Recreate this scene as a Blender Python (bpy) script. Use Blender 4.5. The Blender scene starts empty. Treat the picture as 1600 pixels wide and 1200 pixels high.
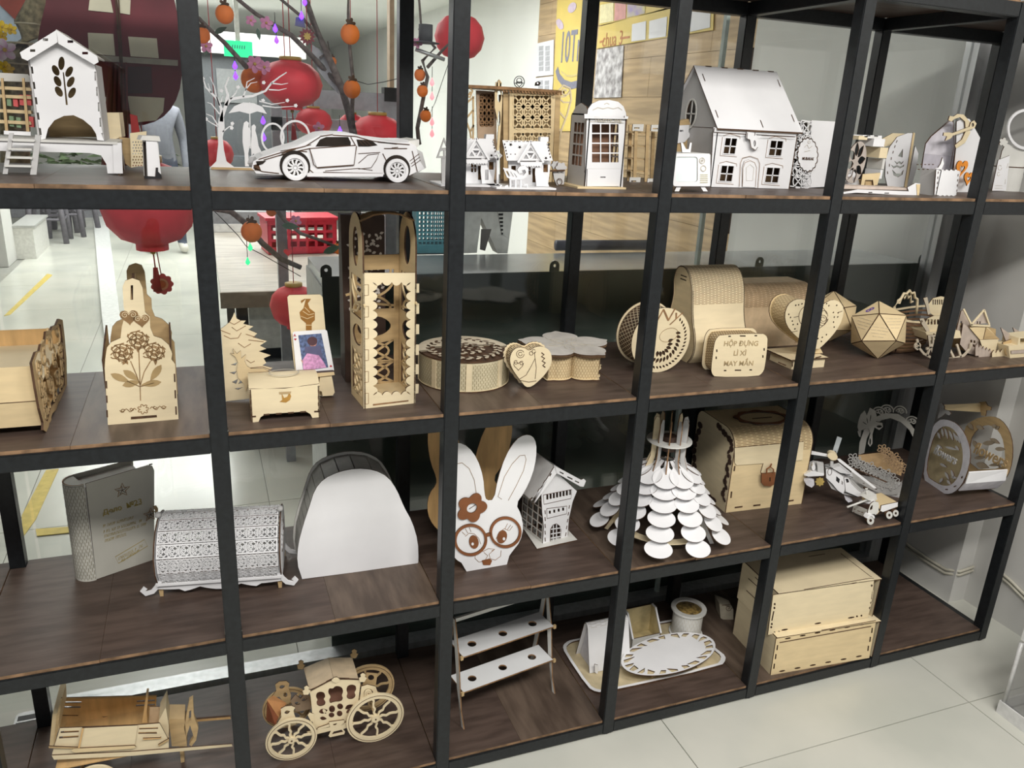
import bpy, bmesh, math, random
from mathutils import Vector
from mathutils.geometry import tessellate_polygon
random.seed(7)
scene = bpy.context.scene
COL = scene.collection
pi = math.pi
# ------------------------------------------------------------------ camera
CAM = Vector((0.4458, -1.4673, 1.5276)); FPX = 1247.0
YAW, PITCH, ROLL = 0.3785, -0.3239, 0.0512
_f = Vector((math.sin(YAW) * math.cos(PITCH), math.cos(YAW) * math.cos(PITCH), math.sin(PITCH)))
_r0 = Vector((math.cos(YAW), -math.sin(YAW), 0)); _u0 = _r0.cross(_f)
_r = _r0 * math.cos(ROLL) + _u0 * math.sin(ROLL); _u = -_r0 * math.sin(ROLL) + _u0 * math.cos(ROLL)
cd = bpy.data.cameras.new('camera'); cam = bpy.data.objects.new('camera', cd); COL.objects.link(cam)
cd.sensor_fit = 'HORIZONTAL'; cd.sensor_width = 36.0; cd.lens = 36.0 * FPX / 1600.0; cd.clip_start = 0.02; cd.clip_end = 100
from mathutils import Matrix
cam.matrix_world = Matrix(((_r.x, _u.x, -_f.x, CAM.x), (_r.y, _u.y, -_f.y, CAM.y), (_r.z, _u.z, -_f.z, CAM.z), (0, 0, 0, 1)))
scene.camera = cam
scene.view_settings.view_transform = 'Standard'; scene.view_settings.look = 'None'
scene.view_settings.gamma = 1.0; scene.view_settings.use_curve_mapping = False
scene.view_settings.exposure = 0.0
# ------------------------------------------------------------------ light
w = bpy.data.worlds.new('shop_air'); scene.world = w; w.use_nodes = True
w.node_tree.nodes['Background'].inputs[0].default_value = (0.95, 0.97, 1.0, 1)
w.node_tree.nodes['Background'].inputs[1].default_value = 0.26
def area(name, loc, size, power, rot=(0, 0, 0), col=(1, .97, .93)):
    l = bpy.data.lights.new(name, 'AREA'); l.shape = 'RECTANGLE'; l.size, l.size_y = size; l.energy = power; l.color = col
    o = bpy.data.objects.new(name, l); COL.objects.link(o); o.location = loc; o.rotation_euler = rot; return o
area('shop_ceiling_lamp', (0.7, -2.0, 2.75), (1.3, .35), 62, (.25, 0, 0), col=(1, .965, .91))
area('shop_ceiling_lamp', (-.9, -1.9, 2.75), (1.3, .35), 27, (.25, 0, 0), col=(1, .965, .91))
area('shop_ceiling_lamp', (2.1, -1.5, 2.75), (1.0, .35), 34, (.25, 0, 0), col=(1, .965, .91))
area('corridor_ceiling_lamp', (0.2, 2.6, 2.46), (1.4, .5), 17, col=(1, 1, .98))
area('corridor_ceiling_lamp', (0.2, 7.4, 2.46), (2.4, 1.6), 130, col=(1, 1, .98))
area('corridor_ceiling_lamp', (1.7, 3.6, 2.46), (1.2, .6), 34, col=(1, 1, .98))
# ------------------------------------------------------------------ pixel helpers (1600x1200 frame) used to measure real positions
def ray(px, py): return _f + _r * ((px - 800) / FPX) + _u * ((600 - py) / FPX)
def onz(px, py, z): d = ray(px, py); return CAM + d * ((z - CAM.z) / d.z)
def ony(px, py, y): d = ray(px, py); return CAM + d * ((y - CAM.y) / d.y)
def onx(px, py, x): d = ray(px, py); return CAM + d * ((x - CAM.x) / d.x)
ZB = [1.3824 + (1 - j) * .4477 for j in range(5)]      # rail top heights, row 0 (top) .. 4 (bottom)
ZS = [z + .007 for z in ZB]                             # board tops
# ------------------------------------------------------------------ materials
MATS = {}
def mat(name, col, rough=.6, var=.12, scale=40, stretch=(1, 1, 1), bump=0.0, metal=0.0, emit=None, estr=1, spec=.35, col2=None):
    if name in MATS: return MATS[name]
    m = bpy.data.materials.new(name); m.use_nodes = True; nt = m.node_tree; b = nt.nodes['Principled BSDF']
    b.inputs['Roughness'].default_value = rough; b.inputs['Metallic'].default_value = metal
    b.inputs['Specular IOR Level'].default_value = spec
    tc = nt.nodes.new('ShaderNodeTexCoord'); mp = nt.nodes.new('ShaderNodeMapping'); nz = nt.nodes.new('ShaderNodeTexNoise')
    mp.inputs['Scale'].default_value = stretch; nz.inputs['Scale'].default_value = scale; nz.inputs['Detail'].default_value = 4
    rp = nt.nodes.new('ShaderNodeValToRGB')
    c2 = col2 or tuple(c * (1 - var) for c in col); c1 = col if col2 else tuple(min(1, c * (1 + var * .5)) for c in col)
    rp.color_ramp.elements[0].color = (*c2, 1); rp.color_ramp.elements[0].position = .35
    rp.color_ramp.elements[1].color = (*c1, 1); rp.color_ramp.elements[1].position = .65
    nt.links.new(tc.outputs['Object'], mp.inputs[0]); nt.links.new(mp.outputs[0], nz.inputs['Vector'])
    nt.links.new(nz.outputs['Fac'], rp.inputs[0]); nt.links.new(rp.outputs[0], b.inputs['Base Color'])
    if bump:
        bp = nt.nodes.new('ShaderNodeBump'); bp.inputs['Strength'].default_value = bump; bp.inputs['Distance'].default_value = .002
        nt.links.new(nz.outputs['Fac'], bp.inputs['Height']); nt.links.new(bp.outputs[0], b.inputs['Normal'])
    if emit:
        b.inputs['Emission Color'].default_value = (*emit, 1); b.inputs['Emission Strength'].default_value = estr
    MATS[name] = m; return m
def glassmat(name, tint=(.96, .99, .98), refl=.06, rough=.02, haze=0.0, hazecol=(.9, .92, .92)):
    m = bpy.data.materials.new(name); m.use_nodes = True; nt = m.node_tree; nt.nodes.clear()
    out = nt.nodes.new('ShaderNodeOutputMaterial'); tr = nt.nodes.new('ShaderNodeBsdfTransparent'); gl = nt.nodes.new('ShaderNodeBsdfGlossy')
    tr.inputs[0].default_value = (*tint, 1); gl.inputs['Roughness'].default_value = rough
    mx = nt.nodes.new('ShaderNodeMixShader'); mx.inputs[0].default_value = refl
    nt.links.new(tr.outputs[0], mx.inputs[1]); nt.links.new(gl.outputs[0], mx.inputs[2]); last = mx
    if haze:
        df = nt.nodes.new('ShaderNodeBsdfDiffuse'); df.inputs[0].default_value = (*hazecol, 1)
        m2 = nt.nodes.new('ShaderNodeMixShader'); m2.inputs[0].default_value = haze
        nt.links.new(mx.outputs[0], m2.inputs[1]); nt.links.new(df.outputs[0], m2.inputs[2]); last = m2
    nt.links.new(last.outputs[0], out.inputs[0]); MATS[name] = m; return m
STEEL = mat('black_powder_coat', (.0105, .0125, .0145), .38, .3, 90, bump=.05, spec=.42)
BOARD = mat('dark_stained_board', (.098, .068, .055), .45, .5, 9, (1, 6, 1), bump=.1, col2=(.060, .041, .033))
BOARD2 = mat('dark_stained_board_worn', (.135, .098, .074), .45, .5, 7, (5, 1, 1), bump=.1, col2=(.07, .049, .037))
BEDGE = mat('raw_board_edge', (.24, .145, .08), .7, .5, 30)
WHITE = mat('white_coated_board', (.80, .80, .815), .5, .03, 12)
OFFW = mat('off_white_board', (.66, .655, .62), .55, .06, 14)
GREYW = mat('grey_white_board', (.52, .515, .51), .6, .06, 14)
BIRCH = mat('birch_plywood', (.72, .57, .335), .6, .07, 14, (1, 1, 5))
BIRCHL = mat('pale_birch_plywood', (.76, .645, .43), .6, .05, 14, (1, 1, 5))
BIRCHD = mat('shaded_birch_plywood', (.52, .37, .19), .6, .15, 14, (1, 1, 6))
PINE = mat('honey_plywood', (.66, .42, .185), .6, .18, 10, (5, 1, 1))
BURN = mat('burnt_cut_edge', (.085, .043, .022), .8, .4, 60)
BURNL = mat('toasted_cut_edge', (.27, .15, .07), .8, .35, 60)
ENGR = mat('engraved_brown', (.27, .16, .07), .8, .3, 60)
ENGL = mat('engraved_light', (.50, .45, .36), .8, .15, 60)
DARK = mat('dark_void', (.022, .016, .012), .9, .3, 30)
CHOC = mat('chocolate_board', (.23, .085, .032), .55, .2, 20)
DBR = mat('dark_brown_board', (.065, .038, .028), .55, .3, 20)
RED = mat('red_paper', (.80, .055, .075), .55, .2, 8, bump=.1)
BLACK = mat('black_plastic', (.02, .02, .022), .4, .2, 30)
# ------------------------------------------------------------------ mesh helpers
def link(o, parent=None):
    COL.objects.link(o)
    if parent is not None: o.parent = parent
    return o
def P_(t): return t.o if isinstance(t, T) else t
def mesh(name, V, F, m, parent=None, mi=None, smooth=False, fix=True):
    me = bpy.data.meshes.new(name); me.from_pydata([tuple(v) for v in V], [], F)
    for k in (m if isinstance(m, (list, tuple)) else [m]): me.materials.append(k)
    if mi: me.polygons.foreach_set('material_index', mi)
    if fix:
        b = bmesh.new(); b.from_mesh(me); bmesh.ops.recalc_face_normals(b, faces=b.faces); b.to_mesh(me); b.free()
    if smooth: me.polygons.foreach_set('use_smooth', [True] * len(me.polygons))
    me.update()
    return link(bpy.data.objects.new(name, me), P_(parent) if parent is not None else None)
def boxvf(x0, x1, y0, y1, z0, z1):
    V = [(x, y, z) for z in (z0, z1) for y in (y0, y1) for x in (x0, x1)]
    return V, [(0, 2, 3, 1), (4, 5, 7, 6), (0, 1, 5, 4), (2, 6, 7, 3), (0, 4, 6, 2), (1, 3, 7, 5)]
def box(t, name, x0, x1, y0, y1, z0, z1, m, bev=0):
    V, F = boxvf(x0, x1, y0, y1, z0, z1); o = mesh(name, V, F, m, t)
    if bev:
        b = bmesh.new(); b.from_mesh(o.data); bmesh.ops.bevel(b, geom=list(b.edges), offset=bev, segments=2, affect='EDGES'); b.to_mesh(o.data); b.free()
    return o
def boxes(t, name, L, m):
    V, F = [], []
    for a in L:
        v, f = boxvf(*a); n = len(V); V += v; F += [tuple(i + n for i in q) for q in f]
    return mesh(name, V, F, m, t)
def _m3(plane, a, b, d):
    return (a, d, b) if plane == 'y' else ((d, a, b) if plane == 'x' else (a, b, d))
def plate(t, name, out, holes=(), th=.003, m=None, plane='y', off=0.0, edge=None):
    """laser-cut panel: 2D outline with holes, extruded from off to off+th along the plane's axis; cut edges burnt"""
    if edge is None and abs(th) > .008: edge = m or WHITE
    loops = [list(out)] + [list(h) for h in holes if len(h) > 2]
    tris = tessellate_polygon([[Vector((a, b, 0)) for a, b in L] for L in loops])
    flat = [p for L in loops for p in L]; n = len(flat)
    V = [_m3(plane, a, b, off) for a, b in flat] + [_m3(plane, a, b, off + th) for a, b in flat]
    F, mi = [], []
    for q in tris:
        F.append(tuple(q)); F.append(tuple(i + n for i in reversed(q))); mi += [0, 0]
    s = 0
    for L in loops:
        k = len(L)
        for i in range(k):
            a, b = s + i, s + (i + 1) % k; F.append((a, b, b + n, a + n)); mi.append(1)
        s += k
    return mesh(name, V, F, [m or WHITE, edge or BURN], t, mi)
def ribbon(t, name, lines, wid, th=.0004, m=None, plane='y', off=-.0004, closed=False):
    """engraved or cut strips following polylines"""
    V, F = [], []
    for L in lines:
        L = [Vector((a, b)) for a, b in L]; k = len(L)
        if k < 2: continue
        n0 = len(V)
        for i in range(k):
            if closed: d = L[(i + 1) % k] - L[i - 1]
            else: d = L[min(i + 1, k - 1)] - L[max(i - 1, 0)]
            if d.length < 1e-9: d = Vector((1, 0))
            d.normalize(); nn = Vector((-d.y, d.x)) * wid / 2
            for s_, e in ((1, 0), (-1, 0), (-1, 1), (1, 1)):
                p = L[i] + nn * s_; V.append(_m3(plane, p.x, p.y, off + e * th))
        rng = range(k) if closed else range(k - 1)
        for i in rng:
            a, b = n0 + 4 * i, n0 + 4 * ((i + 1) % k)
            for j in range(4): F.append((a + j, a + (j + 1) % 4, b + (j + 1) % 4, b + j))
        if not closed:
            F.append((n0, n0 + 1, n0 + 2, n0 + 3)); e = n0 + 4 * (k - 1); F.append((e + 3, e + 2, e + 1, e))
    o = mesh(name, V, F, m or BURN, t)
    if len(lines) > 1 and any(w_ in name for w_ in ('slot', 'joint', 'mark', 'dot', 'line', 'slat', 'cut', 'engraving')): o['kind'] = 'stuff'
    return o
def tube(t, name, pts, r, m, n=8, closed=False):
    pts = [Vector(p) for p in pts]; k = len(pts); V, F = [], []
    for i in range(k):
        d = (pts[(i + 1) % k] - pts[i - 1]) if closed else (pts[min(i + 1, k - 1)] - pts[max(i - 1, 0)])
        d.normalize(); a = Vector((0, 0, 1)) if abs(d.z) < .9 else Vector((1, 0, 0)); e1 = d.cross(a).normalized(); e2 = d.cross(e1)
        rr = r[i] if isinstance(r, (list, tuple)) else r
        for j in range(n): V.append(pts[i] + (e1 * math.cos(2 * pi * j / n) + e2 * math.sin(2 * pi * j / n)) * rr)
    for i in range(k if closed else k - 1):
        for j in range(n):
            i2 = (i + 1) % k; F.append((i * n + j, i * n + (j + 1) % n, i2 * n + (j + 1) % n, i2 * n + j))
    if not closed: F.append(tuple(range(n - 1, -1, -1))); F.append(tuple((k - 1) * n + j for j in range(n)))
    return mesh(name, V, F, m, t, smooth=True)
def revolve(t, name, prof, m, n=32, c=(0, 0, 0), smooth=True, axis='z', ring=False):
    if ring: prof = list(prof) + [prof[0]]
    V, F = [], []; k = len(prof)
    for i in range(n):
        a = 2 * pi * i / n
        for r, z in prof:
            p = (r * math.cos(a), r * math.sin(a), z)
            if axis == 'y': p = (p[0], p[2], p[1])
            if axis == 'x': p = (p[2], p[0], p[1])
            V.append((p[0] + c[0], p[1] + c[1], p[2] + c[2]))
    for i in range(n):
        for j in range(k - 1):
            a, b = i * k + j, ((i + 1) % n) * k + j; F.append((a, b, b + 1, a + 1))
    if prof[0][0] > 1e-6 and not ring: F.append(tuple(i * k for i in range(n)))
    if prof[-1][0] > 1e-6 and not ring: F.append(tuple(i * k + k - 1 for i in range(n - 1, -1, -1)))
    o = mesh(name, V, F, m, t, smooth=smooth); return o
def _sgn(p): return 1 if sum(p[i][0] * p[(i + 1) % len(p)][1] - p[(i + 1) % len(p)][0] * p[i][1] for i in range(len(p))) > 0 else -1
def sheet(t, name, prof, a, b, m, axis='y', th=.003, edge=None, closed=False):
    """bent sheet: profile polyline extruded along axis from a to b. axis y: prof=(x,z); axis x: prof=(y,z); axis z: prof=(x,y)"""
    L = [Vector(p) for p in prof]; k = len(L); ins = []
    if (L[0] - L[-1]).length < 1e-9: th = -abs(th) * _sgn(prof)
    for i in range(k):
        d = (L[(i + 1) % k] - L[i - 1]) if closed else (L[min(i + 1, k - 1)] - L[max(i - 1, 0)]); d.normalize(); ins.append(L[i] + Vector((-d.y, d.x)) * -th)
    pl = {'y': 'y', 'x': 'x', 'z': 'z'}[axis]
    V = [_m3(pl, p.x, p.y, e) for S in (L, ins) for e in (a, b) for p in S]; F, mi = [], []
    for i in range(k if closed else k - 1):
        j = (i + 1) % k
        F += [(i, j, k + j, k + i), (2 * k + i, 3 * k + i, 3 * k + j, 2 * k + j), (i, 2 * k + i, 2 * k + j, j), (k + i, k + j, 3 * k + j, 3 * k + i)]; mi += [0, 0, 1, 1]
    if not closed:
        F += [(0, k, 3 * k, 2 * k), (k - 1, 3 * k - 1, 4 * k - 1, 2 * k - 1)]; mi += [1, 1]
    return mesh(name, V, F, [m, edge or BURNL], t, mi)
def slits(t, name, prof, a, b, rows, step, axis='y', s0=0.0, s1=None, wid=.0009, m=None, lift=.0005, gap=.35, side=1):
    """staggered flex-cut slits lying on a bent sheet (too many to pick apart)"""
    L = [Vector(p) for p in prof]; V, F = [], []
    if (L[0] - L[-1]).length < 1e-9: side = -_sgn(prof)
    seg = [(L[i], L[i + 1], (L[i + 1] - L[i]).length) for i in range(len(L) - 1)]
    tot = sum(q[2] for q in seg); s1 = tot if s1 is None else s1; s = s0; c = 0; pl = {'y': 'y', 'x': 'x', 'z': 'z'}[axis]
    while s <= s1:
        r = s
        for p, q, ln in seg:
            if r <= ln: break
            r -= ln
        d = (q - p).normalized(); o_ = p + d * min(r, ln) + Vector((-d.y, d.x)) * lift * side; h = (b - a) / rows
        for i in range(-1, rows + 1):
            u0 = a + h * (i + (.5 if c % 2 else 0)) + h * gap / 2; u1 = u0 + h * (1 - gap); u0, u1 = max(u0, a), min(u1, b)
            if u1 - u0 < h * .1: continue
            n = len(V); e = d * wid / 2
            V += [_m3(pl, (o_ - e).x, (o_ - e).y, u0), _m3(pl, (o_ + e).x, (o_ + e).y, u0), _m3(pl, (o_ + e).x, (o_ + e).y, u1), _m3(pl, (o_ - e).x, (o_ - e).y, u1)]
            F.append((n, n + 1, n + 2, n + 3))
        s += step; c += 1
    o = mesh(name, V, F, m or BURNL, t, fix=False); o['kind'] = 'stuff'; return o
def text(t, name, body, size, m, x=0, y=0, z=0, rot=(pi / 2, 0, 0), depth=.0004, bold=0.0, sx=1.0, align='CENTER', shear=0):
    c = bpy.data.curves.new('lettering', 'FONT'); c.body = body; c.size = size; c.extrude = depth; c.align_x = align; c.align_y = 'CENTER'; c.offset = bold; c.shear = shear; c.resolution_u = 3
    o = bpy.data.objects.new('lettering', c); COL.objects.link(o); dg = bpy.context.evaluated_depsgraph_get()
    me = bpy.data.meshes.new_from_object(o.evaluated_get(dg)); bpy.data.objects.remove(o); bpy.data.curves.remove(c)
    me.materials.clear(); me.materials.append(m); q = bpy.data.objects.new(name, me); link(q, P_(t) if t is not None else None)
    q.location = (x, y, z); q.rotation_euler = rot; q.scale = (sx, 1, 1); return q
def ball(t, name, c, r, m, sc=(1, 1, 1), n=16):
    prof = [(r * math.sin(pi * i / 10) , -r * math.cos(pi * i / 10)) for i in range(11)]; prof[0] = (0, -r); prof[-1] = (0, r)
    o = revolve(t, name, prof, m, n); o.location = c; o.scale = sc; return o
# 2D shapes
def ell(cx, cy, rx, ry=None, rot=0, n=20, a0=0, a1=2 * pi):
    ry = rx if ry is None else ry; c, s = math.cos(rot), math.sin(rot); full = abs(a1 - a0 - 2 * pi) < 1e-6; R = []
    for i in range(n if full else n + 1):
        a = a0 + (a1 - a0) * i / n; x, y = rx * math.cos(a), ry * math.sin(a); R.append((cx + x * c - y * s, cy + x * s + y * c))
    return R
def rct(x0, y0, x1, y1): return [(x0, y0), (x1, y0), (x1, y1), (x0, y1)]
def rrect(x0, y0, x1, y1, r, n=5):
    R = []
    for cx, cy, a in ((x1 - r, y0 + r, -pi / 2), (x1 - r, y1 - r, 0), (x0 + r, y1 - r, pi / 2), (x0 + r, y0 + r, pi)):
        R += ell(cx, cy, r, r, 0, n, a, a + pi / 2)
    return R
def spiral(cx, cy, r0, r1, turns, a0=0, n=24): return [(cx + (r0 + (r1 - r0) * i / n) * math.cos(a0 + turns * 2 * pi * i / n), cy + (r0 + (r1 - r0) * i / n) * math.sin(a0 + turns * 2 * pi * i / n)) for i in range(n + 1)]
def leaf(x, y, l, wd, a, n=6):
    c, s = math.cos(a), math.sin(a); T_ = [(l * i / n, wd / 2 * math.sin(pi * (i / n) ** .8)) for i in range(n + 1)]; R = T_ + [(p, -q) for p, q in T_[-2:0:-1]]
    return [(x + p * c - q * s, y + p * s + q * c) for p, q in R]
def heart(cx, cy, s, n=24):
    return [(cx + s * 16 * math.sin(a) ** 3 / 17, cy + s * (13 * math.cos(a) - 5 * math.cos(2 * a) - 2 * math.cos(3 * a) - math.cos(4 * a)) / 17) for a in (2 * pi * i / n for i in range(n))]
def star(cx, cy, r, k=5, q=.42, a0=pi / 2): return [(cx + (r if i % 2 == 0 else r * q) * math.cos(a0 + pi * i / k), cy + (r if i % 2 == 0 else r * q) * math.sin(a0 + pi * i / k)) for i in range(2 * k)]
def petals(cx, cy, r, k=6, amp=.22, n=60, a0=0): return [(cx + r * (1 - amp + amp * abs(math.cos(k * (a - a0) / 2))) * math.cos(a), cy + r * (1 - amp + amp * abs(math.cos(k * (a - a0) / 2))) * math.sin(a)) for a in (2 * pi * i / n for i in range(n))]
def castel(x0, x1, y, d, n): # notched edge along x
    R = []; s = (x1 - x0) / (2 * n)
    for i in range(2 * n):
        h = y + (d if i % 2 else 0); R += [(x0 + s * i, h), (x0 + s * (i + 1), h)]
    return R
def smooth2(L, it=2):
    for _ in range(it):
        R = []
        for i in range(len(L)):
            a, b = L[i], L[(i + 1) % len(L)]; R += [(a[0] * .75 + b[0] * .25, a[1] * .75 + b[1] * .25), (a[0] * .25 + b[0] * .75, a[1] * .25 + b[1] * .75)]
        L = R
    return L
# ------------------------------------------------------------------ things
class T:
    """a thing: an Empty at the base; local x along its front, local y into its depth, z up"""
    def __init__(s, name, label, cat, loc, rz=0, group=None):
        o = bpy.data.objects.new(name, None); o.empty_display_size = .02; link(o); o.location = loc; o.rotation_euler = (0, 0, rz)
        o['label'] = label; o['category'] = cat
        if group: o['group'] = group
        s.o = o; s.loc = Vector(loc); s.c, s.s = math.cos(rz), math.sin(rz); s.cam = s.l(CAM)
    def l(s, p): d = Vector(p) - s.loc; return Vector((d.x * s.c + d.y * s.s, -d.x * s.s + d.y * s.c, d.z))
    def _d(s, px, py): d = ray(px, py); return Vector((d.x * s.c + d.y * s.s, -d.x * s.s + d.y * s.c, d.z))
    def q(s, px, py, y=0.0): d = s._d(px, py); k = (y - s.cam.y) / d.y; return (s.cam.x + d.x * k, s.cam.z + d.z * k)
    def qx(s, px, py, x=0.0): d = s._d(px, py); k = (x - s.cam.x) / d.x; return (s.cam.y + d.y * k, s.cam.z + d.z * k)
    def qz(s, px, py, z=0.0): d = s._d(px, py); k = (z - s.cam.z) / d.z; return (s.cam.x + d.x * k, s.cam.y + d.y * k)
    def qs(s, L, y=0.0): return [s.q(a, b, y) for a, b in L]
    def P(s, name, out, holes=(), y=0.0, th=.003, m=None, edge=None): return plate(s, name, s.qs(out, y), [s.qs(h, y) for h in holes], th, m, 'y', y, edge)
    def R(s, name, lines, wid=.001, y=0.0, m=None, th=.0006, closed=False): return ribbon(s, name, [s.qs(L, y) for L in lines], wid, th, m, 'y', y - th, closed)
def A(name, label, cat, row, px, rz=0, group=None): return T(name, label, cat, onz(px[0], px[1], ZS[row]), rz, group)
def B(name, label, cat, row, L, R, group=None):
    a, b = onz(L[0], L[1], ZS[row]), onz(R[0], R[1], ZS[row]); t = T(name, label, cat, a, math.atan2(b.y - a.y, b.x - a.x), group); t.W = (b - a).length; return t
def struct(o, label=None):
    o['kind'] = 'structure'
    if label: o['label'] = label
    return o
def tag(o, label, cat, group=None):
    o['label'] = label; o['category'] = cat
    if group: o['group'] = group
    return o
# ================================================================== the room
FLOORM = mat('polished_floor_tile', (.63, .625, .56), .22, .12, 2.2, col2=(.52, .53, .475), spec=.5)
GROUT = mat('tile_joint', (.30, .30, .27), .8)
WALLW = mat('painted_wall', (.60, .595, .57), .7, .06, 3)
WALLG = mat('grey_painted_wall', (.60, .60, .575), .7, .06, 3)
WOODW = mat('oak_plank', (.48, .34, .19), .55, .25, 5, (1, .5, 7), bump=.1)
GLASS = glassmat('clear_glass', (.97, .985, .98), .045)
ALU = mat('brushed_aluminium', (.50, .51, .52), .35, .12, 60, (1, 1, .1), metal=.6)
fl = struct(box(None, 'floor', -6, 2.9, -4, 14, -.05, -.004, GROUT), 'pale stone tiled floor with fine joints')
TW = .89; n0 = 0
xs = [1.516 + TW * k for k in range(-5, 2)]; ys = [-.203 + TW * k for k in range(-2, 12)]
tile_me = None
for i, x in enumerate(xs):
    for j, y in enumerate(ys):
        x1 = min(x + TW, 2.9)
        if x < -1.5 and y > 6: continue
        o = box(fl, 'floor_tile', x + .0015, x1 - .0015, y + .0015, y + TW - .0015, -.004, 0, FLOORM)
struct(box(None, 'wall_right', 2.85, 2.9, -2.5, .22, 0, 3, WALLW), 'plain light wall right of the shelf')
struct(box(None, 'trim_1', 2.78, 2.9, .20, .50, 0, 3, WALLW), 'painted pillar at the wall end of the shelf')
struct(box(None, 'wall_back', 2.78, 2.9, .50, 1.72, 0, 2.5, WALLG), 'plain grey wall behind the glass on the right')
struct(box(None, 'wall_far', 2.79, 2.9, 4.25, 14, 0, 2.5, mat('bright_white_wall', (.80, .80, .77), .7, .03, 3)), 'white wall far behind the glass')
ww = struct(box(None, 'wall_wood', 2.80, 2.9, 1.72, 4.25, 0, 2.5, DBR), 'light oak plank wall behind the glass')
for k in range(12):
    z = .02 + k * .205; y = 1.72 + (k % 3) * .28 - .5
    while y < 4.25:
        a, b = max(y, 1.72), min(y + .84, 4.25)
        if b > a: box(ww, 'plank', 2.782, 2.80, a + .001, b - .001, z + .001, z + .204, WOODW)
        y += .84
struct(box(None, 'ceiling', -6, 2.9, 1.0, 14, 2.5, 2.55, mat('white_ceiling', (.82, .83, .80), .8, .03, 2)), 'bright corridor ceiling behind the glass')
struct(box(None, 'wall_corridor', -6, 2.9, 13.9, 14, 0, 2.5, mat('bright_white_wall', (.80, .80, .77), .7, .03, 3)), 'pale wall at the far end of the corridor')
struct(box(None, 'wall_left', -2.9, -2.8, 3.0, 14, 0, 2.5, WALLW), 'pale wall along the left of the corridor')
# ------------------------------------------------------------------ glass partition behind the shelf
for i, (a, b, lab) in enumerate(((.028, 1.792, 'clear glass pane behind the left and middle bays'), (1.798, 2.69, 'clear glass pane behind the right bays'), (-1.7, .02, 'clear glass door leaf behind the leftmost bay'))):
    g = box(None, 'window_%d' % (i + 1), a, b, .505, .515, .035, 2.6, GLASS); struct(g, lab)
struct(box(None, 'trim_2', 2.69, 2.78, .485, .535, 0, 2.6, ALU), 'grey aluminium channel at the glass end')
struct(box(None, 'trim_3', .028, 2.69, .48, .53, 0, .035, ALU), 'low metal channel under the glass')
struct(box(None, 'trim_4', 1.789, 1.8, .503, .517, .035, 2.6, mat('glass_edge', (.62, .72, .66), .3)), 'pale upright glass joint')
# ------------------------------------------------------------------ the steel rack
RW = .0319 / 2; RT = .0317; D = .4079
rack = T('display_shelf', 'black steel grid display shelf with dark brown boards', 'shelf', (0, 0, 0))
NP = 7
for i in range(NP):
    for y0 in (0.0, D):
        box(rack, 'post', .45 * i - RW, .45 * i + RW, y0, y0 + 2 * RW, .006, ZB[0] , STEEL, .0018)
        revolve(rack, 'foot', [(.012, 0), (.012, .008)], BLACK, 12, (.45 * i, y0 + RW, 0))
for j in range(5):
    for i in range(-1, NP - 1):
        for y0 in (.0008, D + .0008):
            box(rack, 'rail', .45 * i + RW - .001, .45 * (i + 1) - RW + .001, y0, y0 + 2 * RW, ZB[j] - RT, ZB[j], STEEL, .0018)
    for i in range(NP):
        box(rack, 'side_rail', .45 * i - RW + .0008, .45 * i + RW - .0008, 2 * RW - .002, D + .002, ZB[j] - RT, ZB[j] - .0005, STEEL, .0015)
    for i in range(-1, NP - 1):
        for h in (0, 1):
            a, b = (.45 * i - .014, .45 * i + .2042) if h == 0 else (.45 * i + .2048, .45 * i + .4335)
            if i == NP - 2 and h: b = .45 * (i + 1) - RW - .001
            y0, y1 = .004 + .003 * random.random(), D + .03
            if h == 0:
                n = .45 * i + RW + .0012; e = 2 * RW + .002
                o = [(n, y0), (b, y0), (b, y1), (n, y1), (n, D - .002), (a, D - .002), (a, e), (n, e)]
            else: o = [(a, y0), (b, y0), (b, y1), (a, y1)]
            plate(rack, 'shelf_board', o, (), .0068, BOARD2 if (i * 3 + h + j * 2) % 5 == 0 or (i, j, h) == (1, 3, 1) else BOARD, 'z', ZB[j] + .0002 , BEDGE)
# ================================================================== ROW 1 (top row)
def dashes(px_list, w=3, h=2):  # small slot marks in pixel space
    return [rct(a - w / 2, b - h / 2, a + w / 2, b + h / 2) for a, b in px_list]
# --- playhouse with leaf cut-out on a platform
t = A('toy_playhouse', 'white toy house with leaf cut-out and round arch on a legged platform', 'toy house', 1, (100, 272))
leafh = [ell(96, 99, 5, 10.5, .05), ell(87, 110, 5, 9, -.5), ell(108, 112, 5, 9, .5), ell(90, 127, 5, 9, -.5), ell(110.5, 128, 5, 9, .5), ell(92, 143, 5, 9, -.55), ell(112.5, 145, 5, 9, .5), [(98, 113), (100, 113), (106, 164), (103, 164)]]
lft = [(46, 92)] + [p for k in range(5) for p in ((48 + 3.2 * k, 104 + 24 * k), (51 + 3.2 * k, 104 + 24 * k), (52.5 + 3.2 * k, 115 + 24 * k), (49.5 + 3.2 * k, 115 + 24 * k))] + [(63, 218)]
rgt = [(163, 220)] + [p for k in range(5) for p in ((158 - 2.6 * k, 208 - 24 * k), (160.5 - 2.6 * k, 208 - 24 * k), (158.5 - 2.6 * k, 198 - 24 * k), (156 - 2.6 * k, 198 - 24 * k))] + [(149, 100)]
arch = [(71, 217), (75, 201), (85, 188), (100, 181), (115, 180), (130, 187), (143, 198), (150, 209), (152, 219)]
t.P('front_wall', lft + arch + rgt + [(89, 60)], leafh)
zt = t.q(100, 219)[1]; xl, xr = t.q(62, 218)[0], t.q(163, 219)[0]; x0l, x0r = t.q(46, 92)[0], t.q(149, 100)[0]; zh = t.q(100, 98)[1]
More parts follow.
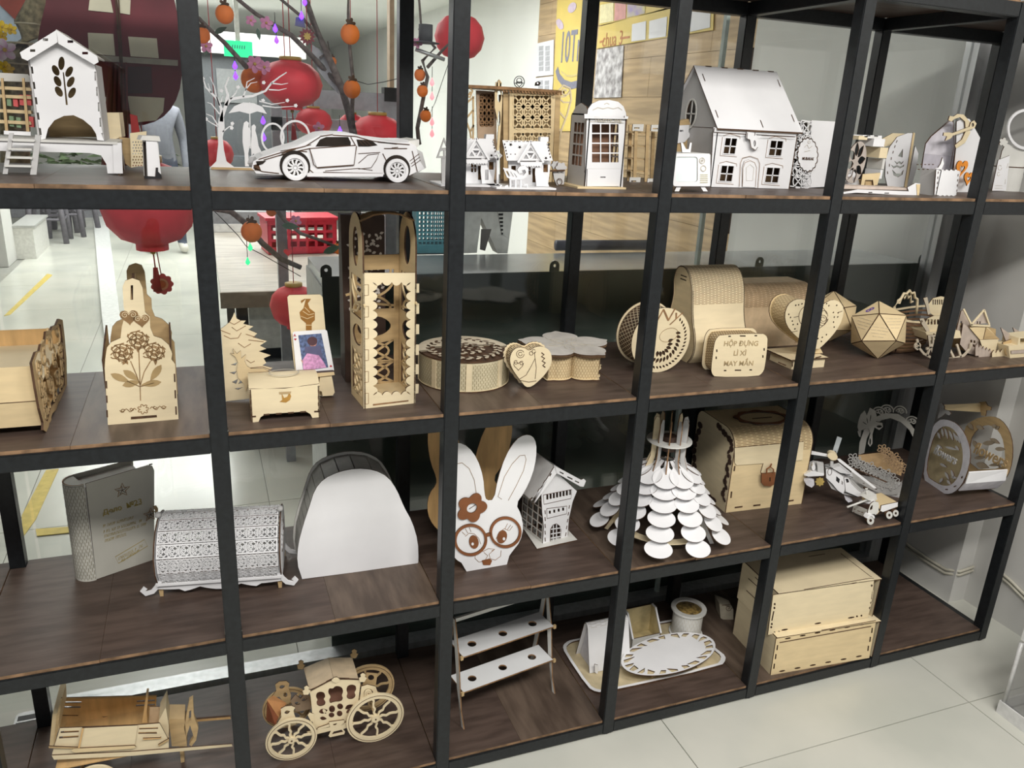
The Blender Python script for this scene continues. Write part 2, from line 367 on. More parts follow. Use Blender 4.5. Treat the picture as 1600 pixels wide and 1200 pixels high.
for nm, a, b in (('side_wall', xl, x0l), ('side_wall', xr, x0r)):
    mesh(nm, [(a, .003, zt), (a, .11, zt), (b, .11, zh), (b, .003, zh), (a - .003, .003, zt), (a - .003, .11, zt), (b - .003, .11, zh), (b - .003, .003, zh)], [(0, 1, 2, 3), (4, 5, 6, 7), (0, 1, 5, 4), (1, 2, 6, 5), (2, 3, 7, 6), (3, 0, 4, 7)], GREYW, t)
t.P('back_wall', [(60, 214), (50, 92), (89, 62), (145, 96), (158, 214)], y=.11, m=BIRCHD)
ap = t.q(88, 49); le = t.q(33, 84); re = t.q(152, 92)
for a, b in ((ap, le), (ap, re)):
    n = Vector((-(b[1] - a[1]), b[0] - a[0])).normalized() * .003
    V = [(a[0], -.012, a[1]), (b[0], -.012, b[1]), (b[0], .122, b[1]), (a[0], .122, a[1])]; V += [(x + n.x, y, z + n.y) for x, y, z in V]
    mesh('roof_panel', V, [(0, 1, 2, 3), (7, 6, 5, 4), (0, 4, 5, 1), (1, 5, 6, 2), (2, 6, 7, 3), (3, 7, 4, 0)], OFFW, t)
t.P('barge_board', [(88, 47), (90, 66), (43, 95), (34, 91), (31, 82)], dashes([(71, 62), (51, 79)], 8, 4), y=-.015)
t.P('barge_board', [(88, 47), (152, 88), (154, 97), (147, 101), (91, 68)], dashes([(110, 65), (133, 83)], 9, 4), y=-.015)
plx0, plx1 = t.q(-40, 218)[0], t.q(184, 222)[0]
box(t, 'platform', plx0, plx1, -.012, .13, zt - .004, zt, OFFW)
t.P('apron', [(-40, 219), (182, 223), (184, 271), (168, 271), (166, 256), (158, 243), (140, 239), (60, 237), (-40, 235)], y=-.008, m=WHITE)
xa = t.q(182, 223, -.008)[0]
plate(t, 'end_leg', [(-.008, zt - .004), (.12, zt - .004), (.125, 0), (.105, 0), (.09, zt * .6), (.03, zt * .6), (.012, 0), (-.008, 0)], (), .003, GREYW, 'x', xa - .003)
t.P('corner_leg', [(176, 223), (190, 223), (192, 271), (178, 271)], y=-.011, m=WHITE)
# ladder
box(t, 'ladder_step', *(t.q(16, 240, -.04)[0], t.q(52, 240, -.04)[0]), -.05, -.03, t.q(30, 234, -.04)[1], t.q(30, 231.5, -.04)[1], OFFW)
for k, (pa, pb, py) in enumerate(((20, 56, 218), (12, 52, 246), (9, 50, 259))):
    box(t, 'ladder_step', t.q(pa, py, -.04)[0], t.q(pb, py, -.04)[0], -.05, -.028, t.q(30, py, -.04)[1] - .0015, t.q(30, py, -.04)[1] + .0015, OFFW)
t.P('ladder_rail', [(14, 208), (21, 208), (12, 272), (4, 272)], y=-.045, m=GREYW); t.P('ladder_rail', [(55, 210), (64, 212), (57, 273), (47, 273)], y=-.045, m=GREYW)
# --- lattice rack on the platform, left edge of the picture
t2 = T('toy_bookcase', 'small wooden lattice bookcase at the left edge beside the white house', 'toy bookcase', (t.loc.x + t.q(20, 215)[0], t.loc.y + .03, t.loc.z + zt), 0)
fr = [(-30, 113), (45, 117), (56, 130), (64, 212), (-30, 206)]
t2.P('back_panel', [(-30, 112), (44, 116), (50, 128), (-30, 126)], y=.045, m=OFFW)
for z in (133, 146, 169, 186): t2.P('shelf', [(-30, z), (48, z + 4), (49, z + 9), (-30, z + 5)], y=.02, th=.02, m=BIRCH)
for x in (1, 34): t2.P('upright', [(x, 122), (x + 4, 122), (x + 12, 206), (x + 7, 206)], y=.0, th=.004, m=BIRCHD)
t2.P('side_panel', [(45, 118), (50, 118), (66, 214), (59, 214)], y=.03, m=GREYW); t2.P('base_strip', [(6, 204), (48, 206), (48, 212), (6, 210)], y=-.004, m=WHITE)
for k, (x, z, c) in enumerate(((10, 165, 0), (20, 166, 1), (30, 164, 1), (41, 164, 1), (14, 197, 0), (25, 199, 0), (45, 198, 1))):
    t2.P('tiny_book', [(x, z - 16), (x + 7, z - 15), (x + 8, z + 1), (x + 1, z)], y=.024, th=.014, m=(mat('sage_green', (.22, .33, .2), .7), mat('coral_red', (.7, .13, .13), .7))[c])
# --- small white tower box
t = A('tower_box', 'small white slotted tower box with flared top beside the red drape', 'box', 1, (222, 279), .25)
t.P('front_panel', [(228, 219), (246, 221), (252, 279), (231, 279)], y=0); 
t.P('side_panel', [(224, 222), (229, 222), (231, 279), (227, 278)], y=.012, m=DARK)
t.P('top_flare', [(219, 219), (222, 212), (249, 213), (251, 221)], y=-.002, th=.03, m=OFFW); t.P('foot_flange', [(226, 279), (253, 280), (252, 273), (247, 268), (247, 262), (244, 262), (243, 276), (226, 275)], y=-.003, m=BLACK)
t.P('body', [(229, 220), (247, 221), (252, 277), (231, 277)], y=.004, th=.035, m=OFFW)
# --- cream dotted card holder behind
t = A('perforated_holder', 'cream upright holder with dotted cut-outs behind the white house', 'holder', 1, (204, 268), -.1)
hd = [ell(208 + 4.2 * (k % 5) + 1.5 * ((k // 5) % 2), 222 + 4.6 * (k // 5), 1.1, 1.3, 0, 6) for k in range(45)]
t.P('front_panel', [(203, 208), (229, 205), (228, 258), (205, 262)], hd, m=BIRCHL); t.P('side_panel', [(166, 176), (186, 176), (190, 214), (172, 220)], y=.03, th=.04, m=BIRCHL)
t.P('divider', [(203, 178), (214, 181), (220, 215), (206, 216)], y=.02, m=mat('deep_red_board', (.25, .02, .02), .6)); t.P('back_panel', [(186, 214), (203, 216), (205, 262), (196, 256)], y=.02, m=BIRCHD)
# --- white tree and couple silhouette
t = A('paper_cut_tree', 'white cut-out bare tree with couple under umbrella on a wooden strip', 'cut-out', 1, (330, 264), 0)
def strokew(lines, w0, w1, nm='branch'):
    for L in lines:
        L = t.qs(L); k = len(L)
        V, F = [], []
        for i, (x, z) in enumerate(L):
            d = Vector(L[min(i + 1, k - 1)]) - Vector(L[max(i - 1, 0)]); d.normalize(); w_ = (w0 + (w1 - w0) * i / (k - 1)) / 2; n = Vector((-d.y, d.x)) * w_
            V += [(x + n.x, 0, z + n.y), (x - n.x, 0, z - n.y), (x - n.x, .003, z - n.y), (x + n.x, .003, z + n.y)]
        for i in range(k - 1):
            for j in range(4): F.append((4 * i + j, 4 * i + (j + 1) % 4, 4 * i + 4 + (j + 1) % 4, 4 * i + 4 + j))
        F += [(0, 1, 2, 3), (4 * k - 1, 4 * k - 2, 4 * k - 3, 4 * k - 4)]
        mesh(nm, V, F, WHITE, t)
t.P('trunk', [(328, 262), (338, 252), (341, 225), (340, 200), (342, 184), (350, 184), (351, 200), (348, 215), (350, 235), (354, 252), (366, 261), (412, 262), (412, 264), (328, 264)], edge=WHITE)
strokew([[(346, 190), (346, 170), (340, 155), (330, 145), (322, 137), (318, 125)], [(346, 185), (353, 165), (360, 155), (376, 152), (395, 150), (415, 142), (424, 130), (437, 120), (448, 113)], [(353, 165), (356, 148), (352, 135), (358, 120)]], .007, .002)
strokew([[(343, 165), (338, 150), (335, 135), (328, 120)], [(340, 195), (332, 182), (322, 178)], [(341, 198), (330, 192), (321, 186)], [(348, 206), (358, 198), (364, 196)], [(360, 155), (368, 146), (372, 137)], [(380, 152), (384, 140), (392, 130), (402, 128)], [(384, 142), (386, 128), (398, 122)], [(424, 130), (440, 132), (450, 130)], [(420, 140), (436, 141), (448, 138)], [(345, 160), (348, 150)], [(405, 158), (425, 163), (445, 160)], [(410, 165), (430, 168), (460, 166)], [(330, 145), (325, 130)], [(343, 178), (330, 162), (324, 160)]], .0028, .001)
for x, z in ((317, 123), (372, 136), (412, 129), (449, 157), (462, 165), (362, 200), (363, 193), (346, 142), (322, 186), (411, 157)): t.P('blossom', petals(x, z, 3.2, 5, .3, 20), y=-.001)
t.P('umbrella', [(357, 177), (366, 166), (380, 160), (396, 161), (410, 167), (417, 178), (402, 174), (390, 178), (374, 174)], y=-.001)
t.R('umbrella_pole', [[(390, 160), (391, 232)]], .002, 0, WHITE, .002)
t.P('man', [(381, 192), (385, 189), (389, 192), (388, 198), (392, 204), (391, 222), (388, 240), (389, 260), (383, 260), (382, 240), (379, 222), (379, 204)], y=-.001)
t.P('woman', [(393, 197), (397, 194), (400, 198), (399, 204), (402, 215), (404, 228), (412, 244), (404, 241), (402, 245), (396, 240), (393, 244), (392, 226), (393, 212)], y=-.001)
t.R('ring', [ell(426, 215, 17, 22, 0, 28)], .004, .012, WHITE, .003, True); t.R('ring', [ell(461, 213, 22, 24, 0, 28)], .0045, .010, WHITE, .003, True)
a, b = t.q(330, 264), t.q(490, 267); box(t, 'base_strip', a[0], b[0], -.008, .014, 0, .004, BIRCHD)
# --- sports car
t = A('model_sports_car', 'white slatted model sports car with spoked wheels', 'model car', 1, (396, 281), 0)
S = lambda L, y=0.0: t.qs(L, y)
side = [(397, 266), (393, 263), (396, 252), (408, 246), (437, 236), (462, 229), (498, 212), (520, 209), (548, 210), (580, 217), (615, 222), (638, 222), (650, 228), (655, 250), (664, 264), (648, 270), (640, 274), (615, 276), (598, 272), (480, 273), (440, 273), (400, 271)]
mid = [(404, 268), (400, 260), (404, 250), (412, 243), (440, 233), (465, 226), (500, 209), (520, 207), (548, 208), (580, 215), (615, 219), (640, 219), (650, 228), (655, 250), (660, 264), (648, 268), (640, 271), (615, 273), (598, 270), (480, 271), (440, 271), (405, 270)]
arches = []
W_ = .125
def carprof(L, y): return [(x, y, z) for x, z in (t.q(a, b) for a, b in L)]
V = carprof(side, .0) + carprof(mid, .018) + carprof(mid, W_ - .018) + carprof(side, W_)
k = len(side); F = [(r * k + i, r * k + (i + 1) % k, (r + 1) * k + (i + 1) % k, (r + 1) * k + i) for r in range(3) for i in range(k)]
for r in (0, 3):
    tr = tessellate_polygon([[Vector((v[0], v[2], 0)) for v in V[r * k:(r + 1) * k]]]); F += [tuple(i + r * k for i in q) for q in tr]
mesh('body', V, F, WHITE, t)
for nm, wl in (('side_window', [(493, 229), (500, 218), (510, 214), (544, 214), (548, 222), (548, 228)]), ('side_scoop', [(557, 218), (580, 219), (590, 227), (576, 229), (560, 229)])):
    t.P(nm, wl, y=-.0008, th=.001, m=DARK)
t.P('door_panel', [(484, 232), (556, 228), (553, 257), (495, 261)], y=-.002, th=.002)
t.R('door_gap', [[(484, 232), (490, 257), (496, 262), (553, 258), (557, 228)], [(484, 232), (556, 227)]], .0016, -.0022)
t.R('panel_line', [[(508, 246), (546, 245)], [(500, 250), (546, 246)], [(510, 242), (548, 240)], [(560, 255), (575, 242), (592, 240), (588, 250), (580, 262), (560, 264)], [(508, 267), (560, 263), (582, 266)], [(438, 236), (470, 230), (486, 226)], [(440, 240), (462, 233)], [(560, 240), (594, 238)], [(505, 269), (598, 271)], [(640, 252), (655, 240)], [(642, 256), (656, 245)], [(643, 260), (657, 250)], [(612, 231), (622, 230)], [(566, 219), (575, 228)], [(571, 219), (581, 228)], [(561, 220), (569, 228)]], .0011, -.0004)
t.R('bonnet_line', [[(404, 249), (440, 238), (478, 228), (500, 214)], [(412, 250), (446, 240), (484, 232)], [(436, 243), (470, 236), (480, 237)], [(480, 262), (492, 272)], [(598, 240), (606, 256)], [(520, 211), (556, 213), (580, 220), (620, 225)], [(500, 213), (520, 210)], [(548, 214), (556, 228)], [(590, 222), (640, 226)], [(600, 232), (636, 232)], [(644, 236), (652, 268)], [(396, 262), (410, 268), (436, 271)], [(540, 236), (552, 235)], [(499, 252), (546, 248), (548, 244), (512, 246)]], .0016, -.0006)
t.P('headlight', [(400, 252), (416, 251), (411, 256), (402, 259)], y=-.0012, th=.001, m=DARK); t.P('front_grille', [(396, 258), (404, 256), (408, 267), (398, 266)], y=-.0012, th=.001, m=BURN)
t.P('sill_skirt', [(478, 270), (600, 271), (598, 276), (480, 276)], y=-.003, th=.003)
t.P('spoiler', [(628, 222), (655, 218), (655, 228), (648, 232), (644, 226), (632, 228)], y=.01, th=W_ - .02, m=OFFW)
t.P('rear_bumper', [(650, 232), (660, 238), (666, 262), (650, 271), (646, 262)], y=.002, th=W_ - .004, m=GREYW)
for cx, cy, rp in ((461, 260, 21.5), (620, 264, 20.5)):
    for yy in (-.006, W_ - .012):
        c = t.q(cx, cy); r = rp / 880
        wl = revolve(t, 'wheel', [(r * .72, -.009), (r * .97, -.009), (r, -.006), (r, .012), (r * .72, .012)], WHITE, 32, (c[0], yy + .009, r), False, 'y', True)
        wl2 = revolve(t, 'wheel_well', [(0, .004), (r * 1.16, .004), (r * 1.16, .006), (0, .006)], DARK, 28, (c[0], yy + .0005, r + .003), False, 'y')
        revolve(wl, 'rim', [(r * .60, -.006), (r * .74, -.006), (r * .74, 0), (r * .60, 0)], WHITE, 28, (c[0], yy + .009, r), False, 'y', True)
        ribbon(wl, 'spoke', [[(c[0] + r * .12 * math.cos(a), r + r * .12 * math.sin(a)), (c[0] + r * .45 * math.cos(a + .12), r + r * .45 * math.sin(a + .12)), (c[0] + r * .64 * math.cos(a), r + r * .64 * math.sin(a))] for a in (2 * pi * q / 10 for q in range(10))], .0035, .003, WHITE, 'y', yy + .002)
        revolve(wl, 'hub', [(0, -.006), (r * .16, -.006), (r * .16, 0), (0, 0)], WHITE, 12, (c[0], yy + .009, r), False, 'y')
# --- gazebo lantern of lattice panels
t = A('lattice_lantern', 'large hexagonal cream lattice lantern behind the lace cottages', 'lantern', 1, (795, 283), 0)
def lat(px0, py0, px1, py1, nx, ny):  # interlaced lattice strokes within a pixel rectangle
    Ls = []; w_, h_ = (px1 - px0) / nx, (py1 - py0) / ny
    for i in range(nx):
        for j in range(ny):
            cx, cy = px0 + w_ * (i + .5), py0 + h_ * (j + .5); Ls.append([(cx + w_ * .62 * math.cos(a), cy + h_ * .62 * math.sin(a)) for a in (2 * pi * q / 16 for q in range(17))])
    for i in range(-ny, nx):
        Ls.append([(px0 + w_ * max(i, 0), py0 + h_ * max(-i, 0)), (px0 + w_ * min(i + ny, nx), py0 + h_ * min(nx - i, ny))])
        Ls.append([(px1 - w_ * max(i, 0), py0 + h_ * max(-i, 0)), (px1 - w_ * min(i + ny, nx), py0 + h_ * min(nx - i, ny))])
    return Ls
t.P('front_frame', [(796, 143), (868, 144), (862, 285), (795, 285)], [[(803, 149), (861, 150), (860, 200), (803, 200)], [(803, 208), (860, 208), (858, 278), (803, 278)]], m=BIRCH)
t.R('lattice', lat(803, 150, 860, 200, 4, 3) + lat(803, 208, 858, 278, 4, 4), .003, .001, BIRCH, .002)
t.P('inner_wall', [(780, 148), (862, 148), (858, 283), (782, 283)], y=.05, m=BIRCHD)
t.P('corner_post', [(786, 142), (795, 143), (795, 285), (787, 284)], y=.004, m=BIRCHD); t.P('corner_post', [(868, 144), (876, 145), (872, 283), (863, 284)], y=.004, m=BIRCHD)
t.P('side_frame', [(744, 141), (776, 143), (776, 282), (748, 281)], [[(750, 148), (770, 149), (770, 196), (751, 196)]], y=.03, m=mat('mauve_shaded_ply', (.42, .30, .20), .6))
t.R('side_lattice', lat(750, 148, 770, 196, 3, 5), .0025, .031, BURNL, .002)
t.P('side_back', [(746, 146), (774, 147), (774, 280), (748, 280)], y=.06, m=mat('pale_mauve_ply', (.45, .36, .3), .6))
rf = [t.qz(*q, t.q(800, 141)[1]) for q in ((735, 137), (782, 140), (884, 146), (880, 143), (845, 137), (780, 135))]
xc, zz = t.q(812, 141)[0], t.q(800, 141)[1]
plate(t, 'roof', [(-.10, .02), (-.04, -.012), (.095, -.012), (.135, .03), (.09, .12), (-.06, .12)], (), .006, BIRCHD, 'z', zz, BURNL)
t.R('roof_fringe', [[(785 + 5 * k, 141 + .25 * k), (787.5 + 5 * k, 144 + .25 * k)] for k in range(19)], .003, -.012, BURNL, .002)
for x, z, h in ((779, 137, 13), (840, 132, 5)): t.P('finial', [(x - 4, z + 2), (x - 3, z - h * .6), (x + 1, z - h), (x + 5, z - h * .6), (x + 3, z + 2)], [ell(x + .5, z - h * .4, 1.6, h * .3, 0, 10)], y=.0 if h > 6 else .05, m=BIRCHD if h > 6 else DARK)
t.P('scroll_leg', [(775, 128), (783, 130), (785, 155), (783, 195), (780, 235), (776, 235), (779, 195), (773, 168), (773, 145)], [ell(780, 150, 3, 10), ell(780, 185, 2, 12)], y=.0, m=BIRCH)
t.R('crest', [ell(811, 128, 8, 9, 0, 20), ell(811, 126, 4, 4, 0, 14), heart(811, 131, -5), [(803, 130), (819, 130)]], .0014, .06, BLACK, .002, True)
for xs_, mm in (((862, 1), BIRCHL), ((748, -1), BIRCHD)):
    x, s = xs_
    t.R('curl_bracket', [[(x + s * 8, 285), (x + s * 8, 240), (x + s * 14, 205), (x + s * 24, 178), (x + s * 30, 155), (x + s * 28, 138), (x + s * 18, 133), (x + s * 10, 142), (x + s * 14, 152), (x + s * 22, 150)], [(x + s * 9, 240), (x + s * 9, 150)], [(x + s * 13, 205), (x + s * 8, 195)], [(x + s * 20, 185), (x + s * 9, 172)], [(x + s * 28, 160), (x + s * 18, 160), (x + s * 9, 152)], spiral(x + s * 20, 143, 7, 2, 1, 0, 14)], .0035, .02, mm, .003)
# --- lace cottages
def cottage(px, py, nm, lab, sled, tree):
    dx, dy = px - 780, py - 292; o = lambda L: [(a + dx, b + dy) for a, b in L]
    t = A(nm, lab, 'toy house', 1, (px + (0 if sled else 8), py), 0)
    roofh = [star(798 + dx, 225 + dy, 3.4), star(812 + dx, 229 + dy, 3.4), star(853 + dx, 246 + dy, 3), star(830 + dx, 227 + dy, 2.6), ell(798 + dx, 240 + dy, 1, 1, 0, 6), ell(805 + dx, 240 + dy, 1, 1, 0, 6)]
    top, bot = (786 + dx, 219 + dy), (793 + dx, 250 + dy)
    roofh += [rct(790 + 6.5 * k + dx, 219.4 + dy, 794 + 6.5 * k + dx, 220.6 + dy) for k in range(7)] + [rct(787.6 + 1.1 * k + dx, 223 + 5 * k + dy, 789.4 + 1.1 * k + dx, 226 + 5 * k + dy) for k in range(5)] + [rct(854.5 + 1.1 * k + dx, 223 + 5 * k + dy, 856.3 + 1.1 * k + dx, 226 + 5 * k + dy) for k in range(5)]
    t.P('roof', o([(785, 218), (854, 220), (864, 250), (792, 250)]), roofh, y=.004)
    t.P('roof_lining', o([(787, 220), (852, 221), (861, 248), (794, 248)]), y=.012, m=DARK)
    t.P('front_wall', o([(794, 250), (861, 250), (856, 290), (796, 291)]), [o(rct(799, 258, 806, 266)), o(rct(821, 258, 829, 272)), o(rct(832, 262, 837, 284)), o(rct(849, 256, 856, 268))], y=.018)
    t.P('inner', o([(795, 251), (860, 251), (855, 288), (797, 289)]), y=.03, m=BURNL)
    t.P('gable', o([(829, 222), (846, 250), (812, 250)]), [o([(829, 229), (833, 235), (825, 235)]), o([(824, 238), (829, 246), (834, 238)]), o([(818, 247), (822, 240), (826, 247)]), o([(840, 247), (836, 240), (832, 247)])], y=-.004)
    t.R('gable_trim', [o([(829, 219), (809, 253)]), o([(829, 219), (849, 253)])], .004, -.006, WHITE, .002)
    t.R('gable_dot', [[(x, z), (x + 1.6, z + 1.6)] for k in range(6) for x, z in o([(812 + 3 * k, 247 - 5 * k), (846 - 3 * k, 247 - 5 * k)])], .0018, -.0075, BURN, .0004)
    sc = [(814 + 4 * k + q, 258 + (2 if q == 2 else 0)) for k in range(8) for q in (0, 2)]
    t.P('awning', o([(812, 252), (848, 252), (847, 257)] + sc[::-1]), y=-.007)
    t.P('bay', o([(838, 236), (846, 262), (858, 290), (838, 290), (836, 270)]), [o(rct(843, 268, 848, 284))] if not sled else [], y=-.003)
    t.P('chimney', o([(845, 213), (857, 213), (857, 220), (855, 221), (855, 232), (846, 232), (846, 221), (844, 219)]), y=.01, th=.012)
    t.R('window_bar', [o([(821, 265), (829, 265)]), o([(825, 258), (825, 272)])], .0015, .016, WHITE, .002)
    a, b = t.q(*o([(755, 296)])[0]), t.q(*o([(862, 297)])[0])
    x0 = t.q(*o([(768, 292)])[0])[0]; box(t, 'base_plate', x0, t.q(*o([(860, 292)])[0])[0], -.03, .06, 0, .003, WHITE)
    if sled:
        t.P('sleigh', o([(786, 261), (790, 262), (796, 262), (806, 266), (812, 272), (818, 273), (822, 268), (820, 264), (815, 265), (817, 269), (811, 270), (808, 264), (812, 259), (820, 257), (826, 263), (825, 272), (818, 279), (800, 280), (792, 276)]), [o([(790, 266), (793, 266), (797, 274), (795, 275)]), o([(796, 267), (798, 267), (803, 275), (800, 275)]), o([(802, 269), (804, 270), (808, 276), (806, 276)])], y=-.018)
        t.R('sleigh_runner', [o([(783, 288), (780, 292), (784, 295), (815, 295), (824, 292), (823, 287), (818, 288)]), o([(797, 279), (797, 294)]), o([(805, 280), (805, 294)]), o([(813, 280), (813, 294)]), o([(788, 291), (792, 289), (793, 294)])], .003, -.017, WHITE, .003)
    else:
        t.R('lamp_post', [o([(862, 293), (862, 250)]), o([(858, 292), (866, 292)]), o([(857, 246), (862, 240), (868, 246), (862, 252), (857, 246)])], .004, -.012, WHITE, .003)
    if tree:
        t.P('lace_tree', o([(779, 218), (793, 250), (767, 250)]), [o([(779, 224), (783, 234), (775, 234)]), o([(773, 240), (778, 238), (778, 247), (771, 247)]), o([(781, 238), (786, 241), (788, 247), (781, 247)])], y=.0, m=GREYW)
        t.P('tree_trunk', o([(775, 250), (781, 250), (781, 290), (775, 290)]), y=.001, m=GREYW); 
    return t
cottage(695, 289, 'lace_cottage', 'white lace toy cottage with lamp post and lace tree partly behind a post', 0, 1)
cottage(780, 293, 'lace_cottage', 'white lace toy cottage with star-cut roof and sleigh in front', 1, 0)
# --- telephone booth
t = A('toy_phone_booth', 'white toy telephone booth with barred windows and arched top', 'toy booth', 1, (912, 294))
t.W = t.q(970, 296)[0]
Z = lambda px, py: t.q(px, py)[1]
win = []
for c in range(3):
    for r in range(4):
        x0, z0 = 925 + 14.4 * c, 194 + 15.4 * r; win.append(rct(x0, z0, x0 + 12.6, z0 + 13.4))
t.P('front_panel', [(917, 180), (977, 182), (976, 210), (973, 293), (913, 293)], win)
t.P('arched_top', [(917, 183), (919, 170), (925, 162), (936, 157), (952, 156), (966, 159), (974, 166), (978, 176), (979, 184)], y=-.003)
t.R('crown_scroll', [[(926, 172), (934, 168), (942, 170), (950, 168), (958, 170), (966, 168), (972, 172)], [(944, 163), (948, 161), (952, 163)]], .0012, -.003, ENGL)
text(t, 'sign', 'TELEPHONE', .0125, ENGL, *(lambda q: (q[0], -.0036, q[1]))(t.q(949, 187.5)), sx=.95)
t.R('window_frame', [[(921, 181), (975, 182)], [(921, 190), (975, 192)]], .0008, -.0005, ENGL)
t.P('lower_panel', [(918, 264), (970, 264), (968, 291), (917, 291)], [rct(938, 276, 946, 278), rct(933, 258, 948, 260)][:1], y=-.003, m=WHITE)
t.P('cornice', [(913, 178), (919, 178), (919, 183), (976, 184), (976, 181), (982, 182), (981, 186), (913, 185)], y=-.006)
d = .085
zt_, zb = Z(917, 180), 0
for x in (0, t.W - .003):
    wn = [rct(.02 + .017 * c, zt_ * .30 + zt_ * .155 * r, .034 + .017 * c, zt_ * .43 + zt_ * .155 * r) for c in range(3) for r in range(4)]
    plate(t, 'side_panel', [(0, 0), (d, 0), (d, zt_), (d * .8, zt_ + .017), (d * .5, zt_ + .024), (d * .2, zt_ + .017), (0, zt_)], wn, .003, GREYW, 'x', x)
plate(t, 'back_panel', rct(0, 0, t.W, zt_), (), .003, BIRCH, 'y', d)
box(t, 'handset_shelf', .004, t.W - .004, d * .6, d - .001, zt_ * .3, zt_ * .95, mat('rosy_brown_board', (.3, .16, .1), .6))
box(t, 'base', -.02, t.W + .006, -.012, d + .01, 0, .004, BIRCH); plate(t, 'roof', rct(.0, .0, t.W, d), (), .003, GREYW, 'z', zt_)
# --- ladder rack
t = A('peg_rack', 'brown slatted ladder rack with white ends right of the phone booth', 'rack', 1, (982, 284), 0)
for x in (980, 989, 1007, 1016, 1031): t.P('upright', [(x + 3, 195), (x + 8, 195), (x + 5, 284), (x, 284)], y=.0 if x % 2 else .03, m=BIRCHD)
for z in (207, 228, 248, 267): t.P('rung', [(986, z - 1), (1012, z), (1011, z + 2), (985, z + 1)], y=.005, th=.03, m=BIRCHD)
for x, z in ((989, 194), (1018, 195), (984, 277), (1012, 279)): t.P('end_block', [(x, z), (x + 17, z), (x + 16, z + 11), (x - 1, z + 10)], [rct(x + 2, z + 5, x + 10, z + 7)], y=-.002, m=OFFW)
# --- tiny white cart/flower piece between cottage and booth
t = A('toy_flower_cart', 'tiny white flower cart between the sleigh cottage and the booth', 'toy cart', 1, (868, 291), .2)
t.P('cart_body', [(864, 268), (883, 269), (881, 288), (870, 290), (866, 280)], m=GREYW); t.P('flower', petals(877, 262, 9, 6, .3, 30), y=-.002, m=GREYW); t.P('flower', petals(868, 258, 7, 6, .3, 30), y=.003, m=GREYW)
t.R('handle', [[(858, 267), (882, 266)]], .003, -.004, BURN, .002); t.R('wheel', [ell(874, 284, 4, 5, 0, 14)], .0015, -.003, BURN, .001, True)
# --- retro television
t = A('toy_television', 'small white toy television with rabbit-ear aerial and splayed legs', 'toy television', 1, (1055, 300))
t.P('case_front', rrect(1052, 240, 1110, 291, 3), [rrect(1056, 245, 1090, 284, 4)], y=-.012); t.P('screen', rrect(1054, 243, 1092, 286, 3), y=-.010, m=mat('pale_screen', (.78, .86, .86), .3, .02)); 
t.P('case', [(1052, 239), (1107, 240), (1110, 291), (1052, 291)], y=-.008, th=.06, m=OFFW)
t.R('knob', [ell(1097, 251, 4, 4.5, 0, 16), ell(1099, 263, 4, 4.5, 0, 16), ell(1097, 251, 1.5, 1.5, 0, 8)], .001, -.013, ENGL, .0006, True)
t.R('speaker_slat', [[(1094, 273 + 3 * k), (1106, 273 + 3 * k)] for k in range(5)], .0008, -.013, mat('pale_yellow_groove', (.6, .55, .3), .7))
for L in ([(1058, 290), (1065, 290), (1061, 299), (1054, 299)], [(1093, 290), (1100, 290), (1106, 299), (1099, 299)]): t.P('leg', L, y=-.008)
t.P('aerial', [(1064, 223), (1067, 223), (1072, 233), (1076, 233), (1078, 223), (1081, 223), (1079, 238), (1066, 238)], y=.004)
# --- big white house
t = A('toy_house', 'large white toy house with steep roof and four-pane windows', 'toy house', 1, (1110, 293)); t.W = t.q(1232, 295)[0]
wins = [(1131, 215, 1150, 241), (1202, 219, 1222, 244), (1125, 258, 1145, 284), (1196, 261, 1217, 286)]
sk = 2
fh = [[(a + sk, b), (c + sk, b + 1), (c - sk, d_), (a - sk, d_ - 1)] for a, b, c, d_ in wins]
t.P('front_wall', [(1115, 199), (1246, 207), (1232, 295), (1110, 292)], fh)
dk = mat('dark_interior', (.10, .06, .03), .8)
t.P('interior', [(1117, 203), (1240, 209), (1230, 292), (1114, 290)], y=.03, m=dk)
for (a, b, c, d_), h in zip(wins, fh):
    mx = (a + c) / 2; my = (b + d_) / 2
    t.R('window_bar', [[(mx + sk, b), (mx - sk, d_)], [(a, my), (c, my + 1)]], .0025, .0, WHITE, .002)
    t.R('window_surround', [h], .0028, 0, WHITE, .0018, True); t.R('window_shadow_line', [[(a + sk - 4, b - 1), (a - sk - 4, d_ + 2), (c - sk + 3, d_ + 4)], [(a + sk - 3, b - 3), (mx, b - 6), (c + sk + 4, b - 2), (c + sk + 4, b + 2)]], .0009, -.0004, BURNL)
t.P('door', [(1160, 292), (1160, 262), (1163, 252), (1171, 249), (1180, 252), (1184, 260), (1182, 293)], y=-.002); t.R('door_line', [[(1155, 292), (1157, 255), (1160, 247), (1172, 244), (1184, 248), (1187, 256), (1184, 294)], [(1160, 291), (1161, 262), (1164, 254), (1172, 251), (1179, 254), (1182, 262), (1180, 292)]], .001, -.002, BURNL)
t.R('door_panel', [[(1166, 282), (1166, 262), (1172, 257), (1178, 262), (1176, 282)]], .0007, -.0024, ENGL, .0004, True)
t.P('eave_band', [(1117, 200), (1246, 207), (1243, 213), (1116, 206)], y=-.004); t.P('latch', [(1167, 206), (1177, 207), (1182, 211), (1185, 232), (1180, 234), (1174, 230), (1172, 218), (1166, 216)], [ell(1179, 224, 2, 5, 0, 10)], y=-.009); t.R('latch_line', [[(1168, 207), (1167, 216), (1172, 220), (1173, 230), (1180, 235), (1184, 230)], [(1180, 206), (1179, 212)], [(1118, 207), (1166, 210)], [(1190, 212), (1243, 214)]], .0012, -.0092)
ze = t.q(1117, 200)[1]; xe0, xe1 = t.q(1117, 200)[0], t.q(1246, 207)[0]; xb1 = t.q(1232, 296)[0]
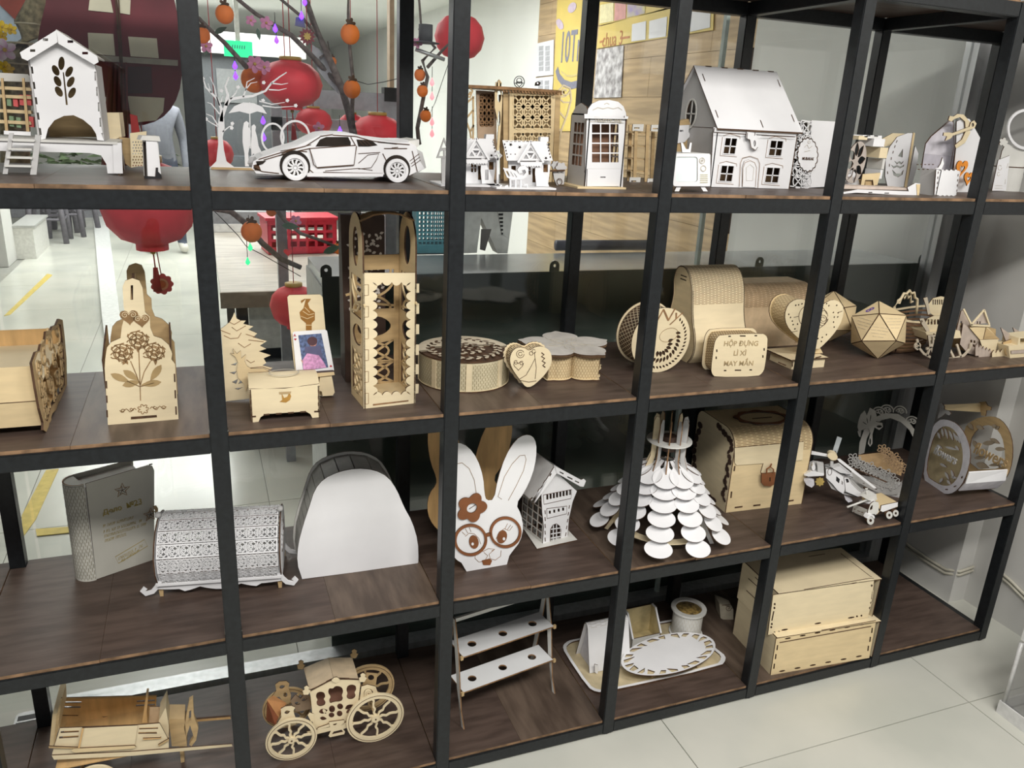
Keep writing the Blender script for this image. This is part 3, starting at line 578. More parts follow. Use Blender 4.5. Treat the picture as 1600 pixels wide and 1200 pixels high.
# gable depth from the ridge
DEP = .115; rz_ = .095; zr = ze + .132
xr0, xr1 = -.0, t.W + .006
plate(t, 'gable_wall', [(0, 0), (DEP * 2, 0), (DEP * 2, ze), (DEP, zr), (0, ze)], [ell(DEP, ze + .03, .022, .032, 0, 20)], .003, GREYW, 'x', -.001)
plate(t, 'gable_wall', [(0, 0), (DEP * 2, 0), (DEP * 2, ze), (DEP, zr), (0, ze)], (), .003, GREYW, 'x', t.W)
ribbon(t, 'oculus_bar', [[(DEP, ze - .002), (DEP, ze + .062)], [(DEP - .022, ze + .03), (DEP + .022, ze + .03)]], .003, .002, OFFW, 'x', -.003)
ribbon(t, 'oculus_ring', [ell(DEP, ze + .03, .023, .033, 0, 20)], .004, .002, OFFW, 'x', -.004, True)
ribbon(t, 'gable_line', [[(0, ze), (DEP * 2, ze)]], .0012, .001, BURN, 'x', -.0015)
for s in (1, -1):
    y0, y1 = (-.008, DEP) if s == 1 else (2 * DEP + .008, DEP); V = [(-.006, y0, ze - .004), (t.W + .010, y0, ze - .004), (t.W + .004, y1, zr + .003), (-.010, y1, zr + .003)]; V += [(x, y, z + .004) for x, y, z in V]
    rp = mesh('roof_panel', V, [(0, 1, 2, 3), (7, 6, 5, 4), (0, 4, 5, 1), (1, 5, 6, 2), (2, 6, 7, 3), (3, 7, 4, 0)], [WHITE, BURN], t, [0, 0, 1, 1, 1, 1])
    if s == 1:
        Vs, Fs = [], []
        for fx, fy in ((.04, .22), (.04, .80), (.96, .22), (.96, .80), (.54, .1)):
            n = len(Vs); x = -.004 + (t.W + .010) * fx
            for dy in (-.06, .06):
                yy = y0 + (y1 - y0) * (fy + dy); zz2 = ze + .0005 + (zr - ze + .007) * (fy + dy)
                Vs += [(x - .0012, yy, zz2 + .0005), (x + .0012, yy, zz2 + .0005)]
            Fs.append((n, n + 1, n + 3, n + 2))
        mesh('roof_slot', Vs, Fs, BURN, rp, fix=False)['kind'] = 'stuff'
boxes(t, 'ridge_joint', [(t.W * (.1 + .2 * k), t.W * (.17 + .2 * k), DEP - .003, DEP + .003, zr + .006, zr + .008) for k in range(5)], BURN)
# piece behind the television
t = A('slotted_block', 'small cream and white slotted block behind the television', 'toy', 1, (1064, 286), 0)
t.P('cap', [(1062, 189), (1076, 186), (1079, 195), (1062, 196)], th=.02, m=BIRCHD); t.P('front', [(1058, 196), (1077, 195), (1076, 206), (1079, 212), (1070, 222), (1058, 224)], [rct(1062, 203, 1068, 206)], th=.02); t.P('lower', [(1056, 213), (1074, 218), (1070, 286), (1056, 286)], th=.03, y=.004, m=BIRCHD)
# --- MUBARAK lace box
t = A('greeting_box', 'white box with lace side panel and oval plaque reading MUBARAK', 'box', 1, (1250, 294))
t.P('front_panel', [(1268, 188), (1306, 190), (1300, 291), (1254, 294)], y=.006, m=WHITE)
t.P('body', [(1262, 189), (1306, 190), (1300, 290), (1256, 292)], y=.01, th=.07, m=OFFW)
lp = lambda L: L
t.R('lace_panel', lat(1240, 192, 1266, 292, 2, 6) + [[(1252, 188), (1228, 290)], [(1268, 190), (1254, 292)], [(1252, 188), (1268, 190)], [(1228, 290), (1254, 293)]] + [spiral(1250 - k * 3, 205 + 16 * k, 8, 2, 1.2, k, 14) for k in range(5)], .0022, -.002, WHITE, .002)
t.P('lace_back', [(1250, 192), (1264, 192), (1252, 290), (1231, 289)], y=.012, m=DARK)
pl_ = petals(1262, 242, 1, 16, .08, 64)
t.P('plaque_rim', [(1262 + (a - 1262) * 17, 242 + (b - 242) * 28) for a, b in pl_], y=-.004, th=.002, m=BURN)
t.P('plaque', [(1262 + (a - 1262) * 15.5, 242 + (b - 242) * 26) for a, b in pl_], y=-.0055, th=.002, m=WHITE)
q = t.q(1260, 248); text(t, 'plaque_text', 'MUBARAK', .0098, BURN, q[0], -.006, q[1], bold=.0002, sx=.8)
t.R('plaque_script', [[(1257, 230), (1261, 226), (1264, 232), (1269, 228)], [(1257, 237), (1266, 235)], ell(1264, 222, 2, 2, 0, 8)], .0008, -.006, ENGL)
t.P('finial_ring', ell(1257, 211, 5, 6), [ell(1257, 211, 3, 4)], y=-.003); t.P('finial_ring', ell(1249, 272, 5, 6), [ell(1249, 272, 3, 4)], y=-.003)
# --- wheel drum, fan basket, tray
t = A('drum_wheel', 'greyish toy mill wheel with heart-shaped spokes', 'toy wheel', 1, (1335, 298), 0)
c = t.q(1337, 254)
hh = []
for k in range(8):
    a = 2 * pi * k / 8 + .2; hh.append(leaf(c[0] + .006 * math.cos(a), c[1] + .010 * math.sin(a), .024, .013, a))
for yy, mm in ((0, mat('taupe_board', (.44, .39, .35), .6)), (.06, BIRCHD)):
    plate(t, 'wheel_disc', ell(c[0], c[1], .031, .051, -.1, 30), [[(p[0], c[1] + (p[1] - c[1]) * 1.5) for p in h] for h in hh], .003, mm, 'y', yy)
slat = [(1345, 219), (1355, 212), (1370, 216), (1380, 230), (1384, 248), (1380, 265), (1372, 280)]
for k in range(len(slat) - 1):
    a, b = t.q(*slat[k]), t.q(*slat[k + 1]); o = box(t, 'paddle', a[0] - .004, b[0] + .006 if b[0] > a[0] else a[0] + .004, .004, .056, min(a[1], b[1]) + .001, max(a[1], b[1]) - .001, (BIRCHL, OFFW, WHITE)[k % 3])
t.P('top_strip', [(1323, 210), (1378, 212), (1378, 217), (1326, 217)], [rct(1330 + 12 * k, 211.5, 1336 + 12 * k, 213.5) for k in range(4)], y=.05); t.P('stand_leg', [(1348, 272), (1376, 270), (1371, 289), (1365, 290), (1364, 281), (1352, 281), (1350, 290), (1345, 290)], y=-.004, m=BIRCH)
t.P('stand_block', [(1352, 282), (1364, 282), (1364, 290), (1352, 290)], y=.002, th=.03, m=BIRCHD)
t = A('grinning_basket', 'white quarter-round toy basket with pumpkin-style grin cut-outs', 'toy basket', 1, (1388, 293), 0)
t.P('front_panel', [(1387, 292), (1383, 275), (1384, 250), (1390, 230), (1402, 214), (1418, 208), (1427, 208), (1413, 292)], [[(1403, 244), (1411, 232), (1410, 246)], [(1394, 265), (1400, 271), (1407, 271), (1412, 265), (1410, 273), (1403, 277), (1396, 274)], [(1392, 257), (1396, 260), (1401, 258), (1406, 260), (1413, 257), (1412, 260), (1406, 263), (1401, 261), (1396, 263)], [(1397, 251), (1401, 254), (1405, 252), (1409, 254), (1412, 251), (1411, 254), (1408, 257), (1404, 255), (1401, 257)]])
t.P('rim', [(1427, 207), (1430, 208), (1417, 293), (1413, 292)], y=-.002, m=BIRCH); t.P('rear_panel', [(1430, 228), (1435, 240), (1432, 265), (1424, 292), (1417, 292)], y=.05)
t.P('top_board', [(1378, 217), (1395, 208), (1421, 209), (1418, 211), (1396, 226), (1380, 230)], y=.04, m=BIRCHL); t.R('slot', [[(1402 - 3.1 * k, 219 + 7.5 * k * (1 + .06 * k)), (1400 - 2.6 * k, 223 + 7.5 * k * (1 + .06 * k))] for k in range(6)], .0022, -.0003)
t = A('craft_tray', 'low white tray with slotted front under the mill wheel', 'tray', 1, (1322, 303), 0)
t.P('front_lip', [(1338, 301), (1436, 306), (1438, 287), (1430, 286), (1418, 293), (1420, 299), (1340, 296), (1318, 300), (1318, 303)], [rct(1357, 300, 1363, 301.6), rct(1382, 301, 1389, 302.6)], th=.003)
t.P('bed', [(1318, 290), (1420, 294), (1420, 297), (1318, 295)], y=.004, th=.05, m=mat('pinkish_board', (.62, .52, .45), .6)); t.P('side_stop', [(1432, 288), (1438, 288), (1436, 306), (1433, 305)], y=-.001, m=BIRCH)
t = A('tombstone_plaque', 'tiny white round-topped plaque on the slotted tray', 'plaque', 1, (1322, 297), 0)
t.P('plate', [(1318, 292), (1318, 268), (1325, 264), (1333, 266), (1340, 275), (1344, 292)]); t.R('scratch', [[(1325, 272), (1330, 270)], [(1324, 278), (1332, 274)], [(1325, 276), (1327, 281)]], .001)
# --- bow and arrow bag
t = A('gift_bag_box', 'white tapered gift box with cream bow-and-arrow ornament', 'box', 1, (1484, 300), .12)
t.P('front_panel', [(1490, 262), (1494, 226), (1495, 190), (1506, 184), (1515, 186), (1533, 218), (1516, 300), (1484, 302)], m=WHITE)
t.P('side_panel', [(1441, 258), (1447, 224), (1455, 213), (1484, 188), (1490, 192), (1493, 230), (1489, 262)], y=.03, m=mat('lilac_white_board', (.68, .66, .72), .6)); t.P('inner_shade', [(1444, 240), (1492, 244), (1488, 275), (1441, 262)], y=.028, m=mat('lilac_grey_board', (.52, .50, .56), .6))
t.P('bow', [(1484, 181), (1482, 188), (1487, 190), (1491, 186), (1500, 183), (1508, 190), (1509, 205), (1503, 218), (1492, 227), (1494, 232), (1508, 223), (1516, 208), (1515, 190), (1506, 179), (1496, 178), (1490, 182)], y=-.005, m=BIRCHL)
t.R('bow_string', [[(1489, 187), (1491, 228), (1484, 262)], [(1447, 224), (1455, 213), (1484, 189)], [(1494, 226), (1490, 262)]], .0013, -.004)
t.P('arrow', [(1474, 212), (1475, 207), (1484, 207), (1488, 208), (1515, 198), (1517, 191), (1522, 188), (1526, 193), (1523, 200), (1517, 202), (1489, 212), (1486, 216), (1477, 220), (1480, 213)], [ell(1520, 195, 2, 3, 0, 10)], y=-.008, m=BIRCHL)
om = mat('orange_felt', (.85, .30, .04), .7); c = t.q(1503, 262)
ho = t.q(1503, 262, -.02)
plate(t, 'orange_heart', heart(ho[0], ho[1], .026), [heart(ho[0] + .002, ho[1] - .003, .011)], .003, om, 'y', -.02); ho = t.q(1513, 278, -.022)
plate(t, 'orange_heart', heart(ho[0], ho[1], .021), [heart(ho[0] + .001, ho[1] - .002, .008)], .003, om, 'y', -.023)
# --- plain white cube box with curled tab
t = A('cube_box', 'plain small white cube box with curled corner tab before the hearts', 'box', 1, (1462, 306))
t.P('front_panel', castel(1463, 1499, 265, 1.6, 5) + [(1494, 305)] + [(1493 - 3.4 * k, 305 + 1.5 * (k % 2)) for k in range(9)] + [(1460, 304)], y=0)
t.R('corner_joint', [[(1466 - .6 * k, 268 + 8 * k), (1465.6 - .6 * k, 271.5 + 8 * k)] for k in range(4)] + [[(1497 - .6 * k, 272 + 8 * k), (1496.6 - .6 * k, 275.5 + 8 * k)] for k in range(4)], .002, -.0002)
zz = t.q(1480, 266)[1]; wv = t.q(1496, 300)[0]
plate(t, 'side_panel', rct(0, 0, .058, zz), (), .003, GREYW, 'x', -.001); box(t, 'body', .002, wv - .001, .003, .055, 0, zz - .002, WHITE); t.P('curl_tab', [(1460, 263), (1466, 262), (1470, 256), (1473, 246), (1475, 256), (1471, 265)], y=.002)
t.R('edge_slot', [[(1432 + 6 * k, 257), (1435 + 6 * k, 257)] for k in range(5)] + [[(1434 + 7 * k, 264.5), (1437 + 7 * k, 264.8)] for k in range(4)], .002, .03)
# --- ring-top stand at the right edge
t = A('ring_top_stand', 'white stand with large round ring at the right edge', 'stand', 1, (1549, 299), 0)
t.R('ring', [ell(1603, 202, 29, 30, 0, 36)], .0075, .03, WHITE, .004, True); t.P('stem', [(1572, 224), (1590, 232), (1615, 236), (1615, 260), (1560, 262), (1566, 236)], y=.034, m=OFFW)
t.P('card', [(1560, 250), (1578, 243), (1572, 298), (1550, 298)], y=.0); t.R('card_mark', [[(1555, 290), (1566, 290)], [(1554, 294), (1566, 294)], [(1575, 255), (1573, 263)], [(1571, 280), (1570, 288)], ell(1562, 262, 3, 4, 0, 10), ell(1560, 272, 2, 3, 0, 8)], .0008, -.0001, ENGL)
t.P('scroll', petals(1568, 222, 7, 5, .35, 30), y=.02, m=OFFW)
t = A('flex_cut_box', 'round-fronted pale box with flex-cut side at the right edge', 'box', 1, (1570, 299), 0)
pr_ = [(x, y) for x, y in ell(.04, .04, .04, .04, 0, 14, pi * 1.0, pi * 1.9)]
sheet(t, 'flex_wall', pr_, 0, .066, OFFW, 'z', .003); slits(t, 'flex_slit', pr_, 0.004, .062, 3, .0022, 'z', m=ENGL, side=-1); plate(t, 'lid', ell(.04, .04, .041, .041), (), .003, OFFW, 'z', .066)
# ================================================================== ROW 2
def curls(x0, z0, x1, z1, n, seed=1, s=1.0):
    """scroll-work polylines filling a rectangle"""
    rg = random.Random(seed); R = []
    for k in range(n):
        x, z = x0 + (x1 - x0) * rg.random(), z0 + (z1 - z0) * rg.random(); r = s * (.5 + .5 * rg.random()); R.append(spiral(x, z, r, r * .25, 1.1 * (1 if rg.random() > .5 else -1), rg.random() * 6, 12))
    return R
# --- trough with lace end panel
t = A('lace_end_trough', 'honey plywood trough with scrolled lace end panel at left edge', 'tray', 2, (72, 676), 0)
X = lambda L, x=0.0: [t.qx(a, b, x) for a, b in L]
ol = [(74, 676), (68, 672), (68, 660), (62, 638), (56, 605), (50, 567), (56, 550), (62, 548), (64, 538), (70, 535), (72, 518), (80, 516), (82, 510), (88, 508), (92, 498), (98, 500), (101, 525), (104, 560), (105, 608), (102, 612), (98, 622), (92, 628), (88, 640), (82, 646), (78, 658)]
poly = X(ol)
ys_ = [p[0] for p in poly]; zs_ = [p[1] for p in poly]
inner = [(sum(ys_) / len(ys_) + (a - sum(ys_) / len(ys_)) * .86, sum(zs_) / len(zs_) + (b - sum(zs_) / len(zs_)) * .86 + .004) for a, b in poly]
plate(t, 'end_panel', poly, [inner], .004, BIRCHD, 'x', -.004, BURN)
cy, cz = sum(ys_) / len(ys_), sum(zs_) / len(zs_)
sc = []
for k, (a, b) in enumerate(X([(62, 575), (70, 555), (80, 535), (92, 520), (66, 600), (76, 580), (86, 560), (96, 545), (72, 622), (82, 605), (92, 588), (100, 570), (78, 640), (88, 622), (97, 600), (74, 655)])):
    sc.append(spiral(a, b, .026, .004, 1.3 * (1 if k % 2 else -1), k * 1.3, 14)); sc.append(leaf(a, b, .03, .014, k * .9))
ribbon(t, 'scrollwork', sc, .0042, .003, BIRCHD, 'x', -.0035)
fb, fm, ft, bt, bm = X([(70, 664), (63, 626), (55, 572), (96, 503), (100, 600)])
L_ = -.30
for nm, p, q, mm in (('front_wall', fb, fm, BIRCH), ('upper_front', fm, ft, BIRCH), ('back_wall', (bt[0] - .006, .02), (bt[0] - .006, bt[1] - .012), PINE)):
    n = Vector((-(q[1] - p[1]), q[0] - p[0])).normalized() * .003
    V = [(L_, p[0], p[1]), (-.004, p[0], p[1]), (-.004, q[0], q[1]), (L_, q[0], q[1])]; V += [(x, y + abs(n.x), z) for x, y, z in V]
    mesh(nm, V, [(0, 1, 2, 3), (7, 6, 5, 4), (0, 4, 5, 1), (1, 5, 6, 2), (2, 6, 7, 3), (3, 7, 4, 0)], mm, t)
mz = .02; box(t, 'floor_panel', L_, -.004, fb[0] + .003, bt[0] - .006, mz, mz + .003, PINE); box(t, 'ledge', L_, -.004, fm[0] + .004, bt[0] - .007, ft[1] * .62, ft[1] * .62 + .003, BIRCHL)
ribbon(t, 'seam', [[(L_, fm[1]), (-.004, fm[1])]], .0012, .0006, BURN, 'y', fm[0] - .0006)
# --- rose carry box
t = B('rose_gift_carrier', 'plywood gift carrier engraved with three roses, tall handle and heart emblems', 'gift box', 2, (169, 664.5), (279, 655))
cv = lambda L: [(.2833 * a, 380 + .2833 * b) for a, b in L]
fo = cv([(595, 1003), (577, 690), (580, 640), (590, 575), (615, 545), (665, 523), (672, 460), (690, 395), (682, 350), (676, 240), (690, 208), (730, 193), (768, 206), (786, 245), (800, 380), (826, 405), (829, 465), (848, 512), (890, 525), (930, 560), (950, 608), (945, 640), (965, 665), (985, 972)])
fl_ = t.qs(fo)
plate(t, 'front_panel', fl_, [t.qs(cv(rct(720, 232, 734, 312)))], .0035, BIRCHL, 'y', 0)
zmax = max(p[1] for p in fl_); dpt = .15
hd = t.qs(cv([(716, 335), (748, 335), (748, 300), (716, 300)]))
plate(t, 'back_panel', fl_, [[(p[0], p[1]) for p in t.qs(cv(ell(735, 320, 8, 12, 0, 10)))]], .0035, BIRCHD, 'y', dpt)
zs2 = zmax * .56
for x in (.002, t.W - .005): plate(t, 'side_panel', [(.0035, 0), (dpt, 0), (dpt, zs2), (.0035, zs2 * .82)], (), .003, BIRCHD, 'x', x)
box(t, 'floor_panel', .004, t.W - .004, .004, dpt, .004, .008, BIRCHD)
hx = t.q(*cv([(728, 250)])[0])[0]; plate(t, 'handle_bar', [(.0, zmax * .86), (.01, zmax * .93), (dpt * .5, zmax * .98), (dpt - .01, zmax * .93), (dpt, zmax * .86), (dpt * .5, zmax * .90)], (), .005, BIRCHD, 'x', hx - .002)
def rose(c, r, y, tt, m1=ENGR):
    x, z = c; tt.__class__; ls = [spiral(x, z, r * .1, r * .95, 2.1, k * 2.1, 22) for k in range(2)] + [ell(x + r * .62 * math.cos(a), z + r * .55 * math.sin(a), r * .42, r * .3, a, 10) for a in (.2, 1.3, 2.4, 3.5, 4.6, 5.6)]
    return ls
roses = []
for px in ((760, 535), (672, 605), (850, 600)):
    c = t.q(*cv([px])[0]); roses += rose(c, .0195, 0, t)
ribbon(t, 'rose_engraving', roses, .0019, .0005, ENGR, 'y', -.0005)
pl = lambda nm, L, m=ENGR: t.P(nm, cv(L), y=-.0006, th=.0008, m=m, edge=m)
for x, z, a in ((700, 655, 2.3), (690, 650, 1.2), (835, 645, .6), (860, 650, 1.7), (760, 580, 1.6)): 
    c = t.q(*cv([(x, z)])[0]); plate(t, 'sepal_engraving', leaf(c[0], c[1] + .004, .012, .005, -a), (), .0008, ENGR, 'y', -.0006, ENGR)
for x, z, l, a in ((610, 720, .036, -.55), (680, 700, .033, -.75), (675, 785, .032, .18), (890, 670, .038, pi + .95), (890, 765, .036, pi + .1)):
    c = t.q(*cv([(x, z)])[0]); plate(t, 'leaf_engraving', leaf(c[0], c[1], l, .013, a), (), .0008, mat('engraved_tan', (.40, .28, .13), .8), 'y', -.0006, ENGR)
t.R('stem_engraving', [cv([(765, 580), (770, 700), (775, 868)]), cv([(720, 650), (750, 720), (772, 780)]), cv([(830, 650), (795, 710), (775, 780)]), cv([(770, 790), (700, 760)]), cv([(775, 790), (850, 770)])], .0015, 0, ENGR)
for px, s in (((712, 405), .0165), ((780, 425), .0145)):
    c = t.q(*cv([px])[0]); plate(t, 'heart_engraving', heart(c[0], c[1], s), (), .0008, ENGR, 'y', -.0006, ENGR); ribbon(t, 'heart_filigree', [spiral(c[0] - s * .4, c[1] + s * .2, s * .4, .001, 1.5, 0, 12), spiral(c[0] + s * .4, c[1] + s * .2, s * .4, .001, -1.5, 3, 12)], .0009, .0004, BIRCHL, 'y', -.0009)
c0 = t.q(*cv([(790, 915)])[0]); sw = [petals(c0[0], c0[1], .010, 7, .5, 40)]
for s in (1, -1): sw += [[(c0[0] + s * (.012 + .028 * k / 10), c0[1] + .0035 * math.sin(k * 1.3)) for k in range(11)], spiral(c0[0] + s * .035, c0[1], .004, .001, 1, 0, 8), spiral(c0[0] + s * .02, c0[1] + .002, .004, .001, -1, 0, 8)]
ribbon(t, 'border_engraving', sw, .0014, .0005, ENGR, 'y', -.0005)
t.P('slot', cv([(722, 958), (864, 948), (866, 960), (722, 972)]), y=-.0006, th=.0008, m=BURN)
t.R('edge_joint', [cv([(586 + 2 * k, 760 + 80 * k), (588 + 2 * k, 800 + 80 * k)]) for k in range(3)] + [cv([(962 + 4 * k, 720 + 90 * k), (964 + 4 * k, 765 + 90 * k)]) for k in range(3)], .0025, -.0002)
# --- conifer stand with deer
t = A('deer_tree_stand', 'plywood conifer cut-out with leaping deer leaning behind the small chest', 'cut-out', 2, (353, 628), -.05)
ot = [(353, 627), (346, 522), (345, 514), (352, 509), (359, 503), (364, 494), (366, 488), (370, 498), (376, 501), (384, 501), (380, 506), (396, 510), (388, 515), (402, 521), (395, 527), (417, 533), (406, 540), (416, 545), (404, 549), (423, 555), (412, 560), (416, 567), (410, 571), (426, 575), (418, 579), (435, 581), (434, 585), (424, 588), (400, 592), (398, 622)]
t.P('tree_panel', ot, [[(360, 570), (371, 566), (368, 571)], [(358, 582), (370, 580), (366, 585)], [(362, 597), (372, 592), (369, 600)], [(366, 607), (380, 605), (372, 609)], [(372, 600), (378, 590), (380, 598)]], m=BIRCHL)
t.R('bough_cut', [[(358, 503), (366, 507), (376, 501)], [(362, 511), (370, 517), (384, 509)], [(350, 524), (360, 529), (372, 528), (377, 520)], [(372, 536), (382, 543), (392, 537)], [(385, 562), (392, 567), (398, 564)], [(380, 570), (388, 575), (410, 573), (424, 578)], [(345, 516), (360, 522)], [(384, 522), (400, 527)], [(388, 531), (412, 534)]], .0012, 0, BURNL)
t.P('deer', [(372, 566), (368, 558), (360, 552), (366, 553), (364, 545), (370, 553), (376, 548), (377, 560), (384, 554), (382, 564), (386, 572), (392, 576), (412, 576), (430, 586), (400, 590), (388, 600), (384, 612), (381, 600), (372, 590), (370, 578)], y=-.003, m=BIRCH)
# --- photo card easel
t = A('card_easel', 'leaning plywood easel with engraved vase carrying a playing card', 'easel', 2, (496, 620), 0)
lean = Vector
t.P('back_panel', rrect(449, 461, 504, 600, 4)[:0] + [(449, 464), (452, 461), (500, 460), (504, 464), (515, 585), (522, 612), (519, 617), (500, 619), (497, 612), (490, 614), (466, 612), (458, 560)], m=BIRCHL)
t.P('vase_engraving', [(478, 467), (471, 474), (470, 470), (476, 467), (486, 467), (481, 474), (484, 482), (492, 488), (492, 500), (487, 505), (487, 516), (478, 516), (478, 505), (470, 498), (468, 488), (474, 482), (476, 475)], y=-.0006, th=.0008, m=mat('vase_brown', (.30, .14, .03), .7), edge=ENGR)
t.R('vase_line', [[(473, 486), (482, 492), (491, 490)], [(470, 494), (480, 498), (490, 494)], [(478, 508), (487, 508)], [(476, 480), (484, 488)]], .0012, -.0006, BIRCH)
t.P('ledge', [(495, 583), (522, 581), (523, 586), (496, 589)], y=-.02, th=.024, m=BIRCH, edge=DBR); t.P('foot', [(500, 586), (518, 585), (523, 613), (520, 618), (504, 619), (503, 612), (498, 610)], y=-.016, m=BIRCHL)
tk = T('photo_playing_card', 'ace of hearts playing card with a printed couple photo', 'card', (t.loc.x, t.loc.y - .006, t.loc.z), 0)
tk.P('card', [(457, 520), (460, 518), (508, 515), (511, 517), (522, 578), (520, 581), (466, 585), (463, 583)], th=.0006, m=mat('card_white', (.84, .84, .86), .35, .02), edge=OFFW)
tk.P('picture', [(466, 524), (502, 521), (513, 574), (474, 580)], y=-.0004, th=.0004, m=mat('print_blue_grey', (.16, .22, .42), .5, .6, 160, col2=(.06, .08, .14)))
skin = mat('print_skin', (.45, .22, .18), .5, .3, 200)
for nm, L, m_ in (('print_dark_hair', ell(488, 533, 8, 7, 0, 14), mat('print_hair', (.10, .05, .06), .5)), ('print_face', ell(489, 536, 6, 6, 0, 14), skin), ('print_shoulder', [(476, 542), (500, 540), (505, 560), (478, 562)], mat('print_shirt_dark', (.12, .12, .22), .5)), ('print_pink_shirt', [(473, 562), (480, 552), (498, 555), (506, 566), (510, 574), (474, 579)], mat('print_pink', (.68, .35, .60), .5, .3, 150)), ('print_face', ell(488, 550, 7.5, 6, 0, 14), skin), ('print_arm', [(470, 562), (474, 564), (490, 570), (500, 560), (503, 564), (492, 577), (476, 574)], mat('print_arm_skin', (.62, .36, .30), .5, .2, 150))):
    tk.P(nm, L, y=-.0009 - .0002 * len(nm) / 20, th=.0003, m=m_, edge=m_)
q = tk.q(460.5, 524); text(tk, 'ace_letter', 'A', .008, mat('print_red', (.5, .02, .04), .5), q[0], -.0008, q[1]); c = tk.q(461.5, 530); plate(tk, 'heart_pip', heart(c[0], c[1], .0028, 14), (), .0003, mat('print_red', (.5, .02, .04), .5), 'y', -.0006); c = tk.q(517, 572); plate(tk, 'heart_pip', heart(c[0], c[1], -.0028, 14), (), .0003, mat('print_red', (.5, .02, .04), .5), 'y', -.0006)
# --- small chest
t = B('small_chest', 'small plywood chest with bird engraving and cut-out feet', 'chest', 2, (393.5, 660), (499.5, 652.5))
t.P('front_panel', [(389, 608), (445, 607), (499, 600), (500, 652), (488, 653), (485, 647), (478, 643), (415, 647), (407, 652), (404, 659), (394, 660)], m=BIRCHL)
zt = t.q(389, 609)[1]; dp = .105
for x in (-.001, t.W - .002): plate(t, 'side_panel', [(0, 0), (.02, 0), (.03, .012), (dp - .03, .012), (dp - .02, 0), (dp, 0), (dp, zt), (dp * .5, zt + .010), (0, zt)], (), .003, BIRCH, 'x', x)
pr_ = [(dp * i / 10, zt + .010 * math.sin(pi * i / 10)) for i in range(11)]
sheet(t, 'lid', pr_, -.002, t.W + .002, BIRCHL, 'x', .003, BURN); plate(t, 'back_panel', rct(0, .01, t.W, zt), (), .003, BIRCHD, 'y', dp)
mesh('lid_engraving', [(t.W * .52 + .03 * math.cos(a), dp * .5 + .022 * math.sin(a), zt + .0142) for a in (2 * pi * k / 20 for k in range(20))] + [(t.W * .52 + .027 * math.cos(a), dp * .5 + .019 * math.sin(a), zt + .0142) for a in (2 * pi * k / 20 for k in range(20))], [(k, (k + 1) % 20, 20 + (k + 1) % 20, 20 + k) for k in range(20)], ENGL, t, fix=False)
t.P('bird_engraving', [(440, 614), (444, 622), (449, 620), (452, 613), (455, 619), (453, 625), (447, 629), (437, 628), (441, 625)], y=-.0006, th=.0008, m=mat('amber_burn', (.45, .24, .05), .7), edge=ENGR)
t.P('thumb_tab', [(436, 613), (455, 612), (454, 615), (437, 616)], y=-.001, th=.001, m=BIRCHD)
t.R('finger_joint', [[(412 + 19 * k, 648 - 1.4 * k), (421 + 19 * k, 647.3 - 1.4 * k)] for k in range(4)] + [[(394, 651), (400, 650.5)], [(491, 643), (500, 642.5)]], .003, -.0002)
t.R('corner_joint', [[(391 + .6 * k, 616 + 10 * k), (391.5 + .6 * k, 621 + 10 * k)] for k in range(4)] + [[(497.5, 609 + 10 * k), (497.8, 614 + 10 * k)] for k in range(4)], .002, -.0002)
# --- dark pierced panel box behind the tall lantern
t = A('dark_pierced_lantern', 'dark brown pierced lantern standing behind the tall birch lantern', 'lantern', 2, (540, 597), 0)
ho = [leaf(*t.q(548 + 7.5 * (k % 7) + 2 * ((k // 7) % 2), 365 + 9.5 * (k // 7)), .010, .006, k * 1.1, 4) for k in range(140)]
t.P('front_panel', [(532, 336), (600, 336), (604, 598), (541, 599)], [], m=DBR); 
cream = mat('light_through_cutouts', (.70, .64, .58), .7)
V, F = [], []
for h in ho[:98]:
    n = len(V); V += [(a, -.0008, b) for a, b in h]; F.append(tuple(range(n, n + len(h))))
o = mesh('pierced_mark', V, F, cream, t, fix=False); o['kind'] = 'stuff'
x1 = t.q(602, 598)[0]; box(t, 'body', .0, x1, .003, .06, 0, t.q(560, 338)[1], DBR)
# --- tall lantern
t = B('tall_lantern', 'tall birch plywood lantern with scalloped window and arched handle', 'lantern', 2, (569, 639), (649, 630))
sx = lambda L: [(.30833 * a + 330, .30833 * b + 320) for a, b in L]
bd = [(770, 1035), (770, 345), (1035, 345)]
sca = []
for k in range(5): sca += ell(862 + 31.0 * k, 408, 15, 14, 0, 5, pi, 0)
right = []
for k in range(12): right += [(985 + 0, 425 + 43 * k)] + ell(1002, 440 + 43 * k, 20, 20, 0, 4, -pi / 2 + pi * 2, -pi / 2 + pi)
top_ = [p for k in range(4) for p in ell(868 + 36 * k, 402, 17, 13, 0, 5, pi, 0)]
rt_ = [p for k in range(11) for p in ell(1004, 425 + 45 * k, 17, 21, 0, 5, 3 * pi / 2, pi / 2)]
bt_ = [p for k in range(4) for p in ell(978 - 40 * k, 935, 19, 15, 0, 5, 0, -pi)]
lt_ = [p for k in range(11) for p in ell(822, 895 - 45 * k, 18, 21, 0, 5, pi / 2, -pi / 2)]
def scallop(p, q, n, d):
    R = []; dx, dy = (q[0] - p[0]) / n, (q[1] - p[1]) / n
    L = math.hypot(dx, dy); nx, ny = -dy / L * d, dx / L * d  # towards the opening
    for i in range(n):
        for j in range(6): f = j / 6; R.append((p[0] + dx * (i + f) + nx * math.sin(pi * f) ** .7, p[1] + dy * (i + f) + ny * math.sin(pi * f) ** .7))
    return R
hole = scallop((818, 392), (1012, 392), 4, 18) + scallop((1012, 392), (1010, 962), 12, 24) + scallop((1010, 962), (820, 966), 4, 18) + scallop((820, 966), (818, 392), 12, 24)
frp = [(770, 1035), (770, 995), (795, 990), (795, 935), (770, 930)]
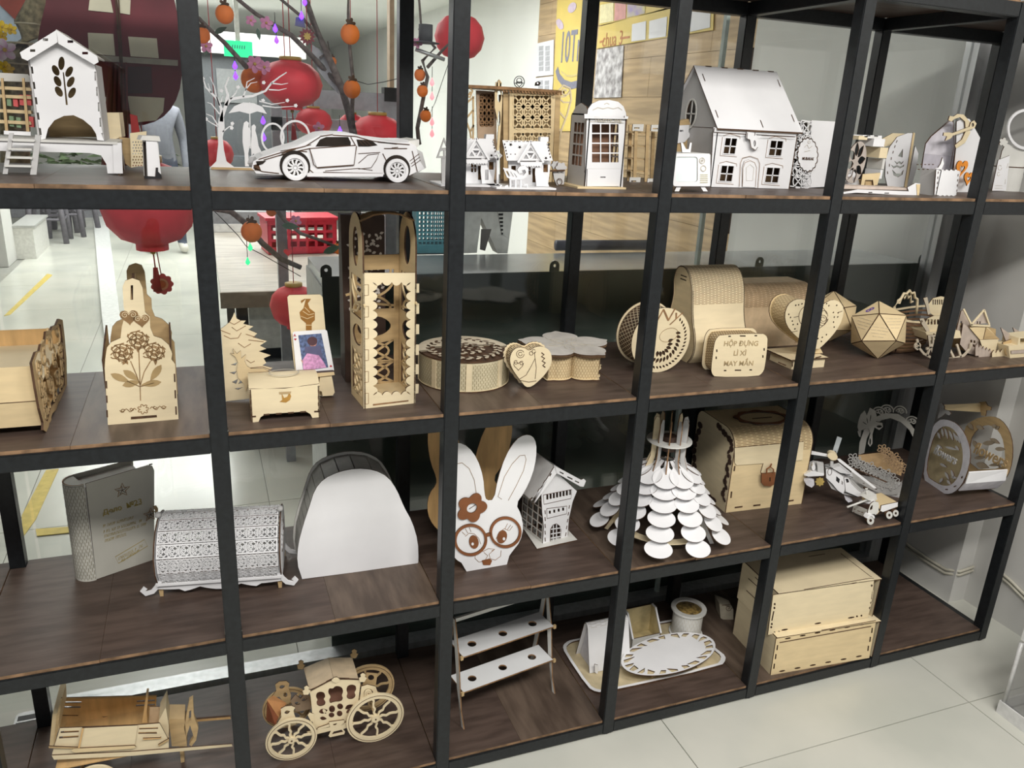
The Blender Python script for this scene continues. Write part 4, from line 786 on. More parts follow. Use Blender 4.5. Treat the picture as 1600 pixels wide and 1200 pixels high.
t.P('front_panel', sx([(772, 1034), (768, 345), (1035, 345), (1035, 400), (1054, 400), (1054, 445), (1036, 446), (1036, 500), (1054, 500), (1054, 552), (1037, 553), (1037, 605), (1054, 606), (1054, 655), (1038, 656), (1037, 708), (1053, 708), (1053, 760), (1036, 761), (1037, 808), (1052, 808), (1052, 858), (1036, 859), (1036, 908), (1052, 908), (1050, 955), (1036, 957), (1035, 1005)]), [sx(hole)], th=.0035, m=BIRCHL)
dp = .10; zt = t.q(649, 426)[1]; za = t.q(600, 331, dp * .5)[1]
def lz(w_, h_): return [rct(w_ * .14, h_ * .66, w_ * .86, h_ * .96), smooth2([(w_ * .14, h_ * .46), (w_ * .60, h_ * .44), (w_ * .86, h_ * .52), (w_ * .60, h_ * .61), (w_ * .14, h_ * .60)], 2), rct(w_ * .14, h_ * .06, w_ * .86, h_ * .41)]
def ll(w_, h_):
    R = [ell(w_ * .45, h_ * .93, w_ * .36, h_ * .09, .3, 12, pi, 2 * pi), ell(w_ * .50, h_ * .86, w_ * .38, h_ * .10, .4, 12, pi, 2 * pi), ell(w_ * .30, h_ * .70, w_ * .5, h_ * .08, -.2, 12, 0, pi * .8), [(w_ * .14, h_ * .80), (w_ * .5, h_ * .70), (w_ * .86, h_ * .68)]]
    for c in (.06, .235): R += [ell(w_ * .14, h_ * (c + .0875), w_ * .62, h_ * .0875, 0, 12, -pi / 2, pi / 2), ell(w_ * .86, h_ * (c + .0875), w_ * .62, h_ * .0875, 0, 12, pi / 2, 3 * pi / 2), [(w_ * .14, h_ * c), (w_ * .86, h_ * (c + .175))], [(w_ * .14, h_ * (c + .175)), (w_ * .86, h_ * c)]]
    return R
for x in (0.0, t.W - .0035):
    ol = [(0, 0), (dp, 0), (dp, za * .84)] + [(dp * .5 + dp * .5 * math.cos(a), za * .84 + za * .16 * math.sin(a)) for a in (pi * k / 12 for k in range(1, 12))] + [(0, za * .84)]
    hs = [ell(dp * .5, za * .83, dp * .2, za * .10)] + lz(dp, zt)
    sp_ = plate(t, 'side_panel', ol, hs, .0035, BIRCH, 'x', x); [ribbon(sp_, 'lace_bar', [L], .0042, .003, BIRCH, 'x', x + .0002) for L in ll(dp, zt)]
bh = lz(t.W, zt)
bk_ = plate(t, 'back_panel', rct(0.004, 0, t.W - .004, zt + .02), bh, .003, BIRCHD, 'y', dp); [ribbon(bk_, 'lace_bar', [L], .0048, .0025, BIRCHD, 'y', dp + .0002) for L in ll(t.W, zt)]
box(t, 'floor_panel', .0035, t.W - .0035, .0035, dp, .012, .016, BIRCH)
pa = [(dp * .5 + dp * .5 * math.cos(a), za * .84 + za * .16 * math.sin(a)) for a in (pi * k / 14 for k in range(15))]
V, F = [], []
bar = [(.0, za * .97), (t.W * .25, za * 1.0), (t.W * .5, za * 1.008), (t.W * .75, za), (t.W, za * .97)]
sheet(t, 'handle_arch', bar, dp * .15, dp * .55, BIRCH, 'y', .003)
t.P('lower_slot', sx([(820, 1010), (1000, 990), (1000, 996), (820, 1018)]), y=-.0006, th=.0008, m=BURNL)
t.R('tab_joint', [sx([(776, 405 + 110 * k), (797, 404 + 110 * k), (797, 458 + 110 * k), (776, 460 + 110 * k)]) for k in range(6)], .0009, -.0001, BURNL)
# --- round lace-lid box
c = onz(724, 591, ZS[2]); t = T('round_box', 'round flex-walled box with lace lid beside the tall lantern', 'box', c, 0)
R_ = .104; H_ = .068
ring = ell(0, 0, R_, R_, 0, 64); wall = ell(0, 0, R_, R_, 0, 64) 
sheet(t, 'wall', wall + [wall[0]], .002, H_, mat('flex_wall_ply', (.60, .53, .36), .6, .12, 30), 'z', -.003)
slits(t, 'flex_slit', wall + [wall[0]], .006, H_ - .004, 5, .0042, 'z', wid=.0011, m=mat('slit_olive', (.24, .20, .10), .8), side=-1)
for k in range(8):
    a = 2 * pi * k / 8 - .2; box(t, 'wall_strip', -.006, .006, -.0015, .0015, .003, H_ - .001, BIRCHL).location = (0, 0, 0)
    o = COL.objects[-1] if False else None
for ob in [o for o in t.o.children if o.name.startswith('wall_strip')]:
    k = list(t.o.children).index(ob); a = 2 * pi * k / 8 - .2; ob.location = (R_ * math.cos(a) * 1.004, R_ * math.sin(a) * 1.004, 0); ob.rotation_euler = (0, 0, a + pi / 2)
plate(t, 'base', ell(0, 0, R_ + .002, R_ + .002, 0, 48), (), .003, BIRCHL, 'z', 0)
hl = []
for k in range(24):
    a = 2 * pi * k / 24
    hl.append(leaf(.088 * math.cos(a), .088 * math.sin(a), .019, .0085, a + 2.2, 5)); hl.append(leaf(.068 * math.cos(a + .1), .068 * math.sin(a + .1), .016, .0078, a + .9, 5))
    if k % 2 == 0: hl.append(leaf(.048 * math.cos(a), .048 * math.sin(a), .018, .0095, a + 2.3, 5)); hl.append(leaf(.028 * math.cos(a + .2), .028 * math.sin(a + .2), .015, .0075, a + .8, 5))
    if k % 4 == 0: hl.append(leaf(.008 * math.cos(a), .008 * math.sin(a), .014, .007, a, 5))
plate(t, 'lid', ell(0, 0, R_ + .003, R_ + .003, 0, 56), hl, .003, mat('weathered_ply', (.60, .52, .39), .6), 'z', H_ + .002)
plate(t, 'lid_lining', ell(0, 0, R_ - .004, R_ - .004, 0, 40), (), .001, BURN, 'z', H_)
# --- heart box with bride drawing
t = A('heart_plaque_box', 'small upright heart box engraved with a bride and flowers', 'box', 2, (825, 610), 0)
ho = [(825, 609), (812, 593), (800, 576), (796, 562), (800, 549), (808, 543), (818, 543), (827, 549), (836, 542), (848, 541), (859, 547), (863, 560), (860, 573), (848, 590)]
hp = t.qs(smooth2(ho)); plate(t, 'front_plate', hp, (), .003, BIRCHL, 'y', 0)
cxm, czm = sum(p[0] for p in hp) / len(hp), sum(p[1] for p in hp) / len(hp); sc_ = lambda L, s: [(cxm + (a - cxm) * s, czm + (b - czm) * s) for a, b in L]
plate(t, 'back_plate', [(cxm + (a - cxm) * (1.07 + .02 * (-1) ** i), czm + (b - czm) * (1.05 + .02 * (-1) ** i)) for i, (a, b) in enumerate(hp)], (), .003, BIRCHL, 'y', .034); W2 = sc_(hp, .95); sheet(t, 'flex_wall', W2 + [W2[0]], .003, .034, BIRCH, 'y', .002); slits(t, 'flex_slit', sc_(hp, .965) + [sc_(hp, .965)[0]], .004, .033, 1, .004, 'y', wid=.0015, m=BURN, lift=.0, gap=.2)
t.R('engraving', [[(835, 550), (836, 560), (830, 572), (822, 586), (812, 592)], [(836, 560), (838, 575), (836, 592)], ell(834, 549, 3, 3, 0, 10), ell(830, 552, 3, 3, 0, 10), [(812, 594), (826, 597), (838, 595)], ell(813, 553, 6, 6, 0, 14), ell(813, 553, 3, 3, 0, 10), heart(810, 571, -8, 16), ell(806, 566, 3, 3, 0, 8), ell(815, 567, 3, 3, 0, 8), [(828, 576), (824, 582)]], .0011, 0, BURN)
t.R('lettering_mark', [[(846, 551), (850, 554), (846, 557), (851, 560), (847, 564), (852, 567), (848, 571), (852, 574)]], .0028, 0, BURN)
# --- flower box
zl = .062; c = onz(882, 578, ZS[2]); t = T('flower_box', 'flower-shaped box with five-petal grey lid and flex-cut wall', 'box', c, 0)
def flw(R, a0=.12, k=5):
    P = []
    for i in range(100):
        a = 2 * pi * i / 100; v = ((a - a0) * k / (2 * pi) + .5) % 1.0
        r = R * (.60 + .32 * max(0, math.sin(pi * v)) ** .6 + .09 * max(0, 1 - abs(v - .5) / .10)); P.append((r * math.cos(a), r * math.sin(a)))
    return P
wl = flw(.103); sheet(t, 'wall', wl + [wl[0]], .003, zl - .002, BIRCH, 'z', -.003); slits(t, 'flex_slit', wl + [wl[0]], .005, zl - .004, 4, .0035, 'z', wid=.001, m=ENGR, side=-1)
plate(t, 'base', flw(.108), (), .003, BIRCHL, 'z', 0); plate(t, 'lid_rim', flw(.119), (), .003, BIRCHD, 'z', zl - .002, BURN); lid = plate(t, 'lid', flw(.119), (), .003, mat('grey_washed_ply', (.56, .53, .49), .6), 'z', zl + .002)
pv = []
for k in range(5):
    a = .12 + 2 * pi * k / 5 + pi / 5; pv.append([(.03 * math.cos(a), .03 * math.sin(a)), (.055 * math.cos(a + .15), .055 * math.sin(a + .15)), (.07 * math.cos(a), .07 * math.sin(a))]); pv.append(ell(.03 * math.cos(a), .03 * math.sin(a), .02, .012, a, 10))
ribbon(lid, 'petal_groove', pv, .0012, .0006, ENGL, 'z', zl + .005)
# --- tree-of-life drum
t = A('tree_drum_box', 'round upright drum box with tree-of-life cut-out face and script', 'box', 2, (1036, 581), 0)
c = t.q(1033, 532); R_ = c[1]; dp = .078
hs = []
for k in range(26):
    a = -2.6 + k * .135; hs.append(leaf(c[0] + R_ * .80 * math.cos(a), c[1] + R_ * .80 * math.sin(a), .010, .005, a + .7, 4))
for k in range(14):
    a = -2.2 + k * .2; hs.append(leaf(c[0] + R_ * .52 * math.cos(a), c[1] + R_ * .55 * math.sin(a), .015, .008, a - .5, 4))
for k in range(7):
    a = -1.9 + k * .33; hs.append(leaf(c[0] + R_ * .24 * math.cos(a), c[1] - .006 + R_ * .26 * math.sin(a), .016, .009, a + .3, 4))
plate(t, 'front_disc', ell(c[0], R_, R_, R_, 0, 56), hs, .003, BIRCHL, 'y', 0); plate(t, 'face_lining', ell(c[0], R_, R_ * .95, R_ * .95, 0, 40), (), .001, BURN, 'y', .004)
ribbon(t, 'moon_engraving', [ell(c[0] + .02, R_ + .013, .026, .017, .2, 22)], .0009, .0005, ENGR, 'y', -.0005, True)
q = t.q(1043, 493); text(t, 'script', 'Ny', .045, BURNL, q[0], -.0006, q[1], sx=1.3, shear=.4, bold=-.0006)
plate(t, 'rear_disc', ell(c[0], R_, R_ * 1.0, R_ * 1.0, 0, 48), (), .003, BIRCHL, 'y', dp)
band = ell(c[0], R_, R_ * .93, R_ * .93, 0, 60); sheet(t, 'side_wall', band + [band[0]], .003, dp, BURN, 'y', .002)
# lattice on the side wall
V, F = [], []; Rb = R_ * .945
for i in range(44):
    a0, a1 = 2 * pi * i / 44, 2 * pi * (i + 1) / 44
    for j in range(4):
        for s in (0, 1):
            ya, yb = dp * j / 4, dp * (j + 1) / 4
            if s: ya, yb = yb, ya
            if j == 0: ya = max(ya, .004); yb = max(yb, .004)
            n = len(V); e = .0013
            for (a, y) in ((a0, ya - e), (a0, ya + e), (a1, yb + e), (a1, yb - e)): V.append((c[0] + Rb * math.cos(a), min(max(y, .003), dp), R_ + Rb * math.sin(a)))
            F.append((n, n + 1, n + 2, n + 3))
o = mesh('side_lattice', V, F, BIRCHL, t, fix=False); o['kind'] = 'stuff'
# --- tall curved pouch box
t = A('curved_pouch_box', 'tall bent-plywood pouch box with flex-cut shoulder and slotted end', 'box', 2, (1078, 569), 0)
pf = [(.010, 0), (-.006, .02), (-.012, .045), (-.008, .075), (.006, .105), (.016, .135), (.022, .165), (.030, .195), (.046, .222), (.068, .238), (.092, .240), (.110, .228), (.118, .200), (.112, .160), (.120, .11), (.125, .05), (.12, 0)]
ps = []
for i in range(len(pf) - 1):
    for k in range(4):
        f = k / 4; p0, p1, p2, p3 = pf[max(i - 1, 0)], pf[i], pf[i + 1], pf[min(i + 2, len(pf) - 1)]
        ps.append(tuple(.5 * (2 * p1[d] + (p2[d] - p0[d]) * f + (2 * p0[d] - 5 * p1[d] + 4 * p2[d] - p3[d]) * f * f + (3 * p1[d] - p0[d] - 3 * p2[d] + p3[d]) * f ** 3) for d in (0, 1)))
ps.append(pf[-1]); Wd = .158
bx = sheet(t, 'bent_shell', ps, -.002, Wd, BIRCHL, 'x', .003, BURN)
slits(t, 'flex_slit', ps, .002, Wd - .004, 7, .0030, 'x', .165, .30, wid=.0011, m=ENGR, side=1, gap=.18)
plate(t, 'end_panel', ps, [[(a, b) for a, b in rct(.06, .205, .088, .208)], rct(.06, .214, .088, .217)], .003, BIRCH, 'x', -.001); plate(t, 'end_panel', ps, (), .003, BIRCH, 'x', Wd - .003)
# --- long bent box behind
t = A('long_bent_box', 'long plywood box with flex-cut rounded top behind the text box', 'box', 2, (1152, 545), 0)
pf = [(0, 0), (0, .115)] + ell(.045, .125, .045, .050, 0, 10, pi, pi / 2) + [(.12, .175), (.12, 0)]; Wd = .235
sheet(t, 'bent_shell', pf, 0, Wd, mat('rosy_birch', (.62, .47, .30), .6), 'x', .003, BURN); slits(t, 'flex_slit', pf, .004, Wd - .004, 8, .0030, 'x', .118, .20, wid=.001, m=ENGR, gap=.18)
plate(t, 'end_panel', pf, (), .003, BIRCHD, 'x', -.001); plate(t, 'end_panel', pf, (), .003, BIRCHD, 'x', Wd)
c = (Wd * .88, .02); ribbon(t, 'grass_engraving', [[(Wd * .84 + .004 * k, .006), (Wd * .84 + .004 * k + .004 * math.sin(k), .026 + .006 * (k % 3))] for k in range(9)], .0013, .0005, ENGR, 'y', -.0006)
# --- lucky money box with text
t = B('lucky_money_box', 'rounded plywood money box with engraved text HỘP ĐỰNG LÌ XÌ MAY MẮN', 'box', 2, (1122, 589), (1186, 588))
fo = [(1118, 589), (1113, 585), (1111, 577), (1116, 537), (1120, 528), (1126, 523), (1190, 521), (1197, 524), (1200, 531), (1195, 575), (1191, 583), (1184, 588)]
fp = t.qs(smooth2(fo, 1)); slt = [rct(1138, 524.5, 1142, 526.5), rct(1156, 524, 1165, 526), rct(1179, 523.5, 1183, 525.5), rct(1131, 578, 1135, 580), rct(1148, 577.5, 1158, 579.5), rct(1171, 577, 1175, 579), rct(1119, 546, 1121, 550), rct(1118, 557, 1120, 561), rct(1193, 544, 1195, 548), rct(1191, 555, 1193, 559)]
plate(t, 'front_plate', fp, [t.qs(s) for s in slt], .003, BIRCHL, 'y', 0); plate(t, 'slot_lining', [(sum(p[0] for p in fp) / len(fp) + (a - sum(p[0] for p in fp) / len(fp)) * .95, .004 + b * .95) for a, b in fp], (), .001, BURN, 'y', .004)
dp = .056; plate(t, 'back_plate', fp, (), .003, BIRCHL, 'y', dp); cxm, czm = sum(p[0] for p in fp) / len(fp), sum(p[1] for p in fp) / len(fp); W2 = [(cxm + (a - cxm) * .9, czm + (b - czm) * .9) for a, b in fp]; sheet(t, 'flex_wall', W2 + [W2[0]], .005, dp, BIRCH, 'y', .003); slits(t, 'flex_slit', W2 + [W2[0]], .007, dp - .003, 2, .0032, 'y', wid=.0009, m=ENGR, side=1)
slits(t, 'flex_slit', W2[::-1] + [W2[-1]], .007, dp - .003, 2, .0032, 'y', wid=.0009, m=ENGR, side=1)
for s, px, py, w_ in (('HỘP ĐỰNG', 1158, 537, 1.0), ('LÌ XÌ', 1156, 552, 1.0), ('MAY MẮN', 1154, 568, 1.0)):
    q = t.q(px, py); text(t, 'engraved_text', s, .0175, mat('text_burn', (.40, .30, .16), .7), q[0], -.0006, q[1], sx=w_, bold=.0001)
# --- heart stand
t = A('heart_stand_box', 'plywood heart box with dotted flower face on a small foot', 'box', 2, (1238, 576), 0)
ho = [(1276, 548), (1258, 536), (1240, 522), (1229, 508), (1226, 492), (1231, 476), (1242, 468), (1254, 467), (1266, 474), (1276, 484), (1288, 474), (1300, 468), (1312, 471), (1319, 482), (1316, 500), (1306, 518), (1290, 536)]
hp = t.qs(smooth2(ho, 1)); rg = random.Random(4); hh = []
for k in range(46):
    a = 2 * pi * rg.random(); r = .55 + .3 * rg.random(); i = int(rg.random() * len(hp)); cxm, czm = sum(p[0] for p in hp) / len(hp), sum(p[1] for p in hp) / len(hp)
    x, z = cxm + (hp[i][0] - cxm) * (.62 + .26 * rg.random()), czm + (hp[i][1] - czm) * (.62 + .26 * rg.random())
    if all((x - h[0]) ** 2 + (z - h[1]) ** 2 > .0085 ** 2 for h in hh): hh.append((x, z))
plate(t, 'front_plate', hp, [ell(x, z, .0026, .0022, k, 6) for k, (x, z) in enumerate(hh)], .003, BIRCHL, 'y', 0)
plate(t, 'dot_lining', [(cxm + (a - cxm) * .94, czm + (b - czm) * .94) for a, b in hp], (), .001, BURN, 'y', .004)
dp = .062; plate(t, 'back_plate', hp, (), .003, BIRCH, 'y', dp); W2 = [(cxm + (a - cxm) * .96, czm + (b - czm) * .96) for a, b in hp]; sheet(t, 'flex_wall', W2 + [W2[0]], .005, dp, BIRCH, 'y', .002); slits(t, 'flex_slit', W2 + [W2[0]], .007, dp - .003, 3, .004, 'y', wid=.001, m=ENGR)
t.R('engraving', [ell(1286, 497, 7, 12, .2, 18), spiral(1286, 498, 8, 2, 2, 0, 20), [(1240, 496), (1248, 494)], [(1236, 519), (1246, 517)], [(1308, 489), (1316, 486)], ell(1270, 495, 22, 20, 0, 30)], .0012, 0, BURN)
fz = t.q(1240, 556)[1]
box(t, 'foot_block', t.q(1235, 570)[0], t.q(1285, 570)[0], -.006, dp + .02, 0, fz * .72, BIRCHL); plate(t, 'foot_top', rct(t.q(1230, 570)[0], -.012, t.q(1287, 570)[0], dp + .03), (), .003, BIRCHL, 'z', fz * .72)
t.R('foot_slot', [[(1216 + 0, 566), (1228, 571)], [(1238, 565), (1238, 573)], [(1274, 559), (1283, 557)]], .003, -.013)
t.P('neck', [(1266, 552), (1286, 552), (1280, 541), (1270, 541)], y=.02, th=.02, m=BIRCH)
# --- icosahedra
def icosa(name, lab, c, r, rz, tilt, grp=None, marks=False):
    g = (1 + 5 ** .5) / 2; V0 = [Vector(v).normalized() * r for v in ((-1, g, 0), (1, g, 0), (-1, -g, 0), (1, -g, 0), (0, -1, g), (0, 1, g), (0, -1, -g), (0, 1, -g), (g, 0, -1), (g, 0, 1), (-g, 0, -1), (-g, 0, 1))]
    Fc = [(0, 11, 5), (0, 5, 1), (0, 1, 7), (0, 7, 10), (0, 10, 11), (1, 5, 9), (5, 11, 4), (11, 10, 2), (10, 7, 6), (7, 1, 8), (3, 9, 4), (3, 4, 2), (3, 2, 6), (3, 6, 8), (3, 8, 9), (4, 9, 5), (2, 4, 11), (6, 2, 10), (8, 6, 7), (9, 8, 1)]
    from mathutils import Euler
    E_ = Euler((tilt[0], tilt[1], rz)).to_matrix(); V0 = [E_ @ v for v in V0]; zmin = min(v.z for v in V0); t = T(name, lab, 'polyhedron', c, 0); V0 = [v + Vector((0, 0, -zmin)) for v in V0]
    for k, f in enumerate(Fc):
        P = [V0[i] for i in f]; cc = sum(P, Vector()) / 3; n = (cc - Vector((0, 0, -zmin))).normalized(); out = [cc + (p - cc) * .955 for p in P]
        V = [p + n * .0012 for p in out] + [p - n * .002 for p in out]; mesh('triangle_panel', V, [(0, 1, 2), (5, 4, 3), (0, 3, 4, 1), (1, 4, 5, 2), (2, 5, 3, 0)], [BIRCH, BURN], t, [0, 0, 1, 1, 1])
    mesh('core', [v * .985 + Vector((0, 0, -zmin * .015)) for v in V0], Fc, BURN, t)
    return t, V0, Fc
c = onz(1364, 556, ZS[2]); t, V0, Fc = icosa('icosahedron_box', 'cream plywood icosahedron with engraved verses and purple number 8', c, .080, .45, (.30, .25))
camd = t.cam
vis = sorted(range(20), key=lambda k: -((sum((V0[i] for i in Fc[k]), Vector()) / 3 - Vector((0, 0, .07))).normalized().dot((camd - Vector((0, 0, .07))).normalized())))
top8 = max(vis[:6], key=lambda k: sum(V0[i].z - .6 * V0[i].x for i in Fc[k]))
for w_, k in enumerate([k for k in vis[:4] if k != top8][:3] + [top8]):
    P = [V0[i] for i in Fc[k]]; cc = sum(P, Vector()) / 3; n = (P[1] - P[0]).cross(P[2] - P[0]).normalized()
    if n.dot(cc - Vector((0, 0, .07))) < 0: n = -n
    up = Vector((0, 0, 1)); up = (up - n * up.dot(n)).normalized(); rt = up.cross(n); M = Matrix((rt, up, n)).transposed().to_4x4(); M.translation = cc + n * .0016
    if w_ == 3: o = text(t, 'number', '8', .034, mat('violet_ink', (.10, .04, .30), .5), bold=.0002)
    else: o = text(t, 'verse_engraving', '~ ~~~ ~~ ~~\n~~~ ~~ ~~~\n~~~~ ~~~\n~~ ~~~', .0085, ENGL)
    o.matrix_local = M
icosa('icosahedron_box', 'blank plywood icosahedron half hidden behind the heart stand', onz(1292, 532, ZS[2]), .074, 1.0, (.5, .1))
# --- slatted basket
c = onz(1402, 545, ZS[2]); t = T('slatted_basket', 'brown slatted oval basket with wavy cream handle behind the icosahedron', 'basket', c, .12)
tan = mat('brown_slat', (.17, .095, .05), .7)
for k in range(9):
    z = .01 + .0105 * k; f = .72 + .28 * (k / 8) ** .7; o = []
    for i in range(40):
        a = 2 * pi * i / 40; o.append((.125 * f * math.cos(a), .068 * f * math.sin(a), z + .020 * (math.cos(a) ** 2) * k / 8))
    V = o + [(x * .97, y * .96, zz) for x, y, zz in o] + [(x, y, zz + .0055) for x, y, zz in o] + [(x * .97, y * .96, zz + .0055) for x, y, zz in o]; n = 40
    mesh('slat', V, [q for i in range(n) for j in [(i + 1) % n] for q in ((i, j, 2 * n + j, 2 * n + i), (n + i, 3 * n + i, 3 * n + j, n + j), (i, n + i, n + j, j), (2 * n + i, 2 * n + j, 3 * n + j, 3 * n + i))], [tan, BIRCHL][k == 8], t)
plate(t, 'base', ell(0, 0, .088, .047, 0, 30), (), .004, BIRCHD, 'z', .004)
for s in (1, -1): tube(t, 'rib', [(s * .07, -.045, .01), (s * .085, -.058, .06), (s * .09, -.062, .105)], .002, BURN, 6)
hn = [(-.052, .0, .10), (-.05, 0, .125), (-.04, 0, .145), (-.03, 0, .150), (-.022, 0, .165), (-.01, 0, .163), (0, 0, .172), (.01, 0, .163), (.022, 0, .165), (.03, 0, .150), (.042, 0, .145), (.048, 0, .125), (.052, 0, .10)]
tube(t, 'handle', hn, .0036, BIRCHL, 8); tube(t, 'handle_twist', [(x * .8, y + .006, z - .012 + .004 * (-1) ** i) for i, (x, y, z) in enumerate(hn[2:-2])], .0028, BIRCHL, 8)
for s in (1, -1):
    tube(t, 'side_curl', [(s * .118, 0, .11)] + [(s * (.125 + .012 * math.cos(a)), 0, .118 + .012 * math.sin(a)) for a in (pi * k / 6 for k in range(9))], .0024, GREYW, 6)
# --- rocking chair
t = A('toy_rocking_chair', 'pale plywood toy rocking chair with slatted back and scrolled rockers', 'toy chair', 2, (1456, 561), 0)
GR = mat('grey_birch', (.60, .52, .40), .6)
rk = [[(1432, 530), (1434, 542), (1442, 552), (1455, 559), (1472, 561), (1490, 560), (1505, 555), (1514, 545), (1516, 536)], spiral(1433, 540, 5, 2, 1.2, 1.5, 12), [(1447, 556), (1457, 530)], [(1462, 560), (1460, 540)], [(1470, 560), (1465, 540)], [(1478, 560), (1468, 544)], [(1446, 545), (1456, 540)], [(1490, 560), (1480, 540)], [(1500, 557), (1494, 538)]]
for y in (0.0, .055): t.R('rocker', rk, .0062, y, GR, .004)
for y in (0.0, .055): t.P('side_frame', [(1437, 498), (1443, 497), (1452, 515), (1462, 548), (1456, 552), (1449, 520), (1440, 506)], [ell(1440, 502, 1.6, 2, 0, 8)], y=y - .001, m=GR); t.P('back_post', [(1443, 466), (1449, 464), (1454, 490), (1450, 492), (1447, 478)], y=y - .001, m=GR)
t.P('upper_back', [(1451, 475), (1458, 466), (1470, 463), (1480, 465), (1478, 490), (1462, 495), (1454, 490)], [rct(1457 + 3.4 * k, 468, 1458.8 + 3.4 * k, 476) for k in range(6)], y=.02, m=BIRCHL)
t.P('seat_back', [(1444, 508), (1449, 498), (1460, 493), (1478, 494), (1480, 500), (1478, 518), (1456, 519), (1448, 516)], [rct(1449 + 5 * k, 499, 1452 + 5 * k, 507) for k in range(6)], y=.004, m=BIRCHL)
t.P('seat', [(1446, 519), (1500, 517), (1502, 528), (1452, 532)], [rct(1458 + 7 * k, 521, 1460.5 + 7 * k, 528) for k in range(5)], y=-.004, th=.06, m=BIRCHL)
t.P('front_apron', [(1450, 524), (1480, 522), (1478, 540), (1452, 542)], [rct(1454 + 5.5 * k, 526, 1457 + 5.5 * k, 537) for k in range(5)], y=-.007, m=GR)
t.P('arm_curve', [(1482, 520), (1500, 508), (1508, 512), (1514, 530), (1510, 536), (1504, 520), (1488, 528)], y=.03, m=GR)
# --- fenced cottage
t = A('fenced_cottage', 'plywood toy cottage with dormer and picket fence at right end', 'toy house', 2, (1512, 556), 0)
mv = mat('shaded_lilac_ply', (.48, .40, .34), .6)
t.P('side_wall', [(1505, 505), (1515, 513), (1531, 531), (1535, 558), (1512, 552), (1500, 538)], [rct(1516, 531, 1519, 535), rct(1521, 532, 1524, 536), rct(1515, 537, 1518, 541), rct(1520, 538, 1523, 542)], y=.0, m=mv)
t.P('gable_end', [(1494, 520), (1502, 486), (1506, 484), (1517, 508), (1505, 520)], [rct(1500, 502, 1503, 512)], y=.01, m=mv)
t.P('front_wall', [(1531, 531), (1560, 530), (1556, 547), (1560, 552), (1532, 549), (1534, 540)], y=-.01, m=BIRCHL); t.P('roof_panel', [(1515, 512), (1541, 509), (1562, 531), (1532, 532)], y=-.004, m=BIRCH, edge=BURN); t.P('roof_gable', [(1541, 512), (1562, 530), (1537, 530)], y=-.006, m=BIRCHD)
t.P('dormer_front', [(1519, 507), (1534, 487), (1539, 484), (1543, 505)], [rct(1526, 502, 1528, 506), rct(1530, 502, 1532, 506)], y=-.002, m=mv); t.R('dormer_trim', [[(1516, 508), (1537, 484)], [(1537, 484), (1545, 507)], [(1518, 508), (1546, 509)], [(1505, 483), (1518, 509)]], .0045, -.005, BIRCHL, .003)
t.P('body', [(1505, 512), (1556, 514), (1556, 548), (1512, 550)], y=.006, th=.06, m=BIRCHD)
def picket(L0, L1, n, y0, m):
    for k in range(n):
        x = L0[0] + (L1[0] - L0[0]) * k / n; z = L0[1] + (L1[1] - L0[1]) * k / n; w_ = abs(L1[0] - L0[0]) / n * .98; t.P('picket', [(x, z), (x, z - 14), (x + w_ / 2, z - 19), (x + w_, z - 14), (x + w_, z)], y=y0, m=m)
picket((1524, 556), (1550, 566), 5, -.018, mv); picket((1550, 566), (1582, 562), 5, -.026, BIRCHL)
# --- finned toy car at the edge
t = A('finned_toy_car', 'plywood toy car with raised wing doors at the right edge', 'toy car', 2, (1574, 560), 0)
t.P('body', [(1576, 541), (1590, 539), (1592, 528), (1625, 524), (1640, 545), (1640, 558), (1578, 560)], [[(1594, 529), (1612, 528), (1612, 537), (1594, 538)]], th=.05, m=BIRCHL); t.P('grille', [(1580, 548), (1630, 545), (1630, 550), (1580, 553)], y=-.002, m=mv)
t.P('wing_door', [(1564, 512), (1576, 520), (1585, 532), (1590, 546), (1583, 540), (1572, 534)], y=.03, m=mv); t.P('wing_door', [(1583, 512), (1594, 518), (1604, 530), (1595, 530), (1587, 524)], y=.06, m=mv)
t.R('wheel', [ell(1576, 548, 6, 9, 0, 16), ell(1576, 548, 3, 5, 0, 12)], .003, .012, BIRCHD, .003, True); t.P('engine', [(1567, 535), (1580, 530), (1588, 545), (1580, 556), (1570, 552)], y=.02, m=BIRCHD)
# ================================================================== ROW 3
# --- book box
t = B('book_box', 'pale standing book-shaped box with stars and number 23 on its cover', 'book box', 3, (151, 906), (241, 874))
GB = mat('grey_green_cover', (.53, .52, .46), .55, .05, 10)
cover = t.qs([(151, 905), (134, 756), (232, 727), (238, 728), (241, 735), (241, 874)])
plate(t, 'front_cover', cover, (), .003, GB, 'y', 0); H_ = max(p[1] for p in cover) * .985; Wc = t.W; dp = .062
plate(t, 'back_cover', rct(0, 0, Wc, H_), (), .003, GB, 'y', dp); box(t, 'page_block', .0, Wc - .006, .004, dp - .001, .004, H_ - .010, mat('page_white', (.74, .73, .70), .7))
sp = ell(0, (dp + .003) / 2, (dp + .003) / 2 * .95, (dp + .003) / 2, 0, 18, pi / 2, 3 * pi / 2)
sheet(t, 'spine', sp, 0, H_, mat('spine_flex', (.58, .57, .51), .6), 'z', -.003, BURNL); slits(t, 'flex_slit', sp, .004, H_ - .004, 14, .0036, 'z', wid=.0012, m=mat('spine_groove', (.25, .23, .16), .8), side=-1, lift=.0008)
plate(t, 'spine_top', [(0, 0)] + sp[::-1] + [(0, dp)], (), .002, GB, 'z', H_ - .004)
